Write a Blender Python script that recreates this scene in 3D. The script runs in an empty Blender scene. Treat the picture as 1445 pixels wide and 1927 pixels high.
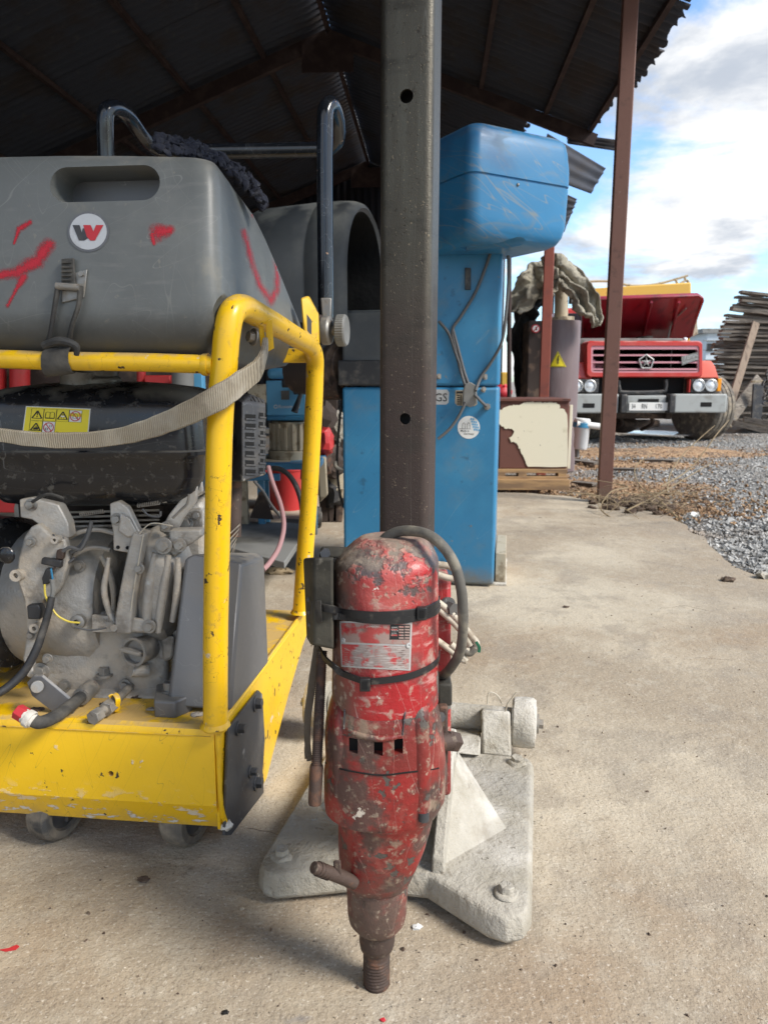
import bpy, bmesh, math, random
from mathutils import Vector, Matrix, noise
from mathutils.bvhtree import BVHTree
R = math.radians
SC = bpy.context.scene
COL = SC.collection
rnd = random.Random(7)

# ------------------------------------------------------------------ camera
H, PITCH, FPX, CX, CY = 0.88, R(10.1), 1390.0, 722.5, 963.5
cam_d = bpy.data.cameras.new('camera'); cam = bpy.data.objects.new('camera', cam_d); COL.objects.link(cam)
cam.location = (0, 0, H); cam.rotation_euler = (R(90) - PITCH, 0, 0)
cam_d.sensor_fit = 'HORIZONTAL'; cam_d.sensor_width = 36; cam_d.lens = 36 * FPX / 1445
cam_d.clip_start = 0.05; cam_d.clip_end = 2000
cam_d.dof.use_dof = True; cam_d.dof.focus_distance = 1.15; cam_d.dof.aperture_fstop = 14
SC.camera = cam

# ------------------------------------------------------------------ world, sun, exposure
SUN_EL, SUN_AZ = R(42), R(118)       # azimuth clockwise from +Y: light from the right, a little behind the camera
w = bpy.data.worlds.new('World'); SC.world = w; w.use_nodes = True
nt = w.node_tree; N = nt.nodes; L = nt.links; N.clear()
wo = N.new('ShaderNodeOutputWorld'); bg = N.new('ShaderNodeBackground'); bg.inputs['Strength'].default_value = 0.15
sky = N.new('ShaderNodeTexSky'); sky.sky_type = 'NISHITA'; sky.sun_disc = False
sky.sun_elevation = SUN_EL; sky.sun_rotation = SUN_AZ; sky.air_density = 1.0; sky.dust_density = 0.6; sky.ozone_density = 1.2
tc = N.new('ShaderNodeTexCoord'); sep = N.new('ShaderNodeSeparateXYZ'); L.new(tc.outputs['Generated'], sep.inputs[0])
def mth(op, a, b=None, c=None, tree=None):
    t = tree or nt
    n = t.nodes.new('ShaderNodeMath'); n.operation = op
    for i, v in enumerate((a, b, c)):
        if v is None: continue
        if isinstance(v, (int, float)): n.inputs[i].default_value = v
        else: t.links.new(v, n.inputs[i])
    return n.outputs[0]
den = mth('ADD', mth('MAXIMUM', sep.outputs[2], 0.0), 0.22)
cmb = N.new('ShaderNodeCombineXYZ'); L.new(mth('DIVIDE', sep.outputs[0], den), cmb.inputs[0]); L.new(mth('DIVIDE', sep.outputs[1], den), cmb.inputs[1])
def wnoise(scale, detail, off, rough=0.55, dist=0.0):
    m = N.new('ShaderNodeMapping'); m.inputs['Location'].default_value = off; L.new(cmb.outputs[0], m.inputs[0])
    n = N.new('ShaderNodeTexNoise'); n.inputs['Scale'].default_value = scale; n.inputs['Detail'].default_value = detail
    n.inputs['Roughness'].default_value = rough; n.inputs['Distortion'].default_value = dist; L.new(m.outputs[0], n.inputs['Vector']); return n.outputs[0]
def wramp(v, a, b):
    r = N.new('ShaderNodeMapRange'); r.interpolation_type = 'SMOOTHSTEP'; r.inputs[1].default_value = a; r.inputs[2].default_value = b; L.new(v, r.inputs[0]); return r.outputs[0]
cover = wramp(wnoise(1.1, 9, (3.4, 1.1, 0), 0.6, 0.3), 0.44, 0.55)
shade = wramp(wnoise(1.9, 8, (8.4, 2.2, 0), 0.6, 0.3), 0.38, 0.6)
ccol = N.new('ShaderNodeMix'); ccol.data_type = 'RGBA'; L.new(shade, ccol.inputs[0])
ccol.inputs[6].default_value = (1.75, 1.92, 2.2, 1); ccol.inputs[7].default_value = (3.5, 3.5, 3.48, 1)
skyb = N.new('ShaderNodeMix'); skyb.data_type = 'RGBA'; skyb.blend_type = 'MULTIPLY'; skyb.inputs[0].default_value = 1
L.new(sky.outputs[0], skyb.inputs[6]); skyb.inputs[7].default_value = (.62, .74, .86, 1)
mixs = N.new('ShaderNodeMix'); mixs.data_type = 'RGBA'; L.new(cover, mixs.inputs[0]); L.new(skyb.outputs[2], mixs.inputs[6]); L.new(ccol.outputs[2], mixs.inputs[7])
L.new(mixs.outputs[2], bg.inputs[0]); L.new(bg.outputs[0], wo.inputs[0])

sd = bpy.data.lights.new('sun', 'SUN'); sd.energy = 2.35; sd.angle = R(20); sd.color = (1.0, 0.95, 0.88)
sun = bpy.data.objects.new('sun', sd); COL.objects.link(sun)
sdir = Vector((math.sin(SUN_AZ) * math.cos(SUN_EL), math.cos(SUN_AZ) * math.cos(SUN_EL), math.sin(SUN_EL)))
sun.rotation_euler = sdir.to_track_quat('Z', 'Y').to_euler(); sun.location = sdir * 20
SC.view_settings.view_transform = 'Standard'; SC.view_settings.look = 'None'; SC.view_settings.gamma = 1
SC.view_settings.use_curve_mapping = False; SC.view_settings.exposure = 1.18

# ------------------------------------------------------------------ measuring helpers
SP, CP = math.sin(PITCH), math.cos(PITCH)
def ray(px, py):
    u = (px - CX) / FPX; v = (CY - py) / FPX
    return Vector((u, CP + v * SP, -SP + v * CP))
def P(px, py, Y):
    """world point seen at photo pixel (px,py) standing at distance Y"""
    d = ray(px, py); return Vector((0, 0, H)) + d * (Y / d.y)
def G(px, py, z=0.0):
    d = ray(px, py); return Vector((0, 0, H)) + d * ((z - H) / d.z)

# ------------------------------------------------------------------ scene tree helpers
ORG = {}
def thing(name, label, cat, loc=(0, 0, 0), group=None):
    o = bpy.data.objects.new(name, None); COL.objects.link(o); o.location = loc; o.empty_display_size = 0.05
    o['label'] = label; o['category'] = cat
    if group: o['group'] = group
    ORG[o] = Vector(loc); return o
def tag(o, label, cat, group=None, kind=None):
    o['label'] = label; o['category'] = cat
    if group: o['group'] = group
    if kind: o['kind'] = kind
    return o

class B:
    def __init__(s): s.bm = bmesh.new()
    def face(s, pts):
        vs = [s.bm.verts.new(p) for p in pts]; return s.bm.faces.new(vs)
    def mesh(s, verts, faces):
        vs = [s.bm.verts.new(p) for p in verts]
        for f in faces:
            try: s.bm.faces.new([vs[i] for i in f])
            except ValueError: pass
        return s
    def box(s, c, size, rot=None):
        c = Vector(c); rot = rot or Matrix.Identity(3); x, y, z = [v / 2 for v in size]
        v = [c + rot @ Vector((a * x, b * y, d * z)) for a in (-1, 1) for b in (-1, 1) for d in (-1, 1)]
        return s.mesh(v, [(0, 1, 3, 2), (4, 6, 7, 5), (0, 4, 5, 1), (2, 3, 7, 6), (0, 2, 6, 4), (1, 5, 7, 3)])
    def hull(s, pts):
        b2 = bmesh.new()
        for p in pts: b2.verts.new(p)
        r = bmesh.ops.convex_hull(b2, input=list(b2.verts))
        bmesh.ops.delete(b2, geom=list({e for e in r['geom_interior'] if isinstance(e, bmesh.types.BMVert)}), context='VERTS')
        bmesh.ops.dissolve_limit(b2, angle_limit=R(1), verts=list(b2.verts), edges=list(b2.edges))
        me = bpy.data.meshes.new('tmp'); b2.to_mesh(me); b2.free(); s.bm.from_mesh(me); bpy.data.meshes.remove(me); return s
    def rings(s, rings, caps=True, closed=False):
        vs = [[s.bm.verts.new(p) for p in r] for r in rings]; n = len(rings[0]); m = len(vs)
        for i in range(m if closed else m - 1):
            a, b = vs[i], vs[(i + 1) % m]
            for j in range(n):
                try: s.bm.faces.new((a[j], a[(j + 1) % n], b[(j + 1) % n], b[j]))
                except ValueError: pass
        if caps and not closed:
            s.bm.faces.new(list(reversed(vs[0]))); s.bm.faces.new(vs[-1])
        return s
    def lathe(s, prof, p0, axis, n=28, caps=True):
        """prof: (radius, distance along axis)"""
        p0 = Vector(p0); ax = Vector(axis).normalized(); e1 = ax.orthogonal().normalized(); e2 = ax.cross(e1)
        return s.rings([[p0 + ax * h + (e1 * math.cos(2 * math.pi * k / n) + e2 * math.sin(2 * math.pi * k / n)) * max(r, 1e-5) for k in range(n)] for r, h in prof], caps)
    def cyl(s, p0, p1, r0, r1=None, n=20):
        p0, p1 = Vector(p0), Vector(p1); return s.lathe([(r0, 0), (r1 if r1 is not None else r0, (p1 - p0).length)], p0, p1 - p0, n)
    def hexn(s, p0, p1, r): return s.cyl(p0, p1, r, n=6)
    def tube(s, pts, r, n=12, sub=6, flat=1.0, up=None, caps=True, smooth=True, closed=False):
        pts = [Vector(p) for p in pts]; rad = r if isinstance(r, (list, tuple)) else [r] * len(pts)
        if smooth and len(pts) > 2: pts, rad = spline(pts, rad, sub, closed)
        m = len(pts); T = []
        for i in range(m):
            if closed: t = pts[(i + 1) % m] - pts[i - 1]
            else: t = pts[min(i + 1, m - 1)] - pts[max(i - 1, 0)]
            T.append(t.normalized())
        if up is not None: e = Vector(up)
        else: e = T[0].orthogonal()
        rr = []
        for i in range(m):
            if up is not None: e = Vector(up)
            e = (e - T[i] * e.dot(T[i])); e = e.normalized() if e.length > 1e-6 else T[i].orthogonal().normalized()
            f = T[i].cross(e)
            rr.append([pts[i] + e * math.cos(2 * math.pi * k / n) * rad[i] + f * math.sin(2 * math.pi * k / n) * rad[i] * flat for k in range(n)])
        return s.rings(rr, caps, closed)
    def strap(s, pts, wdt, th, up=(0, 0, 1), sub=5, smooth=True, closed=False):
        pts = [Vector(p) for p in pts]; wd = wdt if isinstance(wdt, (list, tuple)) else [wdt] * len(pts)
        if smooth and len(pts) > 2: pts, wd = spline(pts, wd, sub, closed)
        m = len(pts); rr = []; up = Vector(up)
        for i in range(m):
            t = ((pts[(i + 1) % m] - pts[i - 1]) if closed else (pts[min(i + 1, m - 1)] - pts[max(i - 1, 0)])).normalized()
            e = (up - t * up.dot(t)).normalized(); f = t.cross(e); a, b = wd[i] / 2, th / 2
            rr.append([pts[i] + e * x + f * y for x, y in ((a, b * .6), (a * .9, b), (-a * .9, b), (-a, b * .6), (-a, -b * .6), (-a * .9, -b), (a * .9, -b), (a, -b * .6))])
        return s.rings(rr, True, closed)
    def prism(s, poly, ext):
        poly = [Vector(p) for p in poly]; ext = Vector(ext); n = len(poly)
        a = [s.bm.verts.new(p) for p in poly]; b = [s.bm.verts.new(p + ext) for p in poly]
        s.bm.faces.new(a); s.bm.faces.new(list(reversed(b)))
        for i in range(n): s.bm.faces.new((a[i], b[i], b[(i + 1) % n], a[(i + 1) % n]))
        return s
    def ball(s, c, r, sc=(1, 1, 1), n=16, m=10, jit=0, seed=0):
        c = Vector(c); rr = []
        for i in range(1, m):
            th = math.pi * i / m
            rr.append([c + Vector((math.sin(th) * math.cos(2 * math.pi * k / n) * sc[0], math.sin(th) * math.sin(2 * math.pi * k / n) * sc[1], math.cos(th) * sc[2])) * r for k in range(n)])
        if jit:
            rr = [[p + noise.noise_vector((p - c) * (2.2 / r) + Vector((seed, 0, 0))) * jit for p in q] for q in rr]
        return s.rings(rr)
    def bolt(s, p, nrm, r, h, washer=True):
        p = Vector(p); nrm = Vector(nrm).normalized()
        if washer: s.cyl(p - nrm * .001, p + nrm * h * .22, r * 1.45, n=20)
        s.cyl(p + nrm * h * .22, p + nrm * h, r, r * .94, n=6); return s
    def build(s, name, mat, parent=None, bev=0, seg=2, ang=38, sub=0, solid=0, label=None, kind=None, wob=0, wsc=8, org=None):
        bm = s.bm
        if wob:
            for v in bm.verts: v.co += noise.noise_vector(v.co * wsc) * wob
        bmesh.ops.remove_doubles(bm, verts=bm.verts, dist=1e-6)
        bmesh.ops.recalc_face_normals(bm, faces=bm.faces)
        o0 = ORG.get(parent, Vector((0, 0, 0))) if org is None else Vector(org)
        if o0.length: bmesh.ops.translate(bm, vec=-o0, verts=bm.verts)
        me = bpy.data.meshes.new(name); bm.to_mesh(me); bm.free()
        me.shade_smooth()
        try: me.set_sharp_from_angle(angle=R(ang))
        except Exception: pass
        o = bpy.data.objects.new(name, me); COL.objects.link(o)
        if mat: me.materials.append(mat)
        if parent: o.parent = parent
        elif org is not None: o.location = org
        ORG[o] = o0
        if solid:
            md = o.modifiers.new('solid', 'SOLIDIFY'); md.thickness = solid; md.offset = 0
        if bev:
            md = o.modifiers.new('bevel', 'BEVEL'); md.width = bev; md.segments = seg; md.limit_method = 'ANGLE'; md.angle_limit = R(30)
        if sub:
            md = o.modifiers.new('sub', 'SUBSURF'); md.levels = sub; md.render_levels = sub
        if label: o['label'] = label
        if kind: o['kind'] = kind
        return o

def spline(pts, rad, sub, closed=False):
    out, ro = [], []; m = len(pts)
    def g(i): return pts[i % m] if closed else pts[max(0, min(m - 1, i))]
    def gr(i): return rad[i % m] if closed else rad[max(0, min(m - 1, i))]
    for i in range(m if closed else m - 1):
        p0, p1, p2, p3 = g(i - 1), g(i), g(i + 1), g(i + 2)
        for k in range(sub):
            t = k / sub
            out.append(0.5 * ((2 * p1) + (p2 - p0) * t + (2 * p0 - 5 * p1 + 4 * p2 - p3) * t * t + (3 * p1 - p0 - 3 * p2 + p3) * t ** 3))
            ro.append(gr(i) * (1 - t) + gr(i + 1) * t)
    if not closed: out.append(pts[-1]); ro.append(rad[-1])
    return out, ro

def bake(o):
    """apply modifiers into the mesh"""
    bpy.context.view_layer.update()
    dg = bpy.context.evaluated_depsgraph_get()
    me = bpy.data.meshes.new_from_object(o.evaluated_get(dg)); o.modifiers.clear(); old = o.data; o.data = me
    me.name = o.name
    return o
def cut(o, cutter, ang=38):
    """cutter: B in world coordinates"""
    c = cutter.build('cutter', None, None, org=None)
    for v in c.data.vertices: v.co -= ORG[o]
    c.matrix_world = Matrix.Identity(4)
    md = o.modifiers.new('cut', 'BOOLEAN'); md.operation = 'DIFFERENCE'; md.object = c; md.solver = 'EXACT'
    par, o.parent = o.parent, None
    loc = o.location.copy(); o.location = (0, 0, 0); keep = o.data.copy()
    bake(o)
    if len(o.data.vertices) < 8 or (len(o.data.polygons) == len(keep.polygons)):
        print('RETRY cut', o.name, len(o.data.vertices)); o.data = keep.copy()
        md = o.modifiers.new('cut', 'BOOLEAN'); md.operation = 'DIFFERENCE'; md.object = c; md.solver = 'FAST'; bake(o)
        if len(o.data.vertices) < 8: o.data = keep; print('FAILED cut', o.name)
    o.parent = par; o.location = loc
    bpy.data.objects.remove(c)
    o.data.shade_smooth()
    try: o.data.set_sharp_from_angle(angle=R(ang))
    except Exception: pass
    return o
BV = {}
def bvh(o):
    if o not in BV:
        bpy.context.view_layer.update(); dg = bpy.context.evaluated_depsgraph_get()
        e = o.evaluated_get(dg); me = e.to_mesh(); bm = bmesh.new(); bm.from_mesh(me); BV[o] = BVHTree.FromBMesh(bm); bm.free(); e.to_mesh_clear()
    return BV[o]
def hit(o, px, py):
    org = Vector((0, 0, H)) - ORG[o]; h = bvh(o).ray_cast(org, ray(px, py).normalized())
    if h[0] is None: return None, None
    return h[0] + ORG[o], h[1]
def on(o, px, py, lift=0.0, Y=None):
    p, n = hit(o, px, py)
    if p is None:
        return P(px, py, Y or 1.0)
    return p + n * lift
def decal(o, name, quads, mat, parent=None, lift=.0006, label=None, nx=1, ny=1, mask=None):
    """quads: pixel polygons laid on the surface of o. polygons of 4 corners are gridded nx x ny"""
    b = B(); msk = []
    for q in quads:
        if len(q) == 4 and (nx > 1 or ny > 1):
            g = []; gm = []
            for j in range(ny + 1):
                row = []
                for i in range(nx + 1):
                    s, t = i / nx, j / ny
                    x = (1 - t) * ((1 - s) * q[0][0] + s * q[1][0]) + t * ((1 - s) * q[3][0] + s * q[2][0])
                    y = (1 - t) * ((1 - s) * q[0][1] + s * q[1][1]) + t * ((1 - s) * q[3][1] + s * q[2][1])
                    p, n_ = hit(o, x, y)
                    row.append(None if p is None else b.bm.verts.new(p + n_ * lift)); msk.append(mask(x, y) if mask else 1.0)
                g.append(row)
            for j in range(ny):
                for i in range(nx):
                    f = (g[j][i], g[j][i + 1], g[j + 1][i + 1], g[j + 1][i])
                    if None not in f: b.bm.faces.new(f)
        else:
            vs = []
            for x, y in q:
                p, n_ = hit(o, x, y)
                if p is not None: vs.append(b.bm.verts.new(p + n_ * lift))
            if len(vs) > 2: b.bm.faces.new(vs)
    o0 = ORG[o]; bmesh.ops.translate(b.bm, vec=-o0, verts=b.bm.verts)
    if mask:
        lay = b.bm.verts.layers.float_color.new('mask')
        b.bm.verts.ensure_lookup_table()
        for v in b.bm.verts:
            pass
    me = bpy.data.meshes.new(name)
    if mask:
        for v in b.bm.verts:
            w0 = v.co + o0; q = project(w0); m = mask(q[0], q[1]); v[lay] = (m, m, m, 1)
        bmesh.ops.delete(b.bm, geom=[f for f in b.bm.faces if max(v[lay][0] for v in f.verts) < .02], context='FACES')
    b.bm.to_mesh(me); b.bm.free(); me.shade_smooth()
    ob = bpy.data.objects.new(name, me); COL.objects.link(ob); me.materials.append(mat)
    ob.parent = parent or o; ORG[ob] = o0
    if label: ob['label'] = label
    return ob
def project(p):
    d = Vector(p) - Vector((0, 0, H)); dep = d.y * CP - d.z * SP; up = d.y * SP + d.z * CP
    return CX + FPX * d.x / dep, CY - FPX * up / dep
def circ(cx, cy, rx, ry=None, n=28, a0=0, a1=360):
    ry = ry or rx; return [(cx + rx * math.cos(R(a0 + (a1 - a0) * k / n)), cy + ry * math.sin(R(a0 + (a1 - a0) * k / n))) for k in range(n if a1 - a0 >= 360 else n + 1)]
def ringq(cx, cy, r0, r1, n=28, k=1.0):
    a = circ(cx, cy, r0, r0 * k, n); c = circ(cx, cy, r1, r1 * k, n); return [[a[i], a[(i + 1) % n], c[(i + 1) % n], c[i]] for i in range(n)]
def lineq(x0, y0, x1, y1, w_):
    dx, dy = x1 - x0, y1 - y0; l = math.hypot(dx, dy) or 1; nx, ny = -dy / l * w_ / 2, dx / l * w_ / 2
    return [(x0 + nx, y0 + ny), (x1 + nx, y1 + ny), (x1 - nx, y1 - ny), (x0 - nx, y0 - ny)]
def polyl(pts, w_, close=False):
    n = len(pts); return [lineq(*pts[i], *pts[(i + 1) % n], w_) for i in range(n if close else n - 1)]
def textpolys(txt, x, y, size, slope=0.0, shear=0.0, squash=1.0, res=2, bold=0.0):
    """text as list of triangles in pixel space, baseline starting at (x,y)"""
    cu = bpy.data.curves.new('t', 'FONT'); cu.body = txt; cu.size = size; cu.resolution_u = res; cu.shear = shear; cu.offset = bold
    ob = bpy.data.objects.new('t', cu); COL.objects.link(ob); bpy.context.view_layer.update()
    me = bpy.data.meshes.new_from_object(ob.evaluated_get(bpy.context.evaluated_depsgraph_get())); bpy.data.objects.remove(ob)
    out = []
    for p in me.polygons:
        out.append([(x + me.vertices[i].co.x * squash, y - me.vertices[i].co.y + me.vertices[i].co.x * squash * slope) for i in p.vertices])
    bpy.data.meshes.remove(me); return out
def rr_ring(c, hx, hy, z, rad, k=5, rot=0.0, e1=None, e2=None):
    """rounded rectangle ring in the horizontal plane"""
    c = Vector(c); out = []; e1 = e1 or Vector((math.cos(rot), math.sin(rot), 0)); e2 = e2 or Vector((-math.sin(rot), math.cos(rot), 0))
    for sx, sy, a0 in ((1, 1, 0), (-1, 1, 90), (-1, -1, 180), (1, -1, 270)):
        for i in range(k + 1):
            a = R(a0 + 90 * i / k)
            out.append(Vector((c.x, c.y, z)) + e1 * (sx * (hx - rad) + rad * math.cos(a)) + e2 * (sy * (hy - rad) + rad * math.sin(a)))
    return out

# ------------------------------------------------------------------ materials
def mat(name, base, rough=.5, metal=0.0, layers=(), bump=None, coat=0.0, spec=None, var=0.0, alpha=1.0, trans=0.0):
    m = bpy.data.materials.new(name); m.use_nodes = True; t = m.node_tree; n = t.nodes; l = t.links
    bs = n['Principled BSDF']; tcn = n.new('ShaderNodeTexCoord'); geo = n.new('ShaderNodeNewGeometry')
    rotv = [None]
    def mapn(st, off):
        if rotv[0]:
            m1 = n.new('ShaderNodeMapping'); m1.inputs['Rotation'].default_value = [R(q) for q in rotv[0]]; l.new(tcn.outputs['Object'], m1.inputs[0])
            m2 = n.new('ShaderNodeMapping'); m2.inputs['Scale'].default_value = st; m2.inputs['Location'].default_value = off; l.new(m1.outputs[0], m2.inputs[0]); return m2.outputs[0]
        mp = n.new('ShaderNodeMapping'); mp.inputs['Scale'].default_value = st; mp.inputs['Location'].default_value = off; l.new(tcn.outputs['Object'], mp.inputs[0]); return mp.outputs[0]
    def nz(s, d=4, st=(1, 1, 1), off=(0, 0, 0), r=.6, dist=0.0):
        x = n.new('ShaderNodeTexNoise'); x.inputs['Scale'].default_value = s; x.inputs['Detail'].default_value = d; x.inputs['Roughness'].default_value = r
        x.inputs['Distortion'].default_value = dist; l.new(mapn(st, off), x.inputs['Vector']); return x.outputs[0]
    def mr(v, a, b, o0=0.0, o1=1.0, sm=True):
        x = n.new('ShaderNodeMapRange'); x.interpolation_type = 'SMOOTHSTEP' if sm else 'LINEAR'
        x.inputs[1].default_value = a; x.inputs[2].default_value = b; x.inputs[3].default_value = o0; x.inputs[4].default_value = o1; l.new(v, x.inputs[0]); return x.outputs[0]
    def mixc(f, a, b):
        x = n.new('ShaderNodeMix'); x.data_type = 'RGBA'; l.new(f, x.inputs[0])
        for i, v in ((6, a), (7, b)):
            if isinstance(v, tuple): x.inputs[i].default_value = (*v, 1)
            else: l.new(v, x.inputs[i])
        return x.outputs[2]
    def mixf(f, a, b):
        x = n.new('ShaderNodeMix'); x.data_type = 'FLOAT'; l.new(f, x.inputs[0])
        for i, v in ((2, a), (3, b)):
            if isinstance(v, (int, float)): x.inputs[i].default_value = v
            else: l.new(v, x.inputs[i])
        return x.outputs[0]
    col = base; ro = rough; me = metal; hgt = None; k = 0
    if var:
        f = nz(3.5, 5, off=(5, 5, 5)); col = mixc(mr(f, .3, .7), tuple(c * (1 - var) for c in base), tuple(min(1, c * (1 + var)) for c in base))
    for ly in layers:
        rotv[0] = ly.get('rot'); k += 1; kind = ly.get('k', 'noise'); off = (k * 3.7, k * 1.3, k * 7.1); st = ly.get('st', (1, 1, 1)); s = ly.get('s', 10); a, b_ = ly.get('a', .5), ly.get('b', .6)
        if kind == 'noise': f = nz(s, ly.get('d', 5), st, off, ly.get('r_', .6), ly.get('dist', 0))
        elif kind == 'line':
            f = nz(s, ly.get('d', 2), st, off); f = mth('ABSOLUTE', mth('SUBTRACT', f, .5, tree=t), tree=t); f = mth('SUBTRACT', 1.0, f, tree=t)
        elif kind == 'up':
            sp = n.new('ShaderNodeSeparateXYZ'); l.new(geo.outputs['Normal'], sp.inputs[0])
            f = mth('MULTIPLY', sp.outputs[2], mr(nz(s, 5, st, off), .25, .6), tree=t)
        elif kind in ('z', 'x', 'y'):
            sp = n.new('ShaderNodeSeparateXYZ'); l.new(tcn.outputs['Object'], sp.inputs[0])
            f = mth('ADD', sp.outputs['xyz'.index(kind)], mth('MULTIPLY', mth('SUBTRACT', nz(s, 5, st, off, .65), .5, tree=t), ly.get('amp', .1), tree=t), tree=t)
        elif kind == 'vor':
            x = n.new('ShaderNodeTexVoronoi'); x.inputs['Scale'].default_value = s; l.new(mapn(st, off), x.inputs['Vector']); f = mth('SUBTRACT', 1.0, x.outputs['Distance'], tree=t)
        elif kind == 'wave':
            x = n.new('ShaderNodeTexWave'); x.inputs['Scale'].default_value = s; x.inputs['Distortion'].default_value = ly.get('dist', 1.5); x.inputs['Detail'].default_value = 3
            x.bands_direction = ly.get('dir', 'X'); l.new(mapn(st, off), x.inputs['Vector']); f = x.outputs['Fac']
        f = mr(f, a, b_)
        if 'zr' in ly:      # only within a height range (object coordinates)
            sp = n.new('ShaderNodeSeparateXYZ'); l.new(tcn.outputs['Object'], sp.inputs[0]); z0, z1 = ly['zr']
            f = mth('MULTIPLY', f, mr(sp.outputs[2], z0, z1), tree=t)
        f = mth('MULTIPLY', f, ly.get('o', 1.0), tree=t)
        if 'c' in ly: col = mixc(f, col, ly['c'])
        if 'r' in ly: ro = mixf(f, ro, ly['r'])
        if 'm' in ly: me = mixf(f, me, ly['m'])
        if 'h' in ly:
            hh = mth('MULTIPLY', f, ly['h'], tree=t); hgt = hh if hgt is None else mth('ADD', hgt, hh, tree=t)
    rotv[0] = None
    if bump:
        for s, amt in bump:
            hh = mth('MULTIPLY', nz(s, 4, off=(s, 1, 2)), amt, tree=t); hgt = hh if hgt is None else mth('ADD', hgt, hh, tree=t)
    if hgt is not None:
        bp = n.new('ShaderNodeBump'); bp.inputs['Strength'].default_value = 1; bp.inputs['Distance'].default_value = 1.0; l.new(hgt, bp.inputs['Height']); l.new(bp.outputs[0], bs.inputs['Normal'])
    for v, nm in ((col, 'Base Color'), (ro, 'Roughness'), (me, 'Metallic')):
        if isinstance(v, tuple): bs.inputs[nm].default_value = (*v, 1)
        elif isinstance(v, (int, float)): bs.inputs[nm].default_value = v
        else: l.new(v, bs.inputs[nm])
    bs.inputs['Coat Weight'].default_value = coat; bs.inputs['Coat Roughness'].default_value = .15
    if spec is not None: bs.inputs['Specular IOR Level'].default_value = spec
    if trans: bs.inputs['Transmission Weight'].default_value = trans
    m.diffuse_color = (*base, 1)
    return m
def spray_mat(name, c, rough=.5):
    m = bpy.data.materials.new(name); m.use_nodes = True; t = m.node_tree; n = t.nodes; l = t.links; bs = n['Principled BSDF']
    bs.inputs['Base Color'].default_value = (*c, 1); bs.inputs['Roughness'].default_value = rough
    at = n.new('ShaderNodeAttribute'); at.attribute_name = 'mask'; tcn = n.new('ShaderNodeTexCoord'); z = n.new('ShaderNodeTexNoise'); z.inputs['Scale'].default_value = 420; z.inputs['Detail'].default_value = 3
    z2 = n.new('ShaderNodeTexNoise'); z2.inputs['Scale'].default_value = 60; z2.inputs['Detail'].default_value = 4
    l.new(tcn.outputs['Object'], z.inputs['Vector']); l.new(tcn.outputs['Object'], z2.inputs['Vector'])
    s = mth('ADD', at.outputs['Fac'], mth('ADD', mth('MULTIPLY', mth('SUBTRACT', z.outputs[0], .5, tree=t), .9, tree=t), mth('MULTIPLY', mth('SUBTRACT', z2.outputs[0], .5, tree=t), .7, tree=t), tree=t), tree=t)
    r = n.new('ShaderNodeMapRange'); r.interpolation_type = 'SMOOTHSTEP'; r.inputs[1].default_value = .2; r.inputs[2].default_value = 1.25; l.new(s, r.inputs[0])
    l.new(mth('MULTIPLY', r.outputs[0], mth('MINIMUM', mth('MULTIPLY', at.outputs['Fac'], 4, tree=t), 1.0, tree=t), tree=t), bs.inputs['Alpha'])
    return m
DUST = (.30, .26, .21)
MT = {}
MT['concrete'] = mat('concrete', (.365, .3, .218), .95, layers=[
    dict(c=(.52, .45, .34), s=1.0, a=.42, b=.62, d=6), dict(c=(.32, .225, .14), s=1.9, a=.52, b=.7, d=8, o=.6, st=(1, .8, 1)), dict(c=(.19, .16, .125), s=.9, a=.56, b=.74, d=8, o=.55),
    dict(c=(.5, .45, .36), s=18, a=.5, b=.72, d=7, o=.45), dict(c=(.2, .155, .11), s=26, a=.56, b=.74, d=8, o=.5), dict(c=(.1, .08, .065), s=85, a=.67, b=.72, d=4, o=.8, h=-.0012),
    dict(c=(.3, .255, .2), s=5, a=.5, b=.62, d=10, o=.5), dict(c=(.66, .6, .5), s=150, a=.56, b=.68, d=5, o=.6), dict(c=(.17, .13, .095), s=190, a=.53, b=.68, d=5, o=.6), dict(c=(.09, .07, .055), s=330, a=.63, b=.7, d=3, o=.7), dict(c=(.06, .055, .05), s=7, a=.71, b=.74, d=5, o=.7),
    dict(c=(.16, .17, .2), s=9, a=.72, b=.78, d=3, o=.4)],
    bump=[(6, .008), (30, .004), (110, .0022), (300, .0009)])
MT['gravel_bed'] = mat('gravel_bed', (.29, .265, .23), .9, layers=[dict(c=(.38, .365, .34), k='vor', s=38, a=.4, b=.9, h=.02), dict(c=(.15, .14, .13), s=50, a=.5, b=.6, o=.8),
    dict(c=(.36, .24, .15), s=.5, a=.52, b=.62, d=6, o=.6)], bump=[(60, .012)])
MT['gravel'] = mat('gravel', (.33, .325, .31), .88, layers=[dict(c=(.5, .49, .465), s=14, a=.5, b=.62, d=2), dict(c=(.16, .16, .155), s=17, a=.54, b=.64, d=2), dict(c=(.65, .63, .58), s=23, a=.69, b=.72, d=1), dict(c=(.3, .21, .13), s=1.2, a=.5, b=.66, d=6, o=.6)])
MT['tie_black'] = mat('tie_black', (.014, .014, .015), .45, layers=[dict(c=(.16, .14, .11), s=40, a=.55, b=.72, d=7, o=.5, r=.8)])
MT['sawdust'] = mat('sawdust', (.36, .22, .12), .95, layers=[dict(c=(.15, .1, .065), s=5, a=.45, b=.62, d=9), dict(c=(.5, .34, .2), s=30, a=.5, b=.6, d=6), dict(c=(.08, .06, .045), s=50, a=.58, b=.66, d=6, o=.8)], bump=[(12, .04), (40, .02), (160, .006)])
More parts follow.
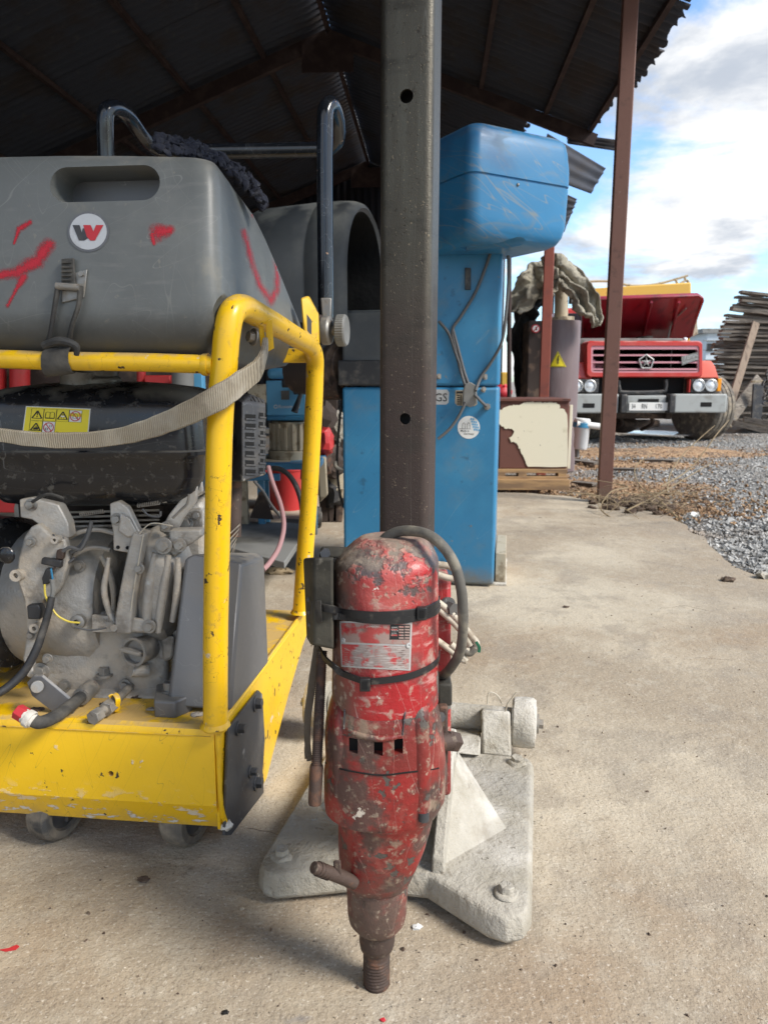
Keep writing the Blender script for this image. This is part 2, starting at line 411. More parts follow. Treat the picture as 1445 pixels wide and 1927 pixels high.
MT['yellow'] = mat('yellow_paint', (.82, .49, .006), .38, coat=.25, var=.05, layers=[
    dict(c=(.5, .32, .04), s=7, a=.5, b=.75, d=6, o=.5, r=.6), dict(c=(.045, .025, .015), s=42, a=.64, b=.66, d=5, r=.8, h=-.0004), dict(c=(.55, .5, .4), s=34, a=.67, b=.7, d=6, r=.95, o=.7), dict(c=(.4, .25, .06), s=60, a=.56, b=.7, d=6, o=.4, r=.8), dict(c=(.1, .04, .015), s=28, a=.69, b=.71, d=5, st=(1, 1, .45), r=.8, h=-.0004),
    dict(k='line', c=(.12, .07, .02), s=5, a=.9988, b=.9998, d=5, o=.7), dict(k='up', c=(.42, .3, .15), s=20, a=.35, b=.9, o=.75, r=.9)], bump=[(220, .00015)])
MT['yellow_apron'] = mat('yellow_apron', (.86, .52, .006), .36, coat=.25, var=.05, layers=[
    dict(c=(.6, .38, .05), s=6, a=.54, b=.78, d=6, o=.4, r=.6), dict(c=(.04, .03, .02), s=33, a=.68, b=.695, d=5, r=.8, h=-.0004), dict(k='up', c=(.46, .32, .15), s=14, a=.3, b=.9, o=.8, r=.9),
    dict(k='z', c=(.4, .27, .12), s=14, amp=.12, a=.115, b=.02, o=.75, r=.9),
    dict(c=(.66, .62, .55), s=30, a=.56, b=.6, d=6, st=(1, 1, 2.2), zr=(.17, .08), r=.95, h=.0012), dict(c=(.6, .57, .5), s=18, a=.66, b=.69, d=5, zr=(.3, .16), r=.95, h=.001),
    dict(k='line', c=(.2, .12, .03), s=24, a=.998, b=.9998, d=1, o=.5, st=(.12, .12, 1), rot=(0, 60, 0)), dict(k='line', c=(.2, .12, .03), s=30, a=.998, b=.9998, d=1, o=.4, st=(1, .12, .1), rot=(0, 12, 0))], bump=[(200, .0002), (6, .001)])
MT['grey_plastic'] = mat('grey_plastic', (.135, .142, .137), .42, var=.12, layers=[
    dict(c=(.23, .235, .22), s=4.5, a=.45, b=.8, d=7, o=.7, r=.6), dict(k='line', c=(.3, .3, .28), s=22, a=.9975, b=.9998, d=0, o=.4, st=(.12, .12, 1), rot=(0, 28, 0)), dict(k='line', c=(.3, .3, .28), s=30, a=.9978, b=.9998, d=1, o=.35, st=(.1, .1, 1), rot=(0, -50, 0)), dict(k='line', c=(.26, .26, .24), s=26, a=.9975, b=.9998, d=0, o=.35, st=(.1, .1, 1), rot=(0, 80, 0)), dict(c=(.2, .2, .19), s=30, a=.52, b=.75, d=7, o=.5, st=(.5, .5, 3)),
    dict(c=(.25, .23, .19), s=60, a=.66, b=.72, d=3, o=.5), dict(c=(.06, .062, .06), s=3, a=.5, b=.7, d=8, o=.5), dict(c=(.27, .25, .2), s=12, a=.55, b=.75, d=9, o=.5, r=.8), dict(k='z', c=(.05, .05, .047), s=7, amp=.08, a=1.01, b=.94, o=.8), dict(k='up', c=(.3, .27, .22), s=16, a=.5, b=1, o=.5, r=.8)], bump=[(500, .00012), (3, .002)])  # z layer darkens the lower chamfer, underside shade put into the colour
MT['black_gloss'] = mat('black_gloss', (.008, .009, .012), .25, coat=.25, var=.2, layers=[
    dict(c=(.16, .15, .13), s=9, a=.55, b=.85, d=8, o=.25, r=.5), dict(c=(.3, .28, .24), s=70, a=.55, b=.75, d=6, r=.8, o=.35), dict(c=(.4, .37, .32), s=40, a=.72, b=.74, d=3, r=.8), dict(k='line', c=(.2, .2, .2), s=24, a=.998, b=.9999, d=0, o=.4, st=(.1, .1, 1)), dict(k='up', c=(.3, .27, .22), s=12, a=.4, b=1, o=.6, r=.9)], bump=[(7, .0008)])
MT['black_plastic'] = mat('black_plastic', (.03, .03, .032), .5, layers=[dict(c=(.2, .18, .15), s=20, a=.48, b=.75, d=7, o=.5, r=.8)], bump=[(120, .0004)])
MT['handle'] = mat('handle_tube', (.01, .012, .016), .2, coat=.4, layers=[dict(c=(.12, .12, .12), s=8, a=.55, b=.8, d=6, o=.3, r=.4), dict(c=(.35, .22, .15), s=16, a=.685, b=.69, d=4, r=.9, h=-.0006), dict(k='line', c=(.4, .4, .4), s=14, a=.9985, b=.9999, o=.5)])
MT['alu'] = mat('cast_alu', (.44, .42, .385), .55, .4, var=.25, layers=[
    dict(c=(.5, .43, .34), s=9, a=.44, b=.62, d=8, r=.92, m=0, o=.85), dict(c=(.1, .08, .06), s=12, a=.53, b=.68, d=9, r=.9, m=0, o=.7), dict(c=(.5, .5, .48), s=30, a=.62, b=.72, d=5, r=.4, m=.8, o=.6), dict(k='up', c=(.38, .33, .26), s=20, a=.25, b=.8, o=.8, r=.95, m=0)], bump=[(14, .006), (90, .0016), (350, .0006)])
MT['steel'] = mat('steel', (.3, .29, .27), .5, .7, layers=[dict(c=(.28, .24, .19), s=40, a=.42, b=.65, d=6, r=.9, m=0, o=.8), dict(c=(.09, .05, .03), s=70, a=.6, b=.7, m=0, r=.9, o=.6)], bump=[(300, .0003)])
MT['dark_steel'] = mat('dark_steel', (.06, .062, .068), .5, .3, layers=[dict(c=(.16, .145, .125), s=10, a=.44, b=.68, d=9, o=.7, r=.8), dict(c=(.4, .38, .34), s=26, a=.62, b=.71, d=4, o=.7, r=.9), dict(k='line', c=(.25, .25, .25), s=8, a=.998, b=.9999, o=.6)], bump=[(160, .0004)])
MT['guard'] = mat('guard_grey', (.15, .152, .158), .4, .25, layers=[dict(c=(.2, .19, .175), s=9, a=.46, b=.8, d=7, o=.7, r=.7), dict(c=(.05, .045, .045), s=5, a=.5, b=.75, d=7, o=.5), dict(k='line', c=(.35, .34, .32), s=9, a=.998, b=.9999, d=3, o=.5), dict(k='up', c=(.3, .27, .22), s=15, a=.4, b=1, o=.6, r=.9)], bump=[(300, .0002)])
MT['motor_red'] = mat('motor_red', (.37, .012, .016), .42, coat=.15, var=.1, layers=[
    dict(c=(.5, .17, .14), s=7, a=.42, b=.68, d=8, o=.55, r=.75), dict(c=(.3, .012, .014), s=13, a=.5, b=.66, d=8, o=.6), dict(c=(.6, .42, .37), s=60, a=.56, b=.7, d=6, o=.5, r=.85, st=(.4, .4, 1.4)),
    dict(c=(.16, .145, .13), s=9, a=.61, b=.622, d=9, r=.55, m=.25, h=-.0012), dict(c=(.36, .31, .25), s=15, a=.6, b=.7, d=9, r=.95, o=.75),
    dict(k='z', c=(.1, .095, .092), s=11, amp=.34, a=.618, b=.632, r=.48, m=.35, h=-.0012, o=.92), dict(k='z', c=(.36, .12, .1), s=20, amp=.14, a=.662, b=.676, r=.8, o=.8),
    dict(k='z', c=(.12, .03, .025), s=14, amp=.35, a=.42, b=.27, o=.6, r=.7), dict(k='x', c=(.12, .08, .055), s=12, amp=.05, a=-.075, b=-.112, o=.85, r=.9),
    dict(k='line', c=(.55, .4, .36), s=26, a=.9975, b=.9998, d=1, o=.5, st=(1, 1, .12), rot=(0, 15, 0)), dict(k='up', c=(.36, .3, .23), s=30, a=.3, b=.9, o=.7, r=.95),
    dict(c=(.42, .34, .26), s=80, a=.55, b=.66, d=6, o=.6, r=.95, h=.0004), dict(c=(.07, .05, .042), s=14, a=.52, b=.68, d=10, o=.7, r=.8), dict(c=(.62, .58, .52), s=55, a=.69, b=.71, d=4, o=.9)], bump=[(150, .0009), (28, .002), (500, .0004)])
MT['gear_red'] = mat('gear_red', (.28, .012, .011), .45, coat=.12, var=.15, layers=[dict(c=(.16, .02, .016), s=8, a=.4, b=.62, d=8, o=.85), dict(c=(.33, .12, .09), s=17, a=.5, b=.7, d=8, o=.6, r=.8),
    dict(c=(.075, .052, .042), s=12, a=.46, b=.57, d=10, r=.7, m=.1, o=.88), dict(c=(.03, .024, .02), s=30, a=.56, b=.66, d=8, o=.6), dict(c=(.1, .085, .075), s=26, a=.6, b=.615, d=9, r=.55, m=.3, h=-.001), dict(c=(.27, .2, .14), s=30, a=.56, b=.68, d=8, r=.95, o=.8), dict(c=(.6, .53, .44), s=24, a=.69, b=.7, d=6, r=.9),
    dict(k='z', c=(.1, .065, .05), s=9, amp=.16, a=.25, b=.12, o=.8, r=.65), dict(k='line', c=(.5, .36, .3), s=30, a=.9972, b=.9998, d=1, o=.5, st=(1, 1, .12), rot=(0, 8, 0)), dict(c=(.36, .29, .21), s=95, a=.57, b=.67, d=5, o=.6, r=.95)], bump=[(120, .001), (30, .002), (450, .0004)])
MT['rusty'] = mat('rusty_steel', (.075, .05, .04), .7, .3, layers=[dict(c=(.16, .08, .05), s=34, a=.5, b=.66, d=7), dict(c=(.2, .16, .12), s=60, a=.58, b=.68, d=5, o=.7), dict(c=(.05, .04, .035), s=14, a=.5, b=.65, d=6)], bump=[(120, .001), (400, .0004)])
MT['column'] = mat('column_steel', (.075, .066, .05), .4, .65, layers=[
    dict(k='z', c=(.048, .032, .026), s=4, amp=.35, a=1.15, b=.85, r=.75, m=.1), dict(c=(.12, .115, .09), s=5, a=.5, b=.75, d=8, st=(5, 5, .35), o=.7), dict(c=(.03, .026, .02), s=7, a=.5, b=.66, d=8, st=(1, 1, 3), o=.6), dict(k='line', c=(.25, .24, .21), s=20, a=.9975, b=.9997, d=1, st=(1, 1, .02), o=.25),
    dict(c=(.3, .24, .16), s=240, a=.66, b=.72, d=2, o=.5, h=.0004), dict(c=(.035, .028, .024), s=130, a=.62, b=.68, d=4, o=.6, h=-.0005), dict(c=(.15, .14, .115), s=3, a=.54, b=.72, d=9, st=(9, 9, .25), o=.6)], bump=[(420, .0007), (60, .0005)])
MT['slurry'] = mat('slurry_cast', (.4, .37, .31), .95, layers=[dict(c=(.26, .22, .165), s=11, a=.52, b=.66, d=8, o=.6), dict(c=(.55, .52, .46), s=6, a=.45, b=.65, d=7), dict(c=(.3, .27, .21), s=8, a=.5, b=.7, d=7, o=.8), dict(c=(.18, .15, .11), s=40, a=.62, b=.7, d=6, o=.6), dict(c=(.26, .25, .23), s=3, a=.55, b=.75, d=5, o=.6)], bump=[(26, .007), (90, .004), (300, .0014)])
MT['olive_box'] = mat('olive_box', (.032, .029, .022), .75, layers=[dict(c=(.075, .068, .05), s=14, a=.45, b=.7, d=7), dict(c=(.2, .18, .145), s=50, a=.62, b=.7, d=5, o=.6)], bump=[(90, .0009)])
MT['blue'] = mat('blue_paint', (.03, .19, .36), .42, var=.06, layers=[dict(c=(.045, .24, .42), s=2, a=.45, b=.7, d=6), dict(c=(.16, .2, .2), s=6, a=.5, b=.78, d=9, o=.5, r=.75), dict(k='line', c=(.2, .3, .36), s=14, a=.997, b=.9998, d=1, o=.4, st=(.12, .12, 1), rot=(0, 50, 0)), dict(c=(.02, .06, .1), s=16, a=.6, b=.7, d=8, o=.5), dict(c=(.22, .17, .1), s=26, a=.68, b=.72, d=5, o=.6), dict(k='z', c=(.17, .14, .09), s=12, amp=.12, a=.1, b=.0, o=.8, r=.9)], bump=[(90, .0003)])
MT['blue_cover'] = mat('blue_cover', (.03, .185, .37), .4, var=.06, layers=[dict(c=(.2, .2, .16), s=6, a=.5, b=.75, d=10, o=.4, r=.8, st=(1, 1, 2.6), dist=1.2), dict(k='line', c=(.3, .26, .17), s=14, a=.993, b=.9997, d=1, o=.38, st=(.12, .12, 1), rot=(0, -25, 0)), dict(k='line', c=(.3, .26, .17), s=18, a=.994, b=.9997, d=1, o=.38, st=(.1, .1, 1), rot=(0, -40, 0)), dict(c=(.03, .09, .2), s=3, a=.5, b=.7, d=6, o=.6), dict(k='up', c=(.35, .35, .32), s=8, a=.5, b=1, o=.5, r=.9)], bump=[(200, .0003)])
MT['blue_bright'] = mat('blue_bright', (.12, .4, .66), .45, layers=[dict(c=(.1, .3, .5), s=8, a=.5, b=.7, o=.5)])
MT['hood'] = mat('hood_grey', (.07, .075, .078), .5, var=.15, layers=[dict(c=(.2, .2, .18), s=3, a=.45, b=.75, d=7, o=.7, r=.8), dict(k='up', c=(.34, .33, .28), s=5, a=.35, b=1, o=.8, r=.9)])
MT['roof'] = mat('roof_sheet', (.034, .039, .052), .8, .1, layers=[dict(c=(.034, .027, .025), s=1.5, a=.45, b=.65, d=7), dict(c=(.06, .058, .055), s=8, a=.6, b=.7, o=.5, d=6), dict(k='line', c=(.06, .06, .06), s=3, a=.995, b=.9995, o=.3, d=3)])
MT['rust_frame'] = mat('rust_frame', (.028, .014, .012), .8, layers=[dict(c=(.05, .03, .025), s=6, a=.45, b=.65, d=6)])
MT['post'] = mat('post_brown', (.16, .075, .055), .6, .1, layers=[dict(c=(.2, .17, .155), s=2.2, a=.55, b=.7, d=5, o=.7), dict(c=(.08, .04, .03), s=20, a=.55, b=.7, d=6, o=.6), dict(c=(.4, .37, .33), s=60, a=.7, b=.73, o=.8), dict(k='z', c=(.24, .19, .13), s=6, amp=.3, a=.2, b=.0, o=.7, r=.9)], bump=[(100, .0006)])
MT['post_red'] = mat('post_red', (.27, .07, .045), .6, layers=[dict(c=(.15, .05, .04), s=8, a=.5, b=.7, d=6, o=.6)])
MT['rubber'] = mat('rubber', (.028, .028, .028), .75, layers=[dict(c=(.17, .155, .13), s=12, a=.4, b=.7, d=7, o=.7, r=.95)], bump=[(120, .0005)])
MT['tyre'] = mat('dusty_rubber', (.13, .115, .095), .9, layers=[dict(c=(.32, .27, .2), s=10, a=.45, b=.7, d=7), dict(c=(.05, .05, .05), s=14, a=.55, b=.7)], bump=[(70, .001)])
MT['webbing'] = mat('webbing', (.33, .285, .21), .95, layers=[dict(k='wave', c=(.16, .13, .09), s=95, a=.35, b=.9, dist=2.5, o=.75, h=-.0007), dict(c=(.42, .38, .31), s=12, a=.45, b=.7, d=5, o=.7), dict(c=(.14, .11, .08), s=16, a=.52, b=.7, d=6, o=.6), dict(c=(.5, .34, .06), s=8, a=.66, b=.7, o=.5)], bump=[(700, .0008)])
MT['cloth_dark'] = mat('dark_cloth', (.016, .018, .03), .95, layers=[dict(c=(.05, .05, .06), s=50, a=.5, b=.7)], bump=[(180, .003)])
MT['canvas'] = mat('canvas', (.34, .315, .25), .95, layers=[dict(c=(.2, .18, .14), s=3, a=.45, b=.65, d=7), dict(c=(.46, .43, .35), s=5, a=.5, b=.7)], bump=[(12, .03)])
MT['tarp_black'] = mat('tarp_black', (.012, .012, .012), .85, bump=[(6, .01)])
MT['white_paint'] = mat('white_paint', (.75, .75, .72), .6)
MT['black'] = mat('black_ink', (.012, .012, .012), .6)
MT['void'] = mat('dark_inside', (.004, .004, .004), .9)
MT['label_yellow'] = mat('label_yellow', (.82, .68, .02), .45, layers=[dict(c=(.5, .42, .1), s=30, a=.6, b=.7, o=.4)])
MT['label_red'] = mat('label_red', (.5, .03, .04), .5)
MT['silver'] = mat('silver', (.55, .55, .54), .35, .4, layers=[dict(c=(.3, .28, .25), s=20, a=.5, b=.7, o=.5)])
MT['plate_grey'] = mat('name_plate', (.34, .24, .21), .55, .2, layers=[dict(c=(.4, .06, .055), s=40, a=.46, b=.58, d=8, r=.6), dict(c=(.15, .12, .1), s=28, a=.58, b=.66, d=6, o=.7)], bump=[(300, .0003)])
MT['plate_red'] = mat('name_plate_red', (.42, .05, .05), .5, layers=[dict(c=(.3, .25, .23), s=30, a=.49, b=.58, d=7), dict(c=(.5, .45, .42), s=160, a=.56, b=.62, d=2, st=(.3, .3, 3), o=.6)], bump=[(300, .0003)])
MT['sheath'] = mat('grey_cord', (.1, .093, .08), .7, layers=[dict(c=(.2, .18, .14), s=30, a=.45, b=.65, d=6)], bump=[(120, .0008)])
MT['strap_brown'] = mat('strap_brown', (.13, .1, .07), .95, bump=[(200, .002)])
MT['cord_white'] = mat('white_cord', (.5, .45, .36), .7, layers=[dict(c=(.25, .2, .14), s=30, a=.5, b=.7)])
MT['cord_grey'] = mat('thin_cord', (.1, .1, .1), .7)
MT['hose_pink'] = mat('pink_hose', (.36, .2, .2), .7)
MT['wood_grey'] = mat('weathered_wood', (.17, .145, .12), .95, layers=[dict(c=(.28, .25, .21), s=6, a=.45, b=.65, d=7, st=(.3, 1, 3)), dict(c=(.07, .06, .05), s=20, a=.5, b=.65, d=6, st=(.2, 1, 4)), dict(c=(.3, .23, .14), s=2, a=.58, b=.7)], bump=[(40, .01)])
MT['wood_board'] = mat('board_wood', (.26, .2, .15), .95, layers=[dict(c=(.16, .12, .09), s=8, a=.5, b=.65, d=6, st=(2, 2, .2))])
MT['pallet'] = mat('pallet_wood', (.4, .25, .12), .9, layers=[dict(c=(.22, .14, .08), s=8, a=.45, b=.65, d=6, st=(.3, 2, 2))])
MT['truck_red'] = mat('truck_red', (.52, .035, .028), .4, coat=.3, layers=[dict(c=(.5, .12, .09), s=3, a=.5, b=.7, o=.6), dict(k='up', c=(.6, .35, .3), s=4, a=.4, b=1, o=.7, r=.7)])
MT['truck_dark'] = mat('hood_inside_red', (.27, .006, .016), .3, coat=.5, layers=[dict(c=(.12, .003, .008), s=2, a=.5, b=.7, st=(3, 1, 1))])
MT['truck_sunlit'] = mat('fender_sunlit_red', (.6, .1, .06), .5)  # truck red with sunlight put into the colour, for one fender
MT['truck_pink'] = mat('faded_pink', (.55, .26, .3), .6)
MT['bumper'] = mat('bumper_grey', (.36, .38, .37), .6, layers=[dict(c=(.24, .24, .22), s=4, a=.5, b=.7, d=6), dict(c=(.25, .1, .04), s=9, a=.68, b=.72)])
MT['chassis'] = mat('chassis', (.05, .035, .028), .8, layers=[dict(c=(.15, .1, .07), s=8, a=.5, b=.65)])
MT['truck_yellow'] = mat('dumper_yellow', (.62, .38, .06), .6, layers=[dict(c=(.15, .08, .04), s=3, a=.6, b=.66, d=7, st=(1, 1, 2))])
MT['amber'] = mat('amber', (.8, .3, .01), .3)
MT['glass'] = mat('lamp_glass', (.75, .78, .8), .15, .2, coat=1)
MT['brown_drum'] = mat('brown_drum', (.17, .125, .125), .5, .15, layers=[dict(c=(.26, .22, .22), s=3, a=.45, b=.75, d=6, st=(2, 2, .4)), dict(c=(.1, .05, .04), s=3, a=.6, b=.7, o=.6)])
MT['peel'] = mat('peeling_cream', (.75, .7, .54), .8, layers=[dict(c=(.4, .35, .2), s=8, a=.6, b=.75, o=.5), dict(c=(.1, .05, .03), s=26, a=.69, b=.71, d=4)])
MT['peel_brown'] = mat('bare_brown', (.14, .055, .04), .8, layers=[dict(c=(.08, .035, .03), s=6, a=.5, b=.7)])
MT['beige'] = mat('beige', (.42, .36, .26), .7, layers=[dict(c=(.2, .15, .09), s=15, a=.52, b=.65, d=6)])
MT['red_plain'] = mat('red_plastic', (.5, .03, .03), .5, layers=[dict(c=(.3, .08, .06), s=8, a=.5, b=.7, o=.6)])
MT['grey_plain'] = mat('grey_plain', (.22, .22, .21), .7, layers=[dict(c=(.12, .115, .1), s=5, a=.45, b=.7, d=6)])
MT['soil'] = mat('soil', (.11, .075, .055), 1, layers=[dict(c=(.2, .15, .11), s=30, a=.5, b=.6)], bump=[(50, .02)])
MT['straw'] = mat('straw', (.3, .23, .14), .9)
MT['leaf_green'] = mat('green_wire', (.01, .12, .06), .5)
MT['wall_dark'] = mat('wall_dark', (.03, .028, .028), .9)
MT['far_white'] = mat('far_white', (.55, .62, .66), .7)
MT['spray'] = spray_mat('red_spray', (.5, .015, .03))
MT['slush'] = mat('splash', (.6, .57, .51), .95, bump=[(120, .002)])
MT['yel_wire'] = mat('yellow_wire', (.7, .55, .08), .5)
# ================================================================== GROUND
def struct(o): o['kind'] = 'structure'; return o
b = B(); b.box((0, 150, -.12), (700, 700, .02)); struct(b.build('ground', MT['gravel_bed']))
# yard surface rising gently to the slab
def yard_z(x, y):
    return -.06 + .045 * max(0, min(1, (5.6 - y) / 2.5)) * max(0, min(1, (3.2 - x) / 1.5)) + .012 * noise.noise(Vector((x * .7, y * .7, 0)))
b = B(); nx, ny = 90, 110; vs = []; fs = []
for j in range(ny):
    for i in range(nx):
        x = -8 + 26 * i / (nx - 1); y = -2 + 30 * (j / (ny - 1)); vs.append((x, y, yard_z(x, y)))
for j in range(ny - 1):
    for i in range(nx - 1):
        a_ = j * nx + i; fs.append((a_, a_ + 1, a_ + nx + 1, a_ + nx))
b.mesh(vs, fs); struct(b.build('yard', MT['gravel_bed']))
EDGE = [(1640, 1500), (1560, 1200), (1445, 1092), (1400, 1072), (1362, 1050), (1330, 1020), (1300, 998), (1262, 972), (1215, 962), (1160, 950), (1120, 942), (1075, 934), (1000, 928), (900, 926)]
edge = [G(*p) for p in EDGE]
edge = [Vector((2.6, -1.5, 0)), Vector((2.2, .8, 0))] + edge[1:] + [Vector((-.3, 6.3, 0)), Vector((-.5, 9, 0)), Vector((-7, 9, 0)), Vector((-7, -1.5, 0))]
# ragged rim
rim = []
for i, p in enumerate(edge):
    q = edge[(i + 1) % len(edge)]; n_ = max(1, int((q - p).length / .06)) if i < len(edge) - 4 else 4
    for k in range(n_):
        v = p.lerp(q, k / n_); rim.append(v + Vector((noise.noise(v * 5) * .04, noise.noise(v * 5 + Vector((9, 0, 0))) * .04, 0)))
b = B(); b.prism(rim, (0, 0, -.14)); slab = struct(b.build('concrete_slab', MT['concrete'], ang=30))
from mathutils.geometry import intersect_point_tri_2d
def inside(x, y):
    c = False; n_ = len(rim)
    for i in range(n_):
        a_, q = rim[i], rim[i - 1]
        if (a_.y > y) != (q.y > y) and x < (q.x - a_.x) * (y - a_.y) / (q.y - a_.y) + a_.x: c = not c
    return c
for k, path in enumerate(([(470, 1562), (520, 1568), (575, 1584), (640, 1590)], [(1240, 1145), (1290, 1140), (1340, 1150)], [(1310, 1238), (1345, 1240), (1380, 1243)])):
    pts = []
    for (x0, y0), (x1, y1) in zip(path, path[1:]):
        for t in range(8): p = G(x0 + (x1 - x0) * t / 8, y0 + (y1 - y0) * t / 8, .0003); pts.append(p + noise.noise_vector(p * 30 + Vector((k, 0, 0))) * .008 * Vector((1, 1, 0)).length)
    for p in pts: p.z = .0002
    B().strap(pts, [.0009 + .0006 * noise.noise(p * 20) for p in pts], .0005, up=(0, 1, 0) if k != 9 else (1, 0, 0), smooth=False).build('crack', MT['soil'], slab)
# stones as one cheap mesh
ICO = None
def stones(name, spots, m, kind='stuff', seed=1):
    r_ = random.Random(seed); vs, fs = [], []
    base = [(-1, -.8, -.6), (1, -.7, -.7), (.8, 1, -.6), (-.9, .8, -.7), (-.7, -.7, .6), (.8, -.5, .7), (.5, .7, .55), (-.6, .6, .8)]
    q = [(0, 1, 2), (0, 2, 3), (4, 6, 5), (4, 7, 6), (0, 5, 1), (0, 4, 5), (1, 5, 6), (1, 6, 2), (2, 6, 7), (2, 7, 3), (3, 7, 4), (3, 4, 0)]
    for (x, y, z, s) in spots:
        o = len(vs); rm = Matrix.Rotation(r_.uniform(0, 6.3), 3, Vector((r_.gauss(0, 1), r_.gauss(0, 1), r_.gauss(0, 1) + .01)).normalized())
        sc = Vector((s * r_.uniform(.7, 1.3), s * r_.uniform(.6, 1.1), s * r_.uniform(.4, .9)))
        for v in base:
            p = rm @ Vector([v[k] * sc[k] * r_.uniform(.65, 1.15) for k in range(3)]); vs.append((x + p.x, y + p.y, z + p.z))
        fs += [tuple(o + k for k in f) for f in q]
    me = bpy.data.meshes.new(name); me.from_pydata(vs, [], fs); me.materials.append(m)
    o = bpy.data.objects.new(name, me); COL.objects.link(o)
    if kind: o['kind'] = kind
    return o
sp = []
while len(sp) < 34000:
    y = 2.2 + 11 * rnd.random() ** 1.5; x = rnd.uniform(1.0, 1.2 + y * .62)
    if inside(x, y): continue
    if x / y < .2: continue
    d_ = min((Vector((x, y, 0)) - p).length for p in rim[::4]) if y < 7 else 1
    straw = noise.noise(Vector((x * .8, y * .8, 3)))
    if y > 5.2 and x / y < .245 + .05 * straw: continue
    if d_ < .3 and rnd.random() > .35 + d_ * 2.2: continue
    sp.append((x, y, yard_z(x, y) + rnd.uniform(0, .012) + (.012 if y < 5 else 0), rnd.uniform(.006, .0165) * (1 if rnd.random() < .93 else 1.5)))
tag(stones('gravel', sp, MT['gravel'], seed=3), 'grey crushed stone gravel spread beside the concrete slab', 'gravel')
sp = []
for _ in range(1500):
    y = .75 + 5 * rnd.random() ** 1.8; x = rnd.uniform(-.6, .55) * y + .1
    if inside(x, y): sp.append((x, y, .0006, rnd.uniform(.0006, .0022) * (1 if rnd.random() < .95 else 2)))
tag(stones('grit', sp, MT['concrete'], seed=5), 'tiny stones and grit lying on the concrete floor', 'grit')
for (x, y, s, nm, lb, m_) in ((785, 1745, .006, 'concrete_crumb', 'small white crumb on the floor just right of the drill spindle', 'white_paint'), (269, 1655, .008, 'bark_chip', 'dark brown curled chip on the floor below the yellow saw', 'soil'),
        (424, 1906, .004, 'dark_pebble', 'black pebble on the floor near the bottom edge of the photo', 'black'), (1065, 1142, .008, 'bark_chip', 'dark chip lying alone in the middle of the bare slab', 'soil'),
        (1370, 1090, .022, 'bark_chip', 'brown chip at the slab edge against the gravel', 'soil'), (1306, 968, .03, 'white_stone', 'white flat stone at the gravel margin beside the dry twigs', 'white_paint'),
        (720, 1920, .003, 'paint_flake', 'red paint flake at the bottom centre of the floor', 'label_red'), (1440, 1083, .03, 'white_stone', 'grey white stone at the right edge where slab meets gravel', 'slurry')):
    p = G(x, y, s * .4); b = B(); b.ball((0, 0, 0), s, (1.4, 1, .5), 10, 7, jit=s * .6, seed=x); o = b.build(nm, MT[m_], org=None); o.location = p; tag(o, lb, nm.replace('_', ' '))
p = G(18, 1786, .001); b = B(); b.prism([Vector((p.x + a_ * .012, p.y + c_ * .012, .0004)) for a_, c_ in ((-1.3, -.2), (-.2, .1), (.6, .7), (1.1, .4), (.9, -.2), (-.3, -.5))], (0, 0, .0008)); tag(b.build('red_leaf', MT['label_red']), 'small flat red scrap on the floor at the left edge', 'scrap')

# sawdust and dry debris patches
def patch(name, cx, cy, rx, ry, h, m, label, cat, seed=0, n=42, rot=0):
    b = B(); rr = []
    for j in range(1, n // 3):
        t = j / (n // 3 - 1); row = []
        for k in range(n):
            a_ = 2 * math.pi * k / n; q = 1 + .35 * noise.noise(Vector((math.cos(a_) * 2, math.sin(a_) * 2, seed)))
            x0, y0 = math.cos(a_) * rx * t * q, math.sin(a_) * ry * t * q
            x = cx + x0 * math.cos(rot) - y0 * math.sin(rot); y = cy + x0 * math.sin(rot) + y0 * math.cos(rot)
            row.append(Vector((x, y, yard_z(x, y) + h * (1 - t ** 2) * (.75 + .6 * noise.noise(Vector((x * 3, y * 3, seed)))) + .02 * noise.noise(Vector((x * 11, y * 11, seed))) * (1 - t) - .012 * t)))
        rr.append(row)
    b.rings(rr, False); b.bm.faces.new([b.bm.verts.new(p) for p in rr[0]])
    return tag(b.build(name, m, ang=60), label, cat, kind='stuff')
c = G(1230, 850, -.03); patch('sawdust_heap', c.x, c.y, 1.75, .62, .09, MT['sawdust'], 'orange sawdust spread in front of the red truck', 'sawdust', 1)
c = G(1175, 873, -.03); patch('sawdust_heap', c.x, c.y, 1.0, .42, .06, MT['sawdust'], 'low orange sawdust strip between truck and post', 'sawdust', 2)
c = G(1115, 912, -.03); patch('dirt_strip', c.x, c.y, 1.35, .75, .045, MT['sawdust'], 'brown litter and dirt behind the far edge of the slab', 'dirt', 3)
c = G(1255, 945, -.01); patch('sawdust_heap', c.x, c.y, .5, .3, .05, MT['sawdust'], 'sawdust patch right of the brown post near the twigs', 'sawdust', 4)
bb_ = B()
for k in range(60):
    p = G(rnd.gauss(1195, 42), 948 + abs(rnd.gauss(0, 9)) , .0); s_ = rnd.uniform(.018, .05) * (1 - min(.7, abs(p.x - 1.8) * 1.2)); bb_.ball(p + Vector((0, .05, s_ * .3)), s_, (1.3, 1, .8), 9, 7, jit=s_ * .7, seed=k)
tag(bb_.build('soil_clump', MT['soil'], ang=40), 'dark clump of soil and roots at the foot of the post', 'soil', kind='stuff')
sp = []
while len(sp) < 3400:
    q = rnd.choice(((1230, 850, 1.9, .8), (1175, 873, 1.2, .6), (1115, 912, 1.3, .7), (1255, 950, .8, .5), (1230, 965, .5, .25), (1190, 930, 1.0, .5))); c0 = G(q[0], q[1], -.03); x, y = c0.x + rnd.gauss(0, q[2] * .5), c0.y + rnd.gauss(0, q[3] * .55)
    if not inside(x, y): sp.append((x, y, yard_z(x, y) + rnd.uniform(.01, .05), rnd.uniform(.005, .018)))
tag(stones('wood_chips', sp, MT['sawdust'], seed=12), 'brown bark and wood chips scattered between post and truck', 'wood chips')
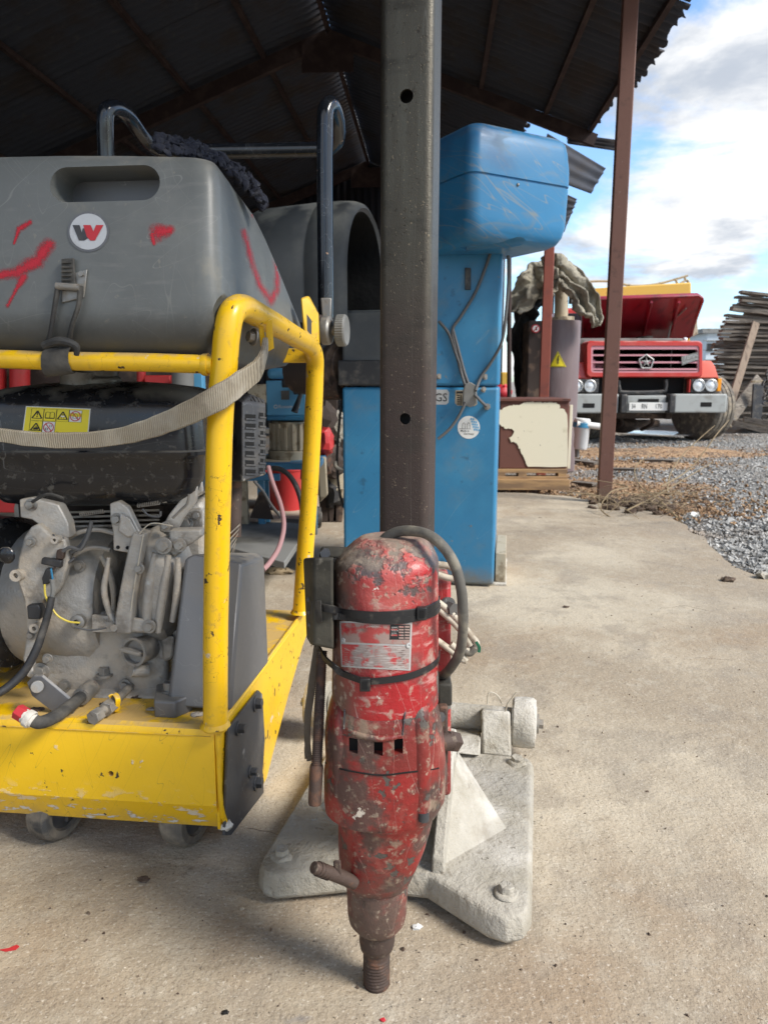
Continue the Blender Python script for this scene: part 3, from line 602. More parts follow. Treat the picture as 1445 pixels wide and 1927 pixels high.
# crumbs and chips scattered over the slab
sp = []
for _ in range(420):
    y = .75 + 6 * rnd.random() ** 1.5; x = rnd.uniform(-.6, .5) * y + .1
    if inside(x, y): sp.append((x, y, .001, rnd.uniform(.0012, .0035)))
tag(stones('litter', sp, MT['soil'], seed=9), 'dark crumbs and chips scattered over the concrete floor', 'litter')
# twigs and dry stalks
tw = thing('dry_twigs', 'tangle of dry twigs and stalks at the foot of the brown post', 'twigs', tuple(G(1200, 955)))
for i in range(64):
    x0 = rnd.uniform(1120, 1330); p0 = G(x0, rnd.uniform(945, 985), .02); a_ = rnd.uniform(-1, 1)
    q = [p0 + Vector((k * .07 * math.cos(i) * rnd.uniform(.6, 1.3) + noise.noise(Vector((i, k, 0))) * .05, k * .04 * math.sin(i * 2.3), .03 + .05 * k * (1 - k / 7) + .03 * noise.noise(Vector((k, i, 3))))) for k in range(6)]
    B().tube(q, rnd.uniform(.001, .0026), n=5, sub=3).build('twig', MT['straw' if i % 3 else 'soil'], tw)
for pts in ([(1255, 925), (1262, 890), (1290, 850), (1345, 800)], [(1245, 915), (1300, 880), (1350, 815), (1372, 790)], [(1285, 985), (1240, 940), (1205, 915), (1195, 880), (1230, 850)], [(1335, 1010), (1280, 975), (1235, 950), (1210, 930), (1190, 905)], [(1150, 975), (1130, 955), (1150, 925), (1180, 915), (1100, 900)], [(1180, 960), (1240, 930), (1290, 900), (1340, 870)]):
    B().tube([P(x, y, 4.75 + .12 * k) for k, (x, y) in enumerate(pts)], [.006] + [.004] * (len(pts) - 2) + [.002], n=6).build('twig', MT['straw'], tw)
# scrap boards lying in the litter behind the post
for i, (x0, y0, x1, y1, w_) in enumerate(((1075, 862, 1125, 874, .1), (1195, 862, 1270, 868, .09), (1080, 905, 1120, 912, .07), (1150, 880, 1200, 884, .06))):
    p, q = G(x0, y0, .0), G(x1, y1, .0); d = (q - p).normalized(); m_ = (p + q) / 2
    o = B().box((0, 0, 0), ((q - p).length, w_, .025)).build('scrap_board', MT['wood_grey'], bev=.003); o.location = m_ + Vector((0, 0, -.005)); o.rotation_euler = (R(4), R(-3), math.atan2(d.y, d.x))
    tag(o, ('weathered board lying between the pale box and the post', 'weathered board half buried in sawdust below the truck', 'short board on the dirt just left of the post foot', 'short board behind the post near the sawdust')[i], 'board')

# ================================================================== SHED
YAW = R(3.8); CA, SA = math.cos(YAW), math.sin(YAW)
def S(a_, b_, z): return Vector((a_ * CA + b_ * SA, -a_ * SA + b_ * CA, z))
EA, EZ, RA = 2.07, 3.6, -1.26; SL = math.tan(R(21))
def rz(a_): return EZ + SL * ((EA - a_) if a_ > RA else (EA - RA) - (RA - a_))
LA = RA - (EA - RA) - 1.2
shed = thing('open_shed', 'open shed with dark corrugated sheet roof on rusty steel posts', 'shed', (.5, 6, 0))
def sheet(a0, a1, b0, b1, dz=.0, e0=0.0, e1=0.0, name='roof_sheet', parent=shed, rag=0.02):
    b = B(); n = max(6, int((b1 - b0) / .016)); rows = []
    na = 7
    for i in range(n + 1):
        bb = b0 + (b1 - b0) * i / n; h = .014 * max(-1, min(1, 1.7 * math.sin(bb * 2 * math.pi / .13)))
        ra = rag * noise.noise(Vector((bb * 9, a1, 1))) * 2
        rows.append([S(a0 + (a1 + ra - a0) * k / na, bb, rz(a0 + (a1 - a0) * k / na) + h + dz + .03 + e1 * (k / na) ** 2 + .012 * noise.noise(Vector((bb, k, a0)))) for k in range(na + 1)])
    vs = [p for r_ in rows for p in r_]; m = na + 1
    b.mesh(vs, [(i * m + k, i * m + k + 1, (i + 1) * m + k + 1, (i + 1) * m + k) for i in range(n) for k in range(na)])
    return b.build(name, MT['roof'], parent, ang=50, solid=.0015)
bb = -2.0; i = 0  # roof carried on unseen behind the camera to darken the near floor
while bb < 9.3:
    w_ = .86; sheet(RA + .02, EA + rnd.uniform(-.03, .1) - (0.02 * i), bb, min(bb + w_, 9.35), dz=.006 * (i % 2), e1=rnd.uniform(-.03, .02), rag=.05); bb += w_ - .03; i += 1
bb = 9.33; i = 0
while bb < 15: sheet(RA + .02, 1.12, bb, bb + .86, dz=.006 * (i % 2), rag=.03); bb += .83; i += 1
bb = -2.0; i = 0  # left slope also extended unseen over the camera for its shade
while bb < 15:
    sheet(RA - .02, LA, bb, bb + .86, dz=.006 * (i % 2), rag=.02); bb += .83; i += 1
# frame: trusses (two rafters and a tie each), purlins, ridge beam, posts
def beam(name, p, q, wd, hg, m, parent, **k):
    d = (q - p).normalized(); side = d.cross(Vector((0, 0, 1))).normalized() if abs(d.z) < .95 else Vector((1, 0, 0)); up = side.cross(d).normalized()
    rot = Matrix((side, d, up)).transposed(); return B().box((p + q) / 2, (wd, (q - p).length, hg), rot).build(name, m, parent, **k)
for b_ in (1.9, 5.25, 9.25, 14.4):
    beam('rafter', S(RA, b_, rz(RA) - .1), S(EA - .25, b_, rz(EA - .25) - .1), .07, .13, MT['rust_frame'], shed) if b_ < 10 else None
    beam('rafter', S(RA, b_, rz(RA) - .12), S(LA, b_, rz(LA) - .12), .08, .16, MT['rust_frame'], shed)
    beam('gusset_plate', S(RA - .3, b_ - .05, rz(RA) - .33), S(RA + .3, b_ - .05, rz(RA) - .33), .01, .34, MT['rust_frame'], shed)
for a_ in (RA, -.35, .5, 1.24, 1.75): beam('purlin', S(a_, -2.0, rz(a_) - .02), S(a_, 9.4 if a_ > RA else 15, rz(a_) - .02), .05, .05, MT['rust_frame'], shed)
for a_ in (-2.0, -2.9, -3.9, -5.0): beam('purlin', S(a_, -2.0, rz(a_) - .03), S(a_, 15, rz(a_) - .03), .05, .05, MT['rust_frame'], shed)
def post(px, py, Y, wd, m, top, name='post'):
    g = P(px, py, Y); x = g.x
    b = B(); b.box((x, Y, (top - .1) / 2), (wd, wd * .8, top + .1), Matrix.Rotation(-YAW - R(4), 3, 'Z'))
    return b.build(name, m, shed, bev=.006)
post(1136, 945, 5.36, .098, MT['post'], 3.86)
post(1023, 750, 7.2, .09, MT['post_red'], 3.0)['label'] = 'thin red painted post in front of the brown cabinet'
for a_, b_ in ((LA + .3, 5.25), (LA + .3, 9.25)): beam('post', S(a_, b_, -.05), S(a_, b_, rz(a_) - .1), .1, .1, MT['post'], shed)
# far fragments of broken sheet beyond the last truss
def frag(pts, Y0, Y1, name='broken_sheet'):
    b = B(); tl, tr, br, bl = [P(*p) for p in pts]; n = 36; rows = []
    nn = (tr - tl).cross(bl - tl).normalized()
    for i in range(n + 1):
        t = i / n; h = .02 * math.sin(t * 2 * math.pi * 3)
        rows.append([tl.lerp(bl, t).lerp(tr.lerp(br, t), k / 4) + nn * h + Vector((0, 0, .02 * noise.noise(Vector((t * 8, k, 0))) * (k == 4))) for k in range(5)])
    b.mesh([p for r_ in rows for p in r_], [(i * 5 + k, i * 5 + k + 1, i * 5 + k + 6, i * 5 + k + 5) for i in range(n) for k in range(4)])
    return b.build(name, MT['roof'], shed, ang=50, solid=.002)
frag([(1030, 250, 10.0), (1140, 316, 10.2), (1112, 364, 9.9), (1020, 330, 9.7)], 0, 0)
frag([(1035, 350, 10.4), (1086, 374, 10.5), (1076, 402, 10.3), (1030, 420, 10.2)], 0, 0)
frag([(1030, 395, 10.5), (1076, 400, 10.5), (1062, 435, 10.4), (1030, 470, 10.2)], 0, 0)
frag([(1066, 250, 9.5), (1160, 262, 9.45), (1156, 283, 9.4), (1068, 270, 9.4)], 0, 0)
# walls of the shed's closed part, upright corrugated sheets
for k in range(7):
    a0 = LA + .1 + k * 1.0; b = B(); n = 60; rows = []
    for i in range(n + 1):
        a_ = a0 + 1.0 * i / n; h = .014 * max(-1, min(1, 1.7 * math.sin(a_ * 2 * math.pi / .13))); rows.append([S(a_, 14.6 + h, z) for z in (-.05, rz(a_) * .5, rz(a_))])
    b.mesh([p for r_ in rows for p in r_], [(i * 3 + j, i * 3 + j + 1, i * 3 + j + 4, i * 3 + j + 3) for i in range(n) for j in range(2)]); b.build('wall_sheet', MT['roof'], shed, solid=.0015)
for k in range(14):
    b0 = -2.2 + k * 1.2; b = B(); n = 60; rows = []  # left wall extended unseen behind the camera to block light
    for i in range(n + 1):
        y = b0 + 1.2 * i / n; h = .014 * max(-1, min(1, 1.7 * math.sin(y * 2 * math.pi / .13))); rows.append([S(LA + .15 + h, y, z) for z in (-.05, rz(LA) - .05)])
    b.mesh([p for r_ in rows for p in r_], [(i * 2, i * 2 + 1, i * 2 + 3, i * 2 + 2) for i in range(n)]); b.build('wall_sheet', MT['roof'], shed, solid=.0015)
beam('wall_rail', S(LA, 14.5, 1.6), S(LA + 7, 14.5, 1.6), .06, .08, MT['rust_frame'], shed)
# ================================================================== FLOOR SAW
FC = Vector((-.295, 1.21, 0)); sr = Vector((math.cos(R(6)), -math.sin(R(6)), 0)); sf = Vector((math.sin(R(7)), math.cos(R(7)), 0)); ZZ = Vector((0, 0, 1))
def Q(x, d, z): return FC + sr * x + sf * d + ZZ * z
saw = thing('floor_saw', 'yellow walk-behind floor saw with grey water tank and black bar handle', 'floor saw', tuple(Q(-.33, .4, 0)))
DZ = .270
# deck: front apron, deck plate, side plates
b = B(); prof = [(0.015, .277), (0.004, .273), (0, .263), (-.003, .13), (.022, .074), (.030, .076), (.008, .132), (.008, .258), (.02, .266)]
b.rings([[Q(x, d, z) for d, z in prof] for x in (-.95, -.8, -.6, -.4, -.2, -.004)])
apron = b.build('apron', MT['yellow_apron'], saw, ang=25, wob=.0015, wsc=5)
cb = B(); c0 = P(211, 1453, 1.235); cb.cyl(c0 + Vector((0, -.06, 0)), c0 + Vector((0, .06, 0)), .0052, n=20)
for x_ in (163, -2):
    c0 = P(x_, 1364, 1.225); cb.box(c0, (.014, .06, .012))
cut(apron, cb, 25)
deck = B().box(Q(-.475, .36, DZ - .004), (.95, .69, .008), Matrix((sr, sf, ZZ)).transposed()).build('deck_plate', MT['yellow_apron'], saw, bev=.002)
sidep = [(0, .30), (.70, .305), (.86, .26), (.80, .2), (.62, .16), (.42, .07), (.27, -.0), (.17, .012), (.02, .065), (0, .08)]
sidep = [(0.004, .275), (.78, .278), (.84, .255), (.80, .225), (.66, .185), (.50, .115), (.36, .045), (.30, .012), (.24, .01), (.03, .06), (0.004, .08)]
b = B(); b.prism([Q(-.001, d, z) for d, z in sidep], sr * -.006); b.build('side_plate', MT['yellow'], saw, bev=.0015)
b = B(); b.prism([Q(-.90, d, z) for d, z in sidep], sr * -.006); b.build('side_plate', MT['yellow'], saw)
# rolled weld seam at the corner
B().tube([Q(0, .004, .27), Q(.002, .003, .24), Q(.001, .004, .2), Q(.002, .003, .13), Q(.003, .02, .08)], [.0045, .005, .0042, .005, .006], n=8).build('corner_weld', MT['yellow'], saw, wob=.0015, wsc=60)
B().ball(Q(.004, .016, .08), .011, (1.3, 1, .8), 10, 8, jit=.006).build('dried_slurry', MT['slush'], saw)
# blade bracket plate on the right side, with its bolts
bp = [(425, 1372, 1.226), (482, 1299, 1.42), (489, 1306, 1.44), (494, 1390, 1.44), (490, 1450, 1.43), (492, 1492, 1.415), (430, 1572, 1.235), (418, 1572, 1.222)]
def sideq(px, py, off=.002):
    d = ray(px, py); o = Vector((0, 0, H)); n = sf.cross(ZZ).normalized(); p0 = Q(off, 0, 0); return o + d * ((p0 - o).dot(n) / d.dot(n))
b = B(); b.prism([sideq(x, y) for x, y, _ in bp], sr * .0055); brk = b.build('bracket_plate', MT['dark_steel'], saw, bev=.001)
for x, y, s in ((480, 1324, .0115), (447, 1371, .0095), (470, 1452, .0085), (481, 1473, .0115)):
    B().bolt(sideq(x, y, .0075), sr, s, .015).build('bolt', MT['dark_steel'], saw, bev=.0006)
# castor wheels
for (x, y, yy, hid) in ((342, 1608, 1.262, 0), (92, 1597, 1.285, 0)):
    p = G(x, y); ax = Vector((.93, -.36, 0)).normalized(); c0 = Vector((p.x, p.y + .042, .057)); b = B()
    b.lathe([(.02, -.026), (.05, -.026), (.056, -.018), (.057, 0), (.056, .018), (.05, .026), (.036, .0265), (.034, .02), (.016, .02)], c0, ax, 36); wh = b.build('castor_wheel', MT['tyre'], saw, ang=30)
    B().lathe([(.001, .018), (.03, .018), (.0325, .021), (.02, .023), (.012, .03), (.001, .03)], c0, ax, 24).build('wheel_hub', MT['dark_steel'], wh)
    B().box(c0 + Vector((0, .02, .06)), (.07, .05, .006)).box(c0 + ax * .034 + Vector((0, 0, .025)), (.006, .03, .07)).box(c0 - ax * .034 + Vector((0, 0, .025)), (.006, .03, .07)).build('castor_fork', MT['dark_steel'], saw)
# frame tubes
TR = .0215
ft = [P(405, 1372, 1.222), P(406, 1200, 1.222), P(409, 1000, 1.222), P(414, 800, 1.222), P(422, 680, 1.222), P(428, 622, 1.222), P(437, 588, 1.232), P(455, 578, 1.262), P(478, 588, 1.31), P(520, 612, 1.44), P(560, 636, 1.62), P(582, 650, 1.75), P(592, 672, 1.80), P(592, 710, 1.82), P(589, 800, 1.83), P(580, 960, 1.835), P(566, 1152, 1.84)]
fr = B(); fr.tube(ft, [TR] * 7 + [TR * 1.0] * 2 + [TR] * 8, n=20, sub=6, up=(0, 0, 0) if False else None).build('frame_tube', MT['yellow'], saw, wob=.0008, wsc=14)
B().tube([P(x, y, Y) for x, y, Y in ((-120, 673, 1.262), (0, 675, 1.25), (120, 679, 1.243), (250, 681, 1.235), (380, 685, 1.225), (404, 686, 1.222))], .0152, n=18, sub=3).build('cross_tube', MT['yellow'], saw, wob=.0006, wsc=12)
B().lathe([(.0185, 0), (.0185, .008), (.0165, .012)], P(393, 686, 1.226), (-1, .1, 0), 20).lathe([(.027, 0), (.0245, .004), (.022, .008)], P(405, 1366, 1.222), (0, 0, 1), 20).lathe([(.027, 0), (.0245, .004), (.022, .008)], P(566, 1153, 1.84), (0, 0, 1), 20).build('weld_collar', MT['yellow'], saw, wob=.001, wsc=80)
# underside plate between rear posts and tank lugs
B().box(P(500, 669, 1.82), (.25, .02, .034)).build('rear_brace', MT['yellow'], saw, bev=.002)
B().hull([P(566, 560, 1.80), P(580, 556, 1.82), P(598, 590, 1.82), P(600, 648, 1.82), P(572, 640, 1.80), P(566, 560, 1.83), P(582, 556, 1.85), P(600, 590, 1.85), P(602, 648, 1.85)]).build('handle_lug', MT['yellow'], saw, bev=.004)
b = B(); b.prism([P(577, 590, 1.79), P(586, 602, 1.79), P(586, 632, 1.79), P(578, 622, 1.79)], (0, .004, 0)); b.build('tank_clip', MT['guard'], saw)

# water tank --------------------------------------------------------
def tring(z, xl, xr0, xr1, d0, d1, rad, bow=0.0):
    """rounded quadrilateral: front edge xl..xr0 at d0, rear edge narrower at d1"""
    cs = [(xr0, d0), (xr1, d1), (-.66 - xr1 + .03, d1), (xl, d0)]; out = []
    for i in range(4):
        p, c_, n_ = Vector((*cs[i - 1], 0)), Vector((*cs[i], 0)), Vector((*cs[(i + 1) % 4], 0))
        a_ = c_ + (p - c_).normalized() * rad; e_ = c_ + (n_ - c_).normalized() * rad
        for k in range(7):
            t = k / 6; q = a_ * (1 - t) ** 2 + c_ * 2 * t * (1 - t) + e_ * t * t; out.append(Q(q.x, q.y, z))
        for k in range(1, 6): 
            t = k / 6; q = e_.lerp(n_ + (c_ - n_).normalized() * rad, t); out.append(Q(q.x, q.y - (bow * (1 - (2 * t - 1) ** 2) if i == 3 else 0), z))
    return out
b = B()
b.rings([tring(*a_) for a_ in ((.905, -.60, -.03, -.07, .07, .62, .02), (.916, -.67, .005, -.03, .035, .68, .025), (.935, -.70, .015, -.02, .012, .72, .03), (.965, -.725, .028, -.01, -.004, .745, .035), (.99, -.73, .036, 0, -.006, .75, .035), (1.02, -.73, .036, -.002, -.004, .73, .035),
    (1.06, -.725, .034, -.008, .0, .68, .035), (1.12, -.715, .032, -.016, .010, .60, .036), (1.18, -.705, .030, -.022, .022, .50, .038), (1.213, -.695, .026, -.028, .030, .44, .04), (1.226, -.685, .018, -.036, .038, .42, .042), (1.231, -.66, .0, -.06, .06, .38, .05))])
tank = b.build('water_tank', MT['grey_plastic'], saw, ang=50)
for v in tank.data.vertices:    # crown of the top edge
    x = (v.co + ORG[saw] - FC).dot(sr); z = v.co.z
    if z > 1.1: v.co.z += .012 * (1 - min(1, ((x + .34) / .36) ** 2)) * (z - 1.1) / .13
cb = B()   # grip recess: rounded slot, deeper at the bottom
def slot(x0, y0, x1, y1, Y0, Y1, rd, g=0):
    rr = []
    for Y in (Y0, Y1):
        a_, c_ = P(x0, y1, 1.245), P(x1, y0, 1.245); r_ = rd; pts = []
        for sx, sz, ang0 in ((c_.x, c_.z, 0), (a_.x, c_.z, 90), (a_.x, a_.z, 180), (c_.x, a_.z, 270)):
            for k in range(7):
                t = R(ang0 + 15 * k); sg = (1 if ang0 in (0, 270) else -1, 1 if ang0 < 180 else -1)
                e = g if Y == Y0 else 0
                pts.append(Vector((sx - sg[0] * r_ + (r_ + e) * math.cos(t), Y + (sx - sg[0] * r_) * -.105, sz - sg[1] * r_ + (r_ + e) * math.sin(t))))
        rr.append(pts)
    return rr
cb.rings(slot(98, 318, 292, 368, 1.15, 1.31, .02, .012)); cut(tank, cb, 50)
B().rings([[Vector(p) for p in r_] for r_ in slot(92, 300, 300, 385, 1.2785, 1.281, .02)]).build('grip_back', MT['guard'], tank)
cb = B(); cb.tube([P(436, 640, 1.20), P(440, 590, 1.215), P(462, 576, 1.25), P(490, 590, 1.32)], [.027, .033, .031, .02], n=20); cut(tank, cb, 50)
# W badge
cxw, cyw = 167, 436
M1 = lambda rr, nm, m_, l_: decal(tank, nm, [circ(cxw, cyw, rr, rr * .97, 36)], m_, tank, lift=l_)
M1(39, 'badge_rim', MT['guard'], .0012); M1(35, 'badge', MT['silver'], .0018)
decal(tank, 'badge_letter', [[(138, 424), (151, 424), (160, 453), (150, 453)], [(157, 430), (165, 430), (170, 446), (160, 453), (155, 440)]], MT['dark_steel'], tank, lift=.0024)
decal(tank, 'badge_letter', [[(158, 424), (172, 424), (179, 440), (171, 453), (165, 446)], [(171, 453), (182, 424), (196, 424), (180, 453)]], MT['label_red'], tank, lift=.0026)
# red spray marks
def seg_mask(segs):
    def f(x, y):
        best = 0
        for (x0, y0, x1, y1, r0, r1) in segs:
            dx, dy = x1 - x0, y1 - y0; t = max(0, min(1, ((x - x0) * dx + (y - y0) * dy) / (dx * dx + dy * dy + 1e-6)))
            d = math.hypot(x - x0 - dx * t, y - y0 - dy * t); r_ = r0 + (r1 - r0) * t; best = max(best, 1.35 * (1 - d / (r_ * 1.5)))
        return max(0, best)
    return f
for box_, segs in (([(0, 405), (70, 405), (70, 475), (0, 475)], [(56, 418, 36, 430, 6, 6), (36, 430, 26, 458, 6, 3)]),
        ([(-20, 435), (115, 435), (115, 600), (-20, 600)], [(92, 460, 70, 490, 14, 15), (70, 490, 30, 512, 16, 13), (30, 512, -10, 520, 12, 10), (45, 520, 30, 545, 9, 4), (30, 545, 14, 575, 4, 5)]),
        ([(265, 410), (345, 410), (345, 475), (265, 475)], [(298, 437, 320, 433, 18, 10), (286, 440, 290, 458, 6, 4)]),
        ([(440, 385), (540, 385), (540, 590), (440, 590)], [(459, 435, 476, 500, 8, 8), (476, 500, 488, 535, 8, 8), (488, 535, 510, 566, 8, 10), (510, 566, 521, 545, 10, 9), (521, 545, 522, 510, 8, 7), (522, 510, 512, 460, 7, 5), (474, 398, 476, 406, 4, 4), (494, 420, 496, 432, 5, 5)])):
    decal(tank, 'paint_mark', [box_], MT['spray'], tank, lift=.0006, nx=46, ny=46, mask=(lambda f, k: (lambda x, y: f(x, y) * k))(seg_mask(segs), .62 if box_[0][0] > 400 else .9))
# rubber latch
b = B(); b.prism([on(tank, x, y, .004, 1.2) for x, y in ((120, 489), (143, 487), (147, 545), (120, 548))], (0, -.005, 0)); T = b.build('latch_tab', MT['rubber'], saw, bev=.0015)
for k in range(5): B().box(on(tank, 132, 497 + 8 * k, .0105, 1.2), (.015, .003, .0025)).build('latch_rib', MT['rubber'], T)
b = B(); b.prism([on(tank, x, y, .0012, 1.2) for x, y in ((120, 520), (166, 507), (160, 560), (118, 570))], (0, -.003, 0)); b.build('latch_plate', MT['steel'], saw, bev=.001)
B().cyl(on(tank, 114, 541, .012, 1.2), on(tank, 158, 544, .012, 1.2), .0055).build('latch_pin', MT['steel'], saw)
B().bolt(on(tank, 156, 517, .003, 1.2), (0, -1, 0), .004, .006).build('rivet', MT['steel'], saw)
lp = [(116, 540), (110, 575), (100, 622), (93, 645)]; rp = [(157, 540), (154, 575), (142, 610), (134, 640), (140, 660)]
b = B(); b.tube([on(tank, x, y, .010, 1.2) for x, y in lp], [.0048, .0042, .004, .0055], n=8); b.tube([on(tank, x, y, .010, 1.2) for x, y in rp[:4]], [.0048, .0042, .004, .0055], n=8); b.tube([P(82, 650, 1.197), P(112, 641, 1.19), P(142, 650, 1.195), P(144, 668, 1.2)], [.006, .0065, .006, .004], n=8); b.build('latch_loop', MT['rubber'], saw)
b = B(); rr = []
for t in range(0, 21):
    a_ = math.pi * (.08 + 1.84 * t / 20) + math.pi * .5; rr.append(P(112, 680, 1.243) + Vector((0, math.cos(a_) * .0185, math.sin(a_) * .0205)))
b.strap(rr, [.044] * 6 + [.046] * 9 + [.038] * 6, .004, up=(1, 0, .12), smooth=False); b.build('latch_clamp', MT['rubber'], saw)

# black push handle -------------------------------------------------
hp = [P(613, 598, 2.0), P(612, 480, 2.0), P(611, 340, 2.0), P(611, 240, 2.0), P(613, 206, 2.005), P(624, 196, 2.03), P(634, 225, 2.10), P(634, 262, 2.16), P(616, 279, 2.2), P(580, 281, 2.21), P(450, 283, 2.22), P(330, 284, 2.22), P(292, 276, 2.2), P(268, 255, 2.17), P(243, 220, 2.10), P(222, 204, 2.04), P(205, 205, 2.0), P(198, 222, 1.99), P(200, 300, 2.0), P(206, 420, 2.0)]
B().tube(hp, .0205, n=16, sub=5).build('handle_tube', MT['handle'], saw)
# pivot: serrated disc, washer, knob
ax = Vector((.985, -.17, 0)); pv = P(592, 622, 1.93)
B().lathe([(.034, 0), (.038, .006), (.038, .02), (.033, .022)], pv - ax * .012, ax, 28).build('pivot_boss', MT['yellow'], saw)
b = B(); rr = []
for h_ in (0, .006):
    rr.append([pv + ax * (.012 + h_) + (ax.orthogonal().normalized() * math.cos(a_) + ax.cross(ax.orthogonal().normalized()) * math.sin(a_)) * (.037 + .0025 * (k % 2)) for k, a_ in ((k, 2 * math.pi * k / 72) for k in range(72))])
b.rings(rr); b.build('toothed_disc', MT['rusty'], saw, ang=20)
B().lathe([(.034, 0), (.036, .004), (.036, .018), (.032, .024), (.022, .026)], pv + ax * .020, ax, 28).build('handle_clamp', MT['steel'], saw, bev=.001)
B().hull([P(603, 560, 1.97), P(624, 560, 1.97), P(607, 610, 1.97), P(622, 610, 1.97), P(603, 560, 2.01), P(624, 560, 2.01), P(607, 610, 2.01), P(622, 610, 2.01)]).build('handle_foot', MT['steel'], saw, bev=.003)
b = B(); rr = []; ex = ax.orthogonal().normalized(); ey = ax.cross(ex)
for h_, r_ in ((0, .036), (.003, .0385), (.022, .0385), (.026, .036), (.026, .03), (.024, .001)):
    rr.append([pv + ax * (.058 + h_) + (ex * math.cos(2 * math.pi * k / 80) + ey * math.sin(2 * math.pi * k / 80)) * (r_ + (.0012 * (k % 2) if r_ > .037 else 0)) for k in range(80)])
b.rings(rr); b.build('clamp_knob', MT['grey_plain'], saw, ang=20)
B().cyl(pv + ax * .04, pv + ax * .06, .012).build('knob_stud', MT['steel'], saw)

# strap bolt and webbing strap --------------------------------------
bq = P(488, 634, 1.335)
b = B(); b.prism([P(500, 604, 1.325), P(508, 600, 1.33), P(512, 655, 1.34), P(500, 662, 1.34)], (.004, .0, 0)); b.prism([P(486, 612, 1.325), P(492, 608, 1.33), P(498, 648, 1.34), P(490, 652, 1.34)], (.003, .0, 0)); b.build('strap_lug', MT['yellow'], saw, bev=.0008)
B().bolt(P(478, 634, 1.33), (-.75, -.62, .1), .0105, .012).build('bolt', MT['steel'], saw, bev=.0006)
sp_ = [(500, 640, 1.33, .012), (496, 668, 1.30, .022), (484, 694, 1.25, .034), (450, 722, 1.195, .0385), (410, 748, 1.165, .0385), (350, 779, 1.17, .036), (280, 807, 1.19, .031), (210, 823, 1.2, .027), (140, 829, 1.2, .026), (60, 826, 1.19, .024), (0, 818, 1.18, .022), (-80, 805, 1.16, .022)]
wb = B(); wb.strap([P(x, y, Y) for x, y, Y, _ in sp_], [s for *_, s in sp_], .009, up=(0, -.15, 1), sub=9); wb.build('lifting_strap', MT['webbing'], saw, wob=.0016, wsc=45)

# dark cloth crumpled over the tank top ------------------------------
cl = [(296, 262), (330, 268), (370, 276), (410, 292), (448, 318), (478, 345), (496, 380)]
b = B(); rows = []; nU, nV = 70, 22
for i in range(nU + 1):
    t = i / nU * (len(cl) - 1); k = min(int(t), len(cl) - 2); f = t - k; x = cl[k][0] * (1 - f) + cl[k + 1][0] * f; y = cl[k][1] * (1 - f) + cl[k + 1][1] * f
    Yc = 1.31 + .17 * (i / nU); wv = (24 + 9 * noise.noise(Vector((i * .12, 1, 0)))) * (1 if i < nU * .85 else .6)
    rw = []
    for j in range(nV + 1):
        s_ = j / nV; p = P(x + 4 * noise.noise(Vector((i * .2, j * .3, 5))), y + wv * (s_ - .25), Yc + .05 * (0.5 - s_))
        p += noise.noise_vector(Vector((i * .28, j * .42, 0))) * .016 + noise.noise_vector(Vector((i * .9, j * 1.1, 9))) * .006; rw.append(p)
    rows.append(rw)
b.mesh([p for r_ in rows for p in r_], [(i * (nV + 1) + j, i * (nV + 1) + j + 1, (i + 1) * (nV + 1) + j + 1, (i + 1) * (nV + 1) + j) for i in range(nU) for j in range(nV)])
ck = b.build('cloth', MT['cloth_dark'], None, ang=180, solid=.004, org=P(400, 300, 1.38)); tag(ck, 'dark navy rag crumpled over the grey tank top edge', 'cloth')

# ---------------------------------------------------------------- ENGINE
eng = MT['alu']
# fuel tank
def ering(z, x0, x1, y0, y1, rad): return rr_ring(((x0 + x1) / 2, (y0 + y1) / 2, 0), (x1 - x0) / 2, (y1 - y0) / 2, z, rad, 6)
Yt = 1.36; zt = lambda py: P(0, py, Yt).z; xt = lambda px: P(px, 850, Yt).x
b = B(); xl_, xr_ = xt(-55), xt(384)
b.rings([ering(zt(py), xl_ + i_, xr_ - j_, Yt - .02 + k_, Yt + .30 - k_, r_) for py, i_, j_, k_, r_ in ((962, .09, .11, .09, .03), (958, .06, .07, .055, .04), (948, .03, .036, .025, .045), (925, .012, .016, .008, .045), (895, .004, .006, .003, .045), (862, .0, .002, .001, .045), (856, -.007, -.004, -.005, .045), (849, -.007, -.004, -.005, .045), (846, 0, .001, .001, .045), (810, .002, .003, .001, .045), (780, .004, .006, .003, .045), (762, .008, .010, .006, .045), (749, .015, .018, .012, .042), (739, .027, .032, .022, .04), (730, .05, .06, .04, .04), (722, .10, .11, .08, .04), (718, .15, .16, .11, .03))])
ftank = b.build('fuel_tank', MT['black_gloss'], saw, ang=50)
B().lathe([(.05, 0), (.05, .012), (.044, .016), (.044, .05)], P(180, 724, 1.47), (0, 0, 1), 32).build('fuel_cap', MT['steel'], saw, bev=.002)
B().cyl(P(150, 724, 1.44), P(150, 700, 1.44), .035, n=30).build('cap_collar', MT['steel'], saw)
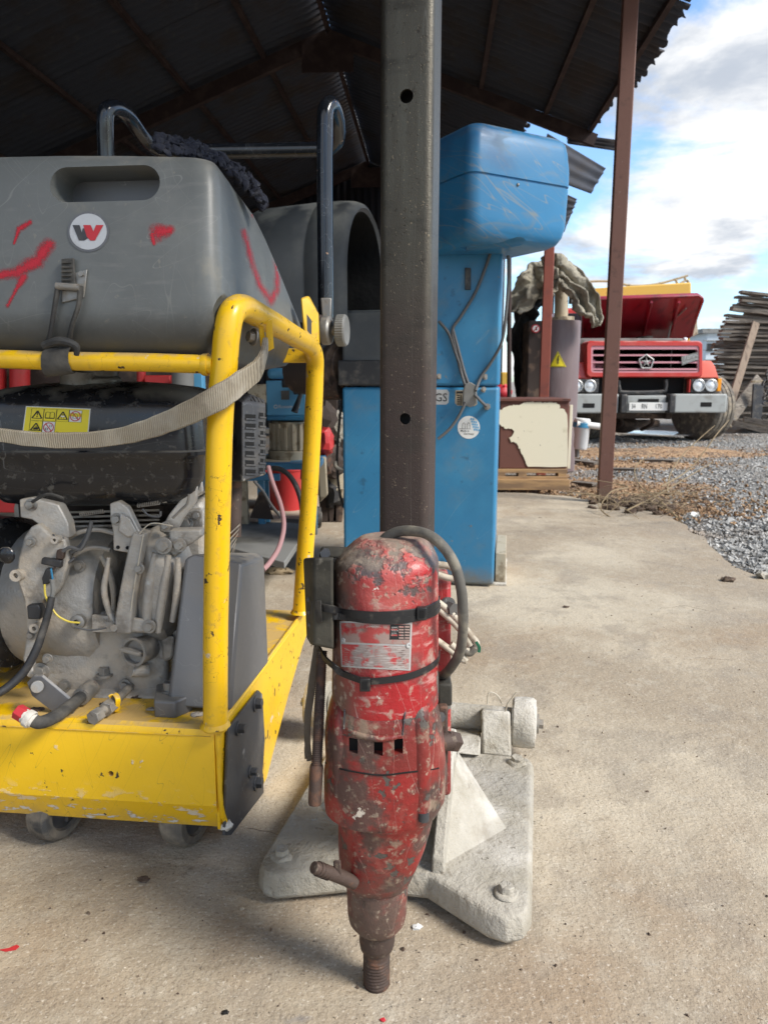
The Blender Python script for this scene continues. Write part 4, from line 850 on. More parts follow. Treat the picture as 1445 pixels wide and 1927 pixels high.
# warning label
lab = [(49, 764), (171, 769), (166, 822), (42, 816)]
def LQ(u, v):   # label coordinates 0..1
    x = (1 - v) * ((1 - u) * lab[0][0] + u * lab[1][0]) + v * ((1 - u) * lab[3][0] + u * lab[2][0]); y = (1 - v) * ((1 - u) * lab[0][1] + u * lab[1][1]) + v * ((1 - u) * lab[3][1] + u * lab[2][1]); return x, y
def LP(us): return [LQ(*p) for p in us]
decal(ftank, 'warning_label', [lab], MT['white_paint'], ftank, lift=.0005, nx=10, ny=5)
decal(ftank, 'label_face', [LP([(.015, .03), (.985, .03), (.985, .98), (.015, .98)])], MT['label_yellow'], ftank, lift=.0009, nx=10, ny=5)
qs = []; wq = []; rq = []
def cell(c_, r_): return .1 + c_ * .195, .08 + r_ * .44, .19, .42
for c_, r_ in ((0, 0), (1, 0), (2, 0), (3, 0), (0, 1), (1, 1)):
    x, y, w_, h_ = cell(c_, r_); qs += [LP(q) for q in polyl([(x, y), (x + w_, y), (x + w_, y + h_), (x, y + h_)], .006, True)]
for c_, r_ in ((3, 0), (1, 1)): x, y, w_, h_ = cell(c_, r_); wq.append(LP([(x + .004, y + .01), (x + w_ - .004, y + .01), (x + w_ - .004, y + h_ - .01), (x + .004, y + h_ - .01)]))
for c_, r_ in ((0, 0), (2, 0), (0, 1)):
    x, y, w_, h_ = cell(c_, r_); t_ = [(x + .095, y + .07), (x + .17, y + .34), (x + .02, y + .34)]; qs += [LP(lineq(*t_[k], *t_[(k + 1) % 3], .022)) for k in range(3)]
x, y, w_, h_ = cell(0, 0); qs += [LP([(x + .086, y + .13), (x + .104, y + .13), (x + .1, y + .24), (x + .09, y + .24)]), LP([(x + .087, y + .26), (x + .103, y + .26), (x + .103, y + .30), (x + .087, y + .30)])]
x, y, w_, h_ = cell(1, 0); qs += [LP(q) for q in polyl([(x + .03, y + .12), (x + .06, y + .1), (x + .095, y + .12), (x + .13, y + .1), (x + .16, y + .12), (x + .165, y + .32), (x + .025, y + .32)], .01, True)] + [LP(lineq(x + .095, y + .12, x + .095, y + .3, .008)), LP([(x + .03, y + .3), (x + .165, y + .3), (x + .165, y + .335), (x + .03, y + .335)])]
x, y, w_, h_ = cell(2, 0); qs += [LP([(x + .09, y + .16), (x + .105, y + .16), (x + .105, y + .2), (x + .09, y + .2)]), LP([(x + .07, y + .29), (x + .085, y + .26), (x + .085, y + .31)]), LP([(x + .11, y + .26), (x + .125, y + .29), (x + .11, y + .31)])]; wq += [LP([(x + .065, y + .21), (x + .125, y + .21), (x + .12, y + .26), (x + .07, y + .26)])]
x, y, w_, h_ = cell(0, 1); qs += [LP([(x + .055, y + .31), (x + .07, y + .22), (x + .085, y + .25), (x + .1, y + .15), (x + .112, y + .23), (x + .13, y + .21), (x + .135, y + .31)])]
for c_, r_ in ((3, 0), (1, 1)):
    x, y, w_, h_ = cell(c_, r_); cx_, cy_ = x + .095, y + .21
    a_ = [(cx_ + .082 * math.cos(2 * math.pi * k / 20), cy_ + .18 * math.sin(2 * math.pi * k / 20)) for k in range(20)]; e_ = [(cx_ + .068 * math.cos(2 * math.pi * k / 20), cy_ + .15 * math.sin(2 * math.pi * k / 20)) for k in range(20)]
    rq += [LP([a_[k], a_[(k + 1) % 20], e_[(k + 1) % 20], e_[k]]) for k in range(20)] + [LP([(cx_ - .058, cy_ - .13), (cx_ - .048, cy_ - .15), (cx_ + .058, cy_ + .13), (cx_ + .048, cy_ + .15)])]
    qs += [LP(q) for q in (polyl([(cx_ - .035, cy_ + .08), (cx_ - .035, cy_ - .04), (cx_, cy_ - .1), (cx_ + .035, cy_ - .04), (cx_ + .035, cy_ + .08)], .007, True) if c_ == 3 else polyl([(cx_ - .045, cy_ + .02), (cx_ - .015, cy_ + .02), (cx_ - .015, cy_ + .1), (cx_ - .045, cy_ + .1)], .01, True) + polyl([(cx_ + .015, cy_ - .1), (cx_ + .045, cy_ - .08), (cx_ + .04, cy_ - .02), (cx_ + .015, cy_ - .02)], .007, True))]
decal(ftank, 'label_white', wq, MT['white_paint'], ftank, lift=.0012); decal(ftank, 'label_print', qs, MT['black'], ftank, lift=.0015); decal(ftank, 'label_red_print', rq, MT['label_red'], ftank, lift=.0018)
decal(ftank, 'label_text', textpolys('Thai Honda Mfg. Co.', 106, 816, 5.6, .045, bold=.02), MT['black'], ftank, lift=.0015)
# blue smear of paint on the fuel tank
# crankcase ---------------------------------------------------------
b = B()
ccx = P(175, 1120, 1.50); axc = Vector((1, -.1, 0)).normalized()
b.lathe([(.10, -.14), (.145, -.13), (.150, -.06), (.152, 0), (.150, .05), (.135, .07)], ccx, axc, 40)
case = b.build('crankcase', eng, saw, ang=45, wob=.004, wsc=9)
b = B(); b.hull([P(x, y, Y) for x, y, Y in ((95, 1150, 1.40), (310, 1150, 1.38), (318, 1290, 1.38), (300, 1306, 1.37), (80, 1306, 1.37), (75, 1270, 1.37), (95, 1150, 1.6), (330, 1150, 1.6), (330, 1280, 1.6), (80, 1270, 1.6))]); b.build('oil_sump', eng, saw, bev=.02, seg=4, wob=.003, wsc=14)
b = B(); b.hull([P(x, y, Y) for x, y, Y in ((98, 1268, 1.41), (330, 1262, 1.41), (352, 1295, 1.375), (330, 1312, 1.35), (90, 1315, 1.355), (60, 1300, 1.37))] + [P(x, y, Y) + Vector((0, 0, -.018)) for x, y, Y in ((352, 1295, 1.375), (330, 1312, 1.35), (90, 1315, 1.355), (60, 1300, 1.37))]); b.build('mounting_foot', eng, saw, bev=.004)
# split flange, right cover, ribs
b = B(); b.strap([P(x, y, 1.345) for x, y in ((268, 1000), (258, 1050), (247, 1110), (240, 1160), (240, 1185))], [.022, .028, .03, .034, .03], .05, up=(1, 0, 0)); b.build('case_flange', eng, saw, bev=.003, wob=.0015, wsc=30)
b = B(); b.hull([P(x, y, Y) for x, y, Y in ((268, 1005, 1.36), (300, 985, 1.38), (345, 1000, 1.42), (362, 1045, 1.44), (345, 1180, 1.42), (318, 1225, 1.40), (260, 1190, 1.35), (258, 1120, 1.345), (280, 1050, 1.33), (320, 1060, 1.335), (300, 1180, 1.335), (345, 1180, 1.55), (362, 1045, 1.55), (290, 990, 1.55), (260, 1190, 1.5))]); b.build('side_cover', eng, saw, bev=.012, seg=3, wob=.003, wsc=20)
for pts, r_ in (([(292, 1040), (283, 1090), (277, 1140), (276, 1180)], .010), ([(318, 1045), (308, 1100), (300, 1150), (298, 1190)], .008), ([(335, 1050), (334, 1110), (325, 1170)], .008), ([(205, 1050), (196, 1110), (205, 1150), (222, 1180)], .006)):
    B().tube([P(x, y, 1.338) for x, y in pts], [r_ * .6] + [r_] * (len(pts) - 2) + [r_ * .7], n=10).build('case_rib', eng, saw, wob=.001, wsc=30)
b = B(); b.hull([P(x, y, Y) for x, y, Y in ((235, 1160, 1.33), (287, 1166, 1.33), (290, 1192, 1.33), (222, 1190, 1.33), (218, 1172, 1.33), (235, 1160, 1.37), (290, 1192, 1.37), (222, 1190, 1.37), (287, 1166, 1.37))]); b.build('cast_boss', eng, saw, bev=.005)
# bracket arms holding the tank
def plate(name, pts, Y, th, m=eng, bev=.0025, par=saw):
    b = B(); b.prism([P(*(p if len(p) == 3 else (*p, Y))) for p in pts], (0, th, 0)); return b.build(name, m, par, bev=bev)
plate('tank_bracket', [(206, 948), (222, 943), (240, 955), (262, 1000), (268, 1012), (254, 1044), (236, 1040), (213, 1036), (212, 1000), (207, 975)], 1.335, .02)
plate('tank_bracket', [(36, 940), (60, 936), (110, 950), (128, 985), (132, 1012), (100, 1012), (76, 990), (60, 978), (38, 974)], 1.34, .03)
plate('tank_bracket', [(300, 1000), (318, 968), (340, 940), (352, 905), (372, 915), (368, 945), (345, 975), (330, 1005)], 1.37, .015)
plate('tank_bracket', [(355, 905), (378, 895), (382, 925), (368, 935)], 1.38, .01)
plate('case_arm', [(318, 998), (378, 996), (380, 1010), (348, 1032), (330, 1050), (316, 1040)], 1.35, .03, bev=.004)
for pts, r_ in (([(268, 958), (280, 970), (300, 972), (302, 962)], .002), ([(132, 1040), (150, 1030), (163, 1012), (170, 990)], .0045), ([(108, 1030), (118, 1045), (128, 1058), (140, 1050)], .003), ([(100, 1005), (106, 1018), (118, 1012), (122, 1030)], .002)):
    B().tube([P(x, y, 1.33) for x, y in pts], r_, n=6).build('engine_wire', MT['cord_grey'], saw)
# flange around the recoil side
fl = [(72, 985), (98, 1010), (122, 1015), (130, 1050), (118, 1100), (105, 1120), (80, 1130), (70, 1160), (80, 1200), (58, 1240), (62, 1262), (75, 1280), (50, 1276), (42, 1240), (50, 1190), (44, 1130), (30, 1085), (34, 1050), (45, 1010), (58, 992)]
plate('flange_plate', fl, 1.325, .02, bev=.004)
for x, y, r_ in ((40, 1080, .011), (74, 1178, .009), (112, 1014, .007)):
    B().lathe([(r_ * .45, .012), (r_ * .45, .022), (r_, .022), (r_, 0)], P(x, y, 1.33), (0, -1, .1), 18).build('screw_boss', eng, saw, ang=30)
for x, y, r_, Y in ((59, 950, .008, 1.34), (220, 977, .008, 1.335), (308, 1027, .011, 1.335), (338, 1026, .009, 1.345), (281, 1179, .009, 1.328), (218, 1180, .008, 1.33), (77, 1264, .012, 1.33), (312, 990, .006, 1.35)):
    B().bolt(P(x, y, Y), (0, -1, .1), r_, .012).build('bolt', MT['steel'], saw, bev=.0006)
B().bolt(P(197, 1272, 1.37), (0, 0, 1), .011, .018).build('bolt', MT['steel'], saw, bev=.0006)
B().lathe([(.012, 0), (.014, .004), (.014, .016), (.010, .018), (.006, .018), (.006, .006)], P(151, 1168, 1.345), (0, -1, .1), 18).build('switch_terminal', MT['steel'], saw)
# black connectors, bracket plug
plate('connector', [(78, 1050), (116, 1055), (114, 1070), (76, 1062)], 1.315, .02, MT['black_plastic'])
plate('connector', [(86, 1070), (98, 1072), (94, 1098), (80, 1102), (78, 1088)], 1.315, .015, MT['black_plastic'])
plate('connector', [(106, 1035), (120, 1036), (118, 1054), (104, 1052)], 1.315, .014, MT['rusty'])
plate('rubber_plug', [(50, 1140), (72, 1138), (78, 1150), (76, 1166), (52, 1166)], 1.312, .02, MT['black_plastic'])
B().tube([P(x, y, 1.305) for x, y in ((98, 1090), (100, 1110), (98, 1124))], .0045, n=8).build('wire_sleeve', MT['grey_plain'], saw)
B().tube([P(x, y, Y) for x, y, Y in ((97, 1124, 1.30), (92, 1150, 1.295), (80, 1190, 1.29), (65, 1230, 1.28), (42, 1268, 1.27), (5, 1300, 1.25), (-40, 1320, 1.23))], [.0065, .0065, .0072, .0078, .0078, .0078, .0078], n=10).build('black_cable', MT['black_plastic'], saw)
B().tube([P(x, y, 1.305) for x, y in ((84, 1100), (86, 1122), (98, 1145), (110, 1160), (130, 1170), (150, 1172))], .0019, n=6).build('yellow_wire', MT['yel_wire'], saw)
B().tube([P(x, y, 1.305) for x, y in ((96, 1070), (99, 1090), (100, 1108))], .0018, n=6).build('blue_wire', MT['blue'], saw)
# embossed maker block
pb = plate('maker_plate', [(173, 1158), (219, 1160), (219, 1190), (173, 1190)], 1.343, .01, bev=.001)
decal(pb, 'raised_letters', textpolys('HONDA', 176, 1170, 11, .02, squash=1.05, bold=.02) + textpolys('389', 184, 1185, 9, .02), MT['steel'], pb, lift=.0012)
# dipstick and drain
dp = P(256, 1226, 1.335); axd = Vector((-.35, -.93, .12)).normalized()
B().lathe([(.024, -.04), (.026, -.005), (.028, 0), (.028, .008), (.023, .008), (.021, -.002), (.001, -.002)], dp, axd, 28).build('oil_filler_ring', MT['steel'], saw)
B().hull([dp + axd * .006 + v for v in (Vector((-.024, 0, .004)), Vector((.018, 0, -.009)), Vector((.02, 0, .001)), Vector((-.02, 0, .012)))] + [dp + axd * .017 + v for v in (Vector((-.02, 0, .004)), Vector((.016, 0, -.006)), Vector((.016, 0, .0)), Vector((-.018, 0, .01)))]).build('filler_tab', MT['steel'], saw, bev=.001)
B().cyl(P(246, 1262, 1.34), P(278, 1262, 1.36), .013, n=20).build('drain_plug', eng, saw, bev=.001)
# recoil starter housing (black drum on the left)
b = B(); b.lathe([(.145, .0), (.155, -.01), (.158, -.05), (.15, -.09), (.12, -.12), (.05, -.13)], P(-48, 1118, 1.43) + Vector((.085, 0, 0)), (1, -.12, 0), 48); rc = b.build('recoil_housing', MT['black_gloss'], saw, ang=40)
B().ball(P(12, 1045, 1.29), .016, (1, .4, 1), 14, 8).build('housing_dimple', MT['black_gloss'], rc)
# second hidden body behind engine
B().box(P(230, 1080, 1.62), (.42, .12, .36)).build('cylinder_block', eng, saw, bev=.02)
for k in range(9):
    B().hull([P(425 + 2 * k, 1010 + 9 * k, 1.6), P(452 - k * 2, 985 + 9 * k, 1.6), P(425 + 2 * k, 1013 + 9 * k, 1.6), P(452 - k * 2, 988 + 9 * k, 1.6), P(425 + 2 * k, 1010 + 9 * k, 1.68), P(452 - k * 2, 985 + 9 * k, 1.68)]).build('cooling_fin', eng, saw)
# belt guard
gf = [(313, 1332, 1.285), (435, 1338, 1.285), (347, 1052, 1.335), (362, 1044, 1.34), (456, 1062, 1.335), (505, 1248, 1.52), (497, 1048, 1.57), (484, 1040, 1.56), (400, 1040, 1.55), (400, 1240, 1.52)]
B().hull([P(*p) for p in gf]).build('belt_guard', MT['guard'], saw, bev=.010, seg=3)
# clamp block with socket bolt
bl = [(293, 1352, 1.262), (345, 1350, 1.262), (362, 1325, 1.31), (296, 1330, 1.33), (310, 1300, 1.35)]
b = B(); base_ = [P(292, 1350, 1.255), P(338, 1352, 1.25), P(365, 1312, 1.33), P(318, 1300, 1.37), P(290, 1320, 1.34)]
z0 = DZ - .002; pts = [Vector((p.x, p.y, z0)) for p in (G(291, 1352, z0), G(330, 1354, z0), G(362, 1340, z0), G(366, 1310, z0), G(296, 1318, z0))]
b.hull(pts + [p + Vector((0, 0, .034)) for p in pts]); b.build('clamp_block', MT['guard'], saw, bev=.004, seg=3)
pb_ = G(318, 1338, z0) + Vector((0, .012, .034)); B().cyl(pb_, pb_ + Vector((0, 0, .004)), .015).lathe([(.0115, .004), (.0115, .018), (.0105, .019), (.006, .019), (.006, .012), (.001, .012)], pb_, (0, 0, 1), 24).build('socket_bolt', MT['steel'], saw, ang=30)
# oil hoses with caps
h1 = [G(172, 1294, .292), G(150, 1314, .292), G(118, 1340, .292), G(92, 1355, .292), G(72, 1360, .294), G(58, 1352, .302)]
ho = B().tube(h1, .0115, n=14).build('drain_hose', MT['rubber'], saw)
B().cyl(G(64, 1358, .297), G(44, 1346, .308), .0125, n=12).cyl(G(60, 1356, .299), G(50, 1350, .304), .0155, n=12).build('hose_fitting', MT['slush'], ho, bev=.001)
B().hexn(G(48, 1348, .306), G(32, 1338, .314), .0138).build('red_cap', MT['label_red'], ho, bev=.001)
B().cyl(G(172, 1294, .292), G(152, 1312, .292), .0165).build('hose_clamp', MT['steel'], ho)
h2 = B().tube([G(245, 1292, .288), G(215, 1322, .288), G(180, 1348, .288)], .0085, n=12, smooth=False).build('drain_hose', MT['steel'], saw)
B().hexn(G(216, 1322, .288), G(198, 1336, .288), .0145).build('hose_fitting', MT['steel'], h2, bev=.001); B().hexn(G(188, 1343, .288), G(174, 1352, .288), .0135).build('hose_fitting', MT['steel'], h2, bev=.001)
b = B(); b.strap([G(205, 1312, .305), G(216, 1307, .308), G(222, 1318, .3), G(220, 1338, .276)], .010, .003, up=(.6, .8, 0)); b.build('yellow_tag', MT['yellow'], h2)
b = B(); b.prism([P(x, y, 1.285) for x, y in ((50, 1285), (62, 1273), (78, 1273), (132, 1318), (140, 1338), (134, 1350), (112, 1350), (60, 1310))], (.002, .005, .002)); b.build('hose_bracket', MT['guard'], saw, bev=.001)
B().cyl(P(70, 1292, 1.286), P(70, 1293, 1.275), .0115, n=18).build('bracket_stud', MT['steel'], saw, bev=.001)
# muffler with louvres
mf = [P(*p) for p in ((425, 760, 1.66), (425, 905, 1.66), (456, 907, 1.60), (456, 757, 1.60), (500, 893, 1.66), (500, 765, 1.66), (430, 745, 1.66), (470, 740, 1.64), (498, 752, 1.70), (430, 905, 1.78), (495, 893, 1.80), (430, 745, 1.78), (495, 755, 1.80))]
mf = B().hull(mf).build('muffler', MT['dark_steel'], saw, bev=.004, seg=3)
for c_, (x0, x1) in enumerate(((461, 481), (487, 499))):
    for k in range(7):
        y = 779 + 17.3 * k - (3 if c_ else 0); w0 = 0 if not 1 < k < 6 else (3 if c_ == 0 else -3)
        decal(mf, 'vent_slot', [[(x0 + (0 if c_ == 0 else (3 if 1 < k < 6 else 0)), y), (x1 - (3 if c_ == 0 and 1 < k < 6 else 0), y + 1), (x1 - (3 if c_ == 0 and 1 < k < 6 else 0), y + 8), (x0 + (0 if c_ == 0 else (3 if 1 < k < 6 else 0)), y + 7)]], MT['void'], mf, lift=.0006)
        B().strap([on(mf, x0, y + 9, .0015, 1.62), on(mf, x1, y + 10, .0015, 1.65)], .0035, .003, smooth=False).build('louvre', MT['dark_steel'], mf)
for k in range(6): decal(mf, 'vent_slot', [[(452 + 7 * k, 743 + k), (455 + 7 * k, 743 + k), (461 + 7 * k, 753 + k), (458 + 7 * k, 753 + k)]], MT['void'], mf, lift=.0006)
B().cyl(P(440, 900, 1.68), P(438, 1010, 1.66), .019, n=20).build('exhaust_pipe', MT['rusty'], saw)

# ================================================================== CORE DRILL RIG
BC = Vector((.052, 1.305, 0)); ba = Vector((math.cos(R(12)), -math.sin(R(12)), 0)); bf = Vector((math.sin(R(12)), math.cos(R(12)), 0))
def W(a_, c_, z): return BC + ba * a_ + bf * c_ + ZZ * z
rig = thing('core_drill', 'red core drill motor on a tall square steel column and slurry covered base', 'core drill', tuple(BC))
out = [(-.208, .262), (-.228, .245), (-.233, -.185), (-.230, -.212), (-.214, -.232), (-.188, -.236), (-.13, -.214), (-.05, -.186), (.06, -.182), (.11, -.214), (.165, -.250), (.196, -.256), (.222, -.244), (.233, -.214), (.232, .24), (.215, .262)]
def ins(k):
    c_ = Vector((0, .02, 0)); n_ = len(out); res = []
    for i in range(n_):
        p = Vector((*out[i], 0)); a_ = Vector((*out[i - 1], 0)); e_ = Vector((*out[(i + 1) % n_], 0)); t = (e_ - a_).normalized(); nn = Vector((t.y, -t.x, 0)); res.append(p - nn * k * (1 if nn.dot(p - c_) > 0 else -1))
    return res
b = B(); b.rings([[W(p.x, p.y, z) for p in ins(k)] for z, k in ((.012, .006), (.02, .0), (.048, .002), (.057, .006), (.060, .012))]); 
base = b.build('base_plate', MT['slurry'], rig, ang=30, wob=.0012, wsc=40)
base.modifiers.new('b', 'BEVEL').width = .004
# ribs and gussets
Wp = lambda x, y, Y: P(x, y, Y)
B().hull([W(.066, -.172, .05), W(.086, -.172, .05), W(.066, -.172, .085), W(.086, -.172, .085), W(.066, .03, .05), W(.086, .03, .05), W(.066, -.06, .2), W(.086, -.06, .2), W(.066, 0, .24), W(.086, 0, .24)]).build('centre_rib', MT['slurry'], rig, bev=.003, wob=.0015, wsc=30)
B().hull([W(-.045, -.165, .05), W(-.028, -.165, .05), W(-.045, -.165, .09), W(-.028, -.165, .09), W(-.045, .0, .05), W(-.028, .0, .05), W(-.045, -.06, .2), W(-.028, -.06, .2)]).build('centre_rib', MT['slurry'], rig, bev=.003, wob=.0015, wsc=30)
B().hull([W(.084, -.15, .058), W(.084, .1, .058), W(.084, -.03, .17), W(.084, .03, .18), W(.185, -.02, .059), W(.175, .0, .059)]).build('gusset', MT['slurry'], rig, bev=.003, wob=.001, wsc=30)
B().hull([W(-.045, -.135, .058), W(-.045, .1, .058), W(-.045, -.02, .18), W(-.045, .03, .18), W(-.18, -.02, .059), W(-.17, .0, .059)]).build('gusset', MT['slurry'], rig, bev=.003)
B().hull([W(x, y, z) for x in (-.05, .05) for y in (-.005, .12) for z in (.05, .16)]).build('column_socket', MT['slurry'], rig, bev=.008)
for a_, c_ in ((.192, -.2), (-.197, -.185), (.195, .225), (-.2, .22)):
    p = W(a_, c_, .06); B().lathe([(.021, 0), (.018, .005), (.013, .007)], p, (0, 0, 1), 18).hexn(p + ZZ * .004, p + ZZ * .016, .0125).build('levelling_bolt', MT['slurry'], rig, bev=.003, wob=.004, wsc=60)
for a_, c_, s in ((.06, .09, .012), (.085, .105, .009), (.04, .1, .008)): B().ball(W(a_, c_, .062), s, (1.5, 1, .6), 12, 8, jit=.008, seed=a_ * 100).build('slurry_lump', MT['slurry'], rig)
# transport axle and wheels
wc = P(986, 1360, 1.615); wl = wc - ba * .50
B().cyl(wl + ba * .03, wc - ba * .03, .032, n=28).build('axle_tube', MT['slurry'], rig, wob=.002, wsc=30)
B().cyl(wc - ba * .035, wc + ba * .03, .011).build('axle', MT['rusty'], rig)
for c_, s in ((wc, 1), (wl, -1)):
    B().lathe([(.016, -.028), (.052, -.028), (.057, -.023), (.0585, 0), (.057, .020), (.053, .026), (.04, .0265), (.036, .028), (.012, .03)], c_, ba * s, 32).build('transport_wheel', MT['slurry'], rig, ang=35, wob=.0015, wsc=40)
    B().cyl(c_ + ba * .026 * s, c_ + ba * .034 * s, .022).hexn(c_ + ba * .034 * s, c_ + ba * .044 * s, .011).build('axle_nut', MT['steel'], rig)
B().hull([P(x, y, Y) for x, y, Y in ((905, 1336, 1.58), (960, 1340, 1.58), (962, 1426, 1.53), (907, 1422, 1.53), (905, 1330, 1.66), (960, 1334, 1.66), (962, 1420, 1.62), (907, 1420, 1.62))]).build('axle_block', MT['slurry'], rig, bev=.006)
B().hull([P(x, y, Y) for x, y, Y in ((845, 1385, 1.56), (905, 1385, 1.56), (903, 1422, 1.50), (845, 1416, 1.50), (845, 1372, 1.62), (905, 1372, 1.62), (905, 1420, 1.60), (845, 1420, 1.6))]).build('axle_block', MT['slurry'], rig, bev=.004)
for pts in ([(945, 1325), (935, 1308), (920, 1304), (917, 1325)], [(950, 1345), (955, 1325), (965, 1312), (972, 1302)], [(952, 1380), (960, 1372), (966, 1382), (945, 1392), (940, 1388)], [(955, 1370), (945, 1376), (938, 1370)]):
    B().tube([P(x, y, 1.585) for x, y in pts], .0018, n=6).build('wire_scrap', MT['cord_white'], rig)

# column: hollow square tube with drilled holes
cw, cd = .080, .086; lean = Vector((.003, .02, 0))
cfc = P(761, 1000, 1.150)
def colring(z, hx, hy, rad):
    c_ = Vector((cfc.x + .006, cfc.y + .035, 0)) + lean * ((z - .6) / .9); return [p for p in rr_ring((c_.x, c_.y, 0), hx, hy, z, rad, 4, e1=ba, e2=bf)]
b = B(); zs = (.14, .6, 1.1, 1.66); b.rings([colring(z, cw / 2, cd / 2, .013) for z in zs]); column = b.build('column', MT['column'], rig, ang=30)
cb = B(); cb.rings([colring(z, cw / 2 - .005, cd / 2 - .005, .009) for z in (.10, .8, 1.7)])
cut(column, cb, 30)
cb = B()
for x, y in ((765, 180), (762, 788)):
    p = on(column, x, y); cb.cyl(p - bf * .02, p + bf * .02, .0098 if y < 500 else .0088, n=28)
cut(column, cb, 30); BV.pop(column, None)
MT['colin'] = MT['void']
B().rings([colring(z, cw / 2 - .007, .003, .002) for z in (.3, 1.6)]).build('inner_rack', MT['dark_steel'], rig)

# motor ---------------------------------------------------------------
YM = .955
def mring(py, xl, xr, dy=1.0, yo=0.0, ex=2.2, n=56, z=None):
    zz = P(0, py, YM).z if z is None else z; a_ = P(xl, py, YM).x; c_ = P(xr, py, YM).x; cx_ = (a_ + c_) / 2; r_ = (c_ - a_) / 2; out_ = []
    for k in range(n):
        t = 2 * math.pi * k / n; co, si = math.cos(t), math.sin(t)
        out_.append(Vector((cx_ + r_ * math.copysign(abs(co) ** (2 / ex), co), YM + yo + min(r_, .075) * dy * math.copysign(abs(si) ** (2 / ex), si), zz)))
    return out_
b = B(); b.rings([mring(*a_) for a_ in ((1312, 626, 824), (1290, 625, 825), (1200, 626, 824), (1120, 628, 824), (1075, 628, 825, 1, 0, 2.3), (1058, 630, 825, 1, 0, 2.4), (1049, 634, 824, .99, 0, 2.4), (1038, 646, 819, .96, 0, 2.4), (1022, 664, 808, .9, 0, 2.4), (1012, 678, 798, .85, 0, 2.4), (1009, 688, 790, .8, 0, 2.4))]); motor = b.build('motor_body', MT['motor_red'], rig, ang=50, wob=.0012, wsc=22)
# D-shaped carrying lug on top
b = B(); b.hull([P(x, y, Y) for x, y, Y in ((660, 1042, .93), (686, 1010, .97), (700, 1001, .99), (745, 1001, .99), (742, 1020, .96), (725, 1045, .925), (672, 1050, .915), (690, 1035, 1.0), (745, 1035, 1.0))]); b.build('top_lug', MT['motor_red'], rig, bev=.006, seg=3)
b = B(); b.hull([P(x, y, Y) for x, y, Y in ((765, 1018, .93), (795, 1012, .98), (822, 1046, .95), (815, 1060, .92), (770, 1050, .90), (790, 1040, 1.0), (825, 1060, .99))]); vb = b.build('vent_cap', MT['motor_red'], rig, bev=.005, seg=3)
for x, y in ((777, 1028), (789, 1022), (780, 1040), (793, 1033), (774, 1052 - 10 + 6)):
    decal(vb, 'vent_slot', [[(x - 4, y - 3), (x + 3, y - 5), (x + 5, y + 2), (x - 3, y + 4)]], MT['void'], vb, lift=.0006)
# gear housing
b = B(); b.rings([mring(*a_) for a_ in ((1655, 655, 766, 1, 0, 2.2), (1648, 645, 772), (1635, 641, 778), (1610, 638, 790), (1580, 637, 802), (1545, 636, 812), (1516, 634, 818), (1508, 612, 826, 1, 0, 2.4), (1490, 610, 836, 1, 0, 2.4), (1440, 610, 840, 1.02, 0, 2.4), (1420, 613, 838, 1.0, 0, 2.4), (1385, 612, 835, 1.0, 0, 2.4), (1350, 613, 831, 1, 0, 2.3), (1322, 620, 824, 1, 0, 2.2), (1300, 627, 823, .97, 0, 2.2), (1292, 630, 820, .95))])
gear = b.build('gear_housing', MT['gear_red'], rig, ang=45, wob=.0014, wsc=24)
# raised lip over the slots, the vertical conduit ridges, parting line
cb = B()
for x, y in ((665, 1404), (712, 1409), (750, 1405)):
    p = on(gear, x, y); cb.box(p + Vector((0, .004, 0)), (.0115, .05, .0205))
cut(gear, cb, 45); BV.pop(gear, None)
for x, y in ((665, 1404), (712, 1409), (750, 1405)):
    B().box(P(x, y, .896), (.0135, .003, .0245)).build('slot_shade', MT['void'], rig)  # added black backing, gives the slots their inner shade by colour
B().tube([on(gear, x, y, -.007, .9) for x, y in ((790, 1310), (795, 1345), (797, 1400), (799, 1460), (799, 1528))], [.010, .0135, .0125, .012, .0125], n=16).build('conduit_ridge', MT['gear_red'], rig, wob=.001, wsc=40)
B().tube([on(gear, x, y, -.0095, .9) for x, y in ((636, 1320), (634, 1350), (634, 1400), (632, 1455), (630, 1500))], [.008, .013, .014, .012, .011], n=16).build('conduit_ridge', MT['gear_red'], rig, wob=.001, wsc=40)
B().cyl(on(gear, 797, 1528, .0, .9), on(gear, 797, 1528, .0, .9) - ZZ * .012, .0075, n=10).build('housing_screw', MT['dark_steel'], rig)
B().cyl(P(632, 1505, .935), P(632, 1524, .935), .0095, n=12).build('housing_screw', MT['dark_steel'], rig)
lip = [(650, 1372), (665, 1380), (690, 1388), (712, 1391), (735, 1390), (760, 1384)]
B().tube([on(gear, x, y, -.0015, .9) for x, y in lip], [.002, .0042, .005, .005, .0042, .002], n=10).build('housing_lip', MT['gear_red'], rig)
pl_ = [(613, 1436), (640, 1447), (680, 1455), (720, 1459), (765, 1454), (800, 1450), (825, 1446)]
B().tube([on(gear, x, y, .0002, .93) for x, y in pl_], .0012, n=6).build('parting_line', MT['void'], rig)
sd_ = [[(652, 1290), (649, 1330), (647, 1372)], [(764, 1292), (763, 1330), (757, 1384)]]
for q in sd_: B().tube([on(gear, x, y, .0002, .9) for x, y in q], .0011, n=6).build('cover_edge', MT['dark_steel'], rig)
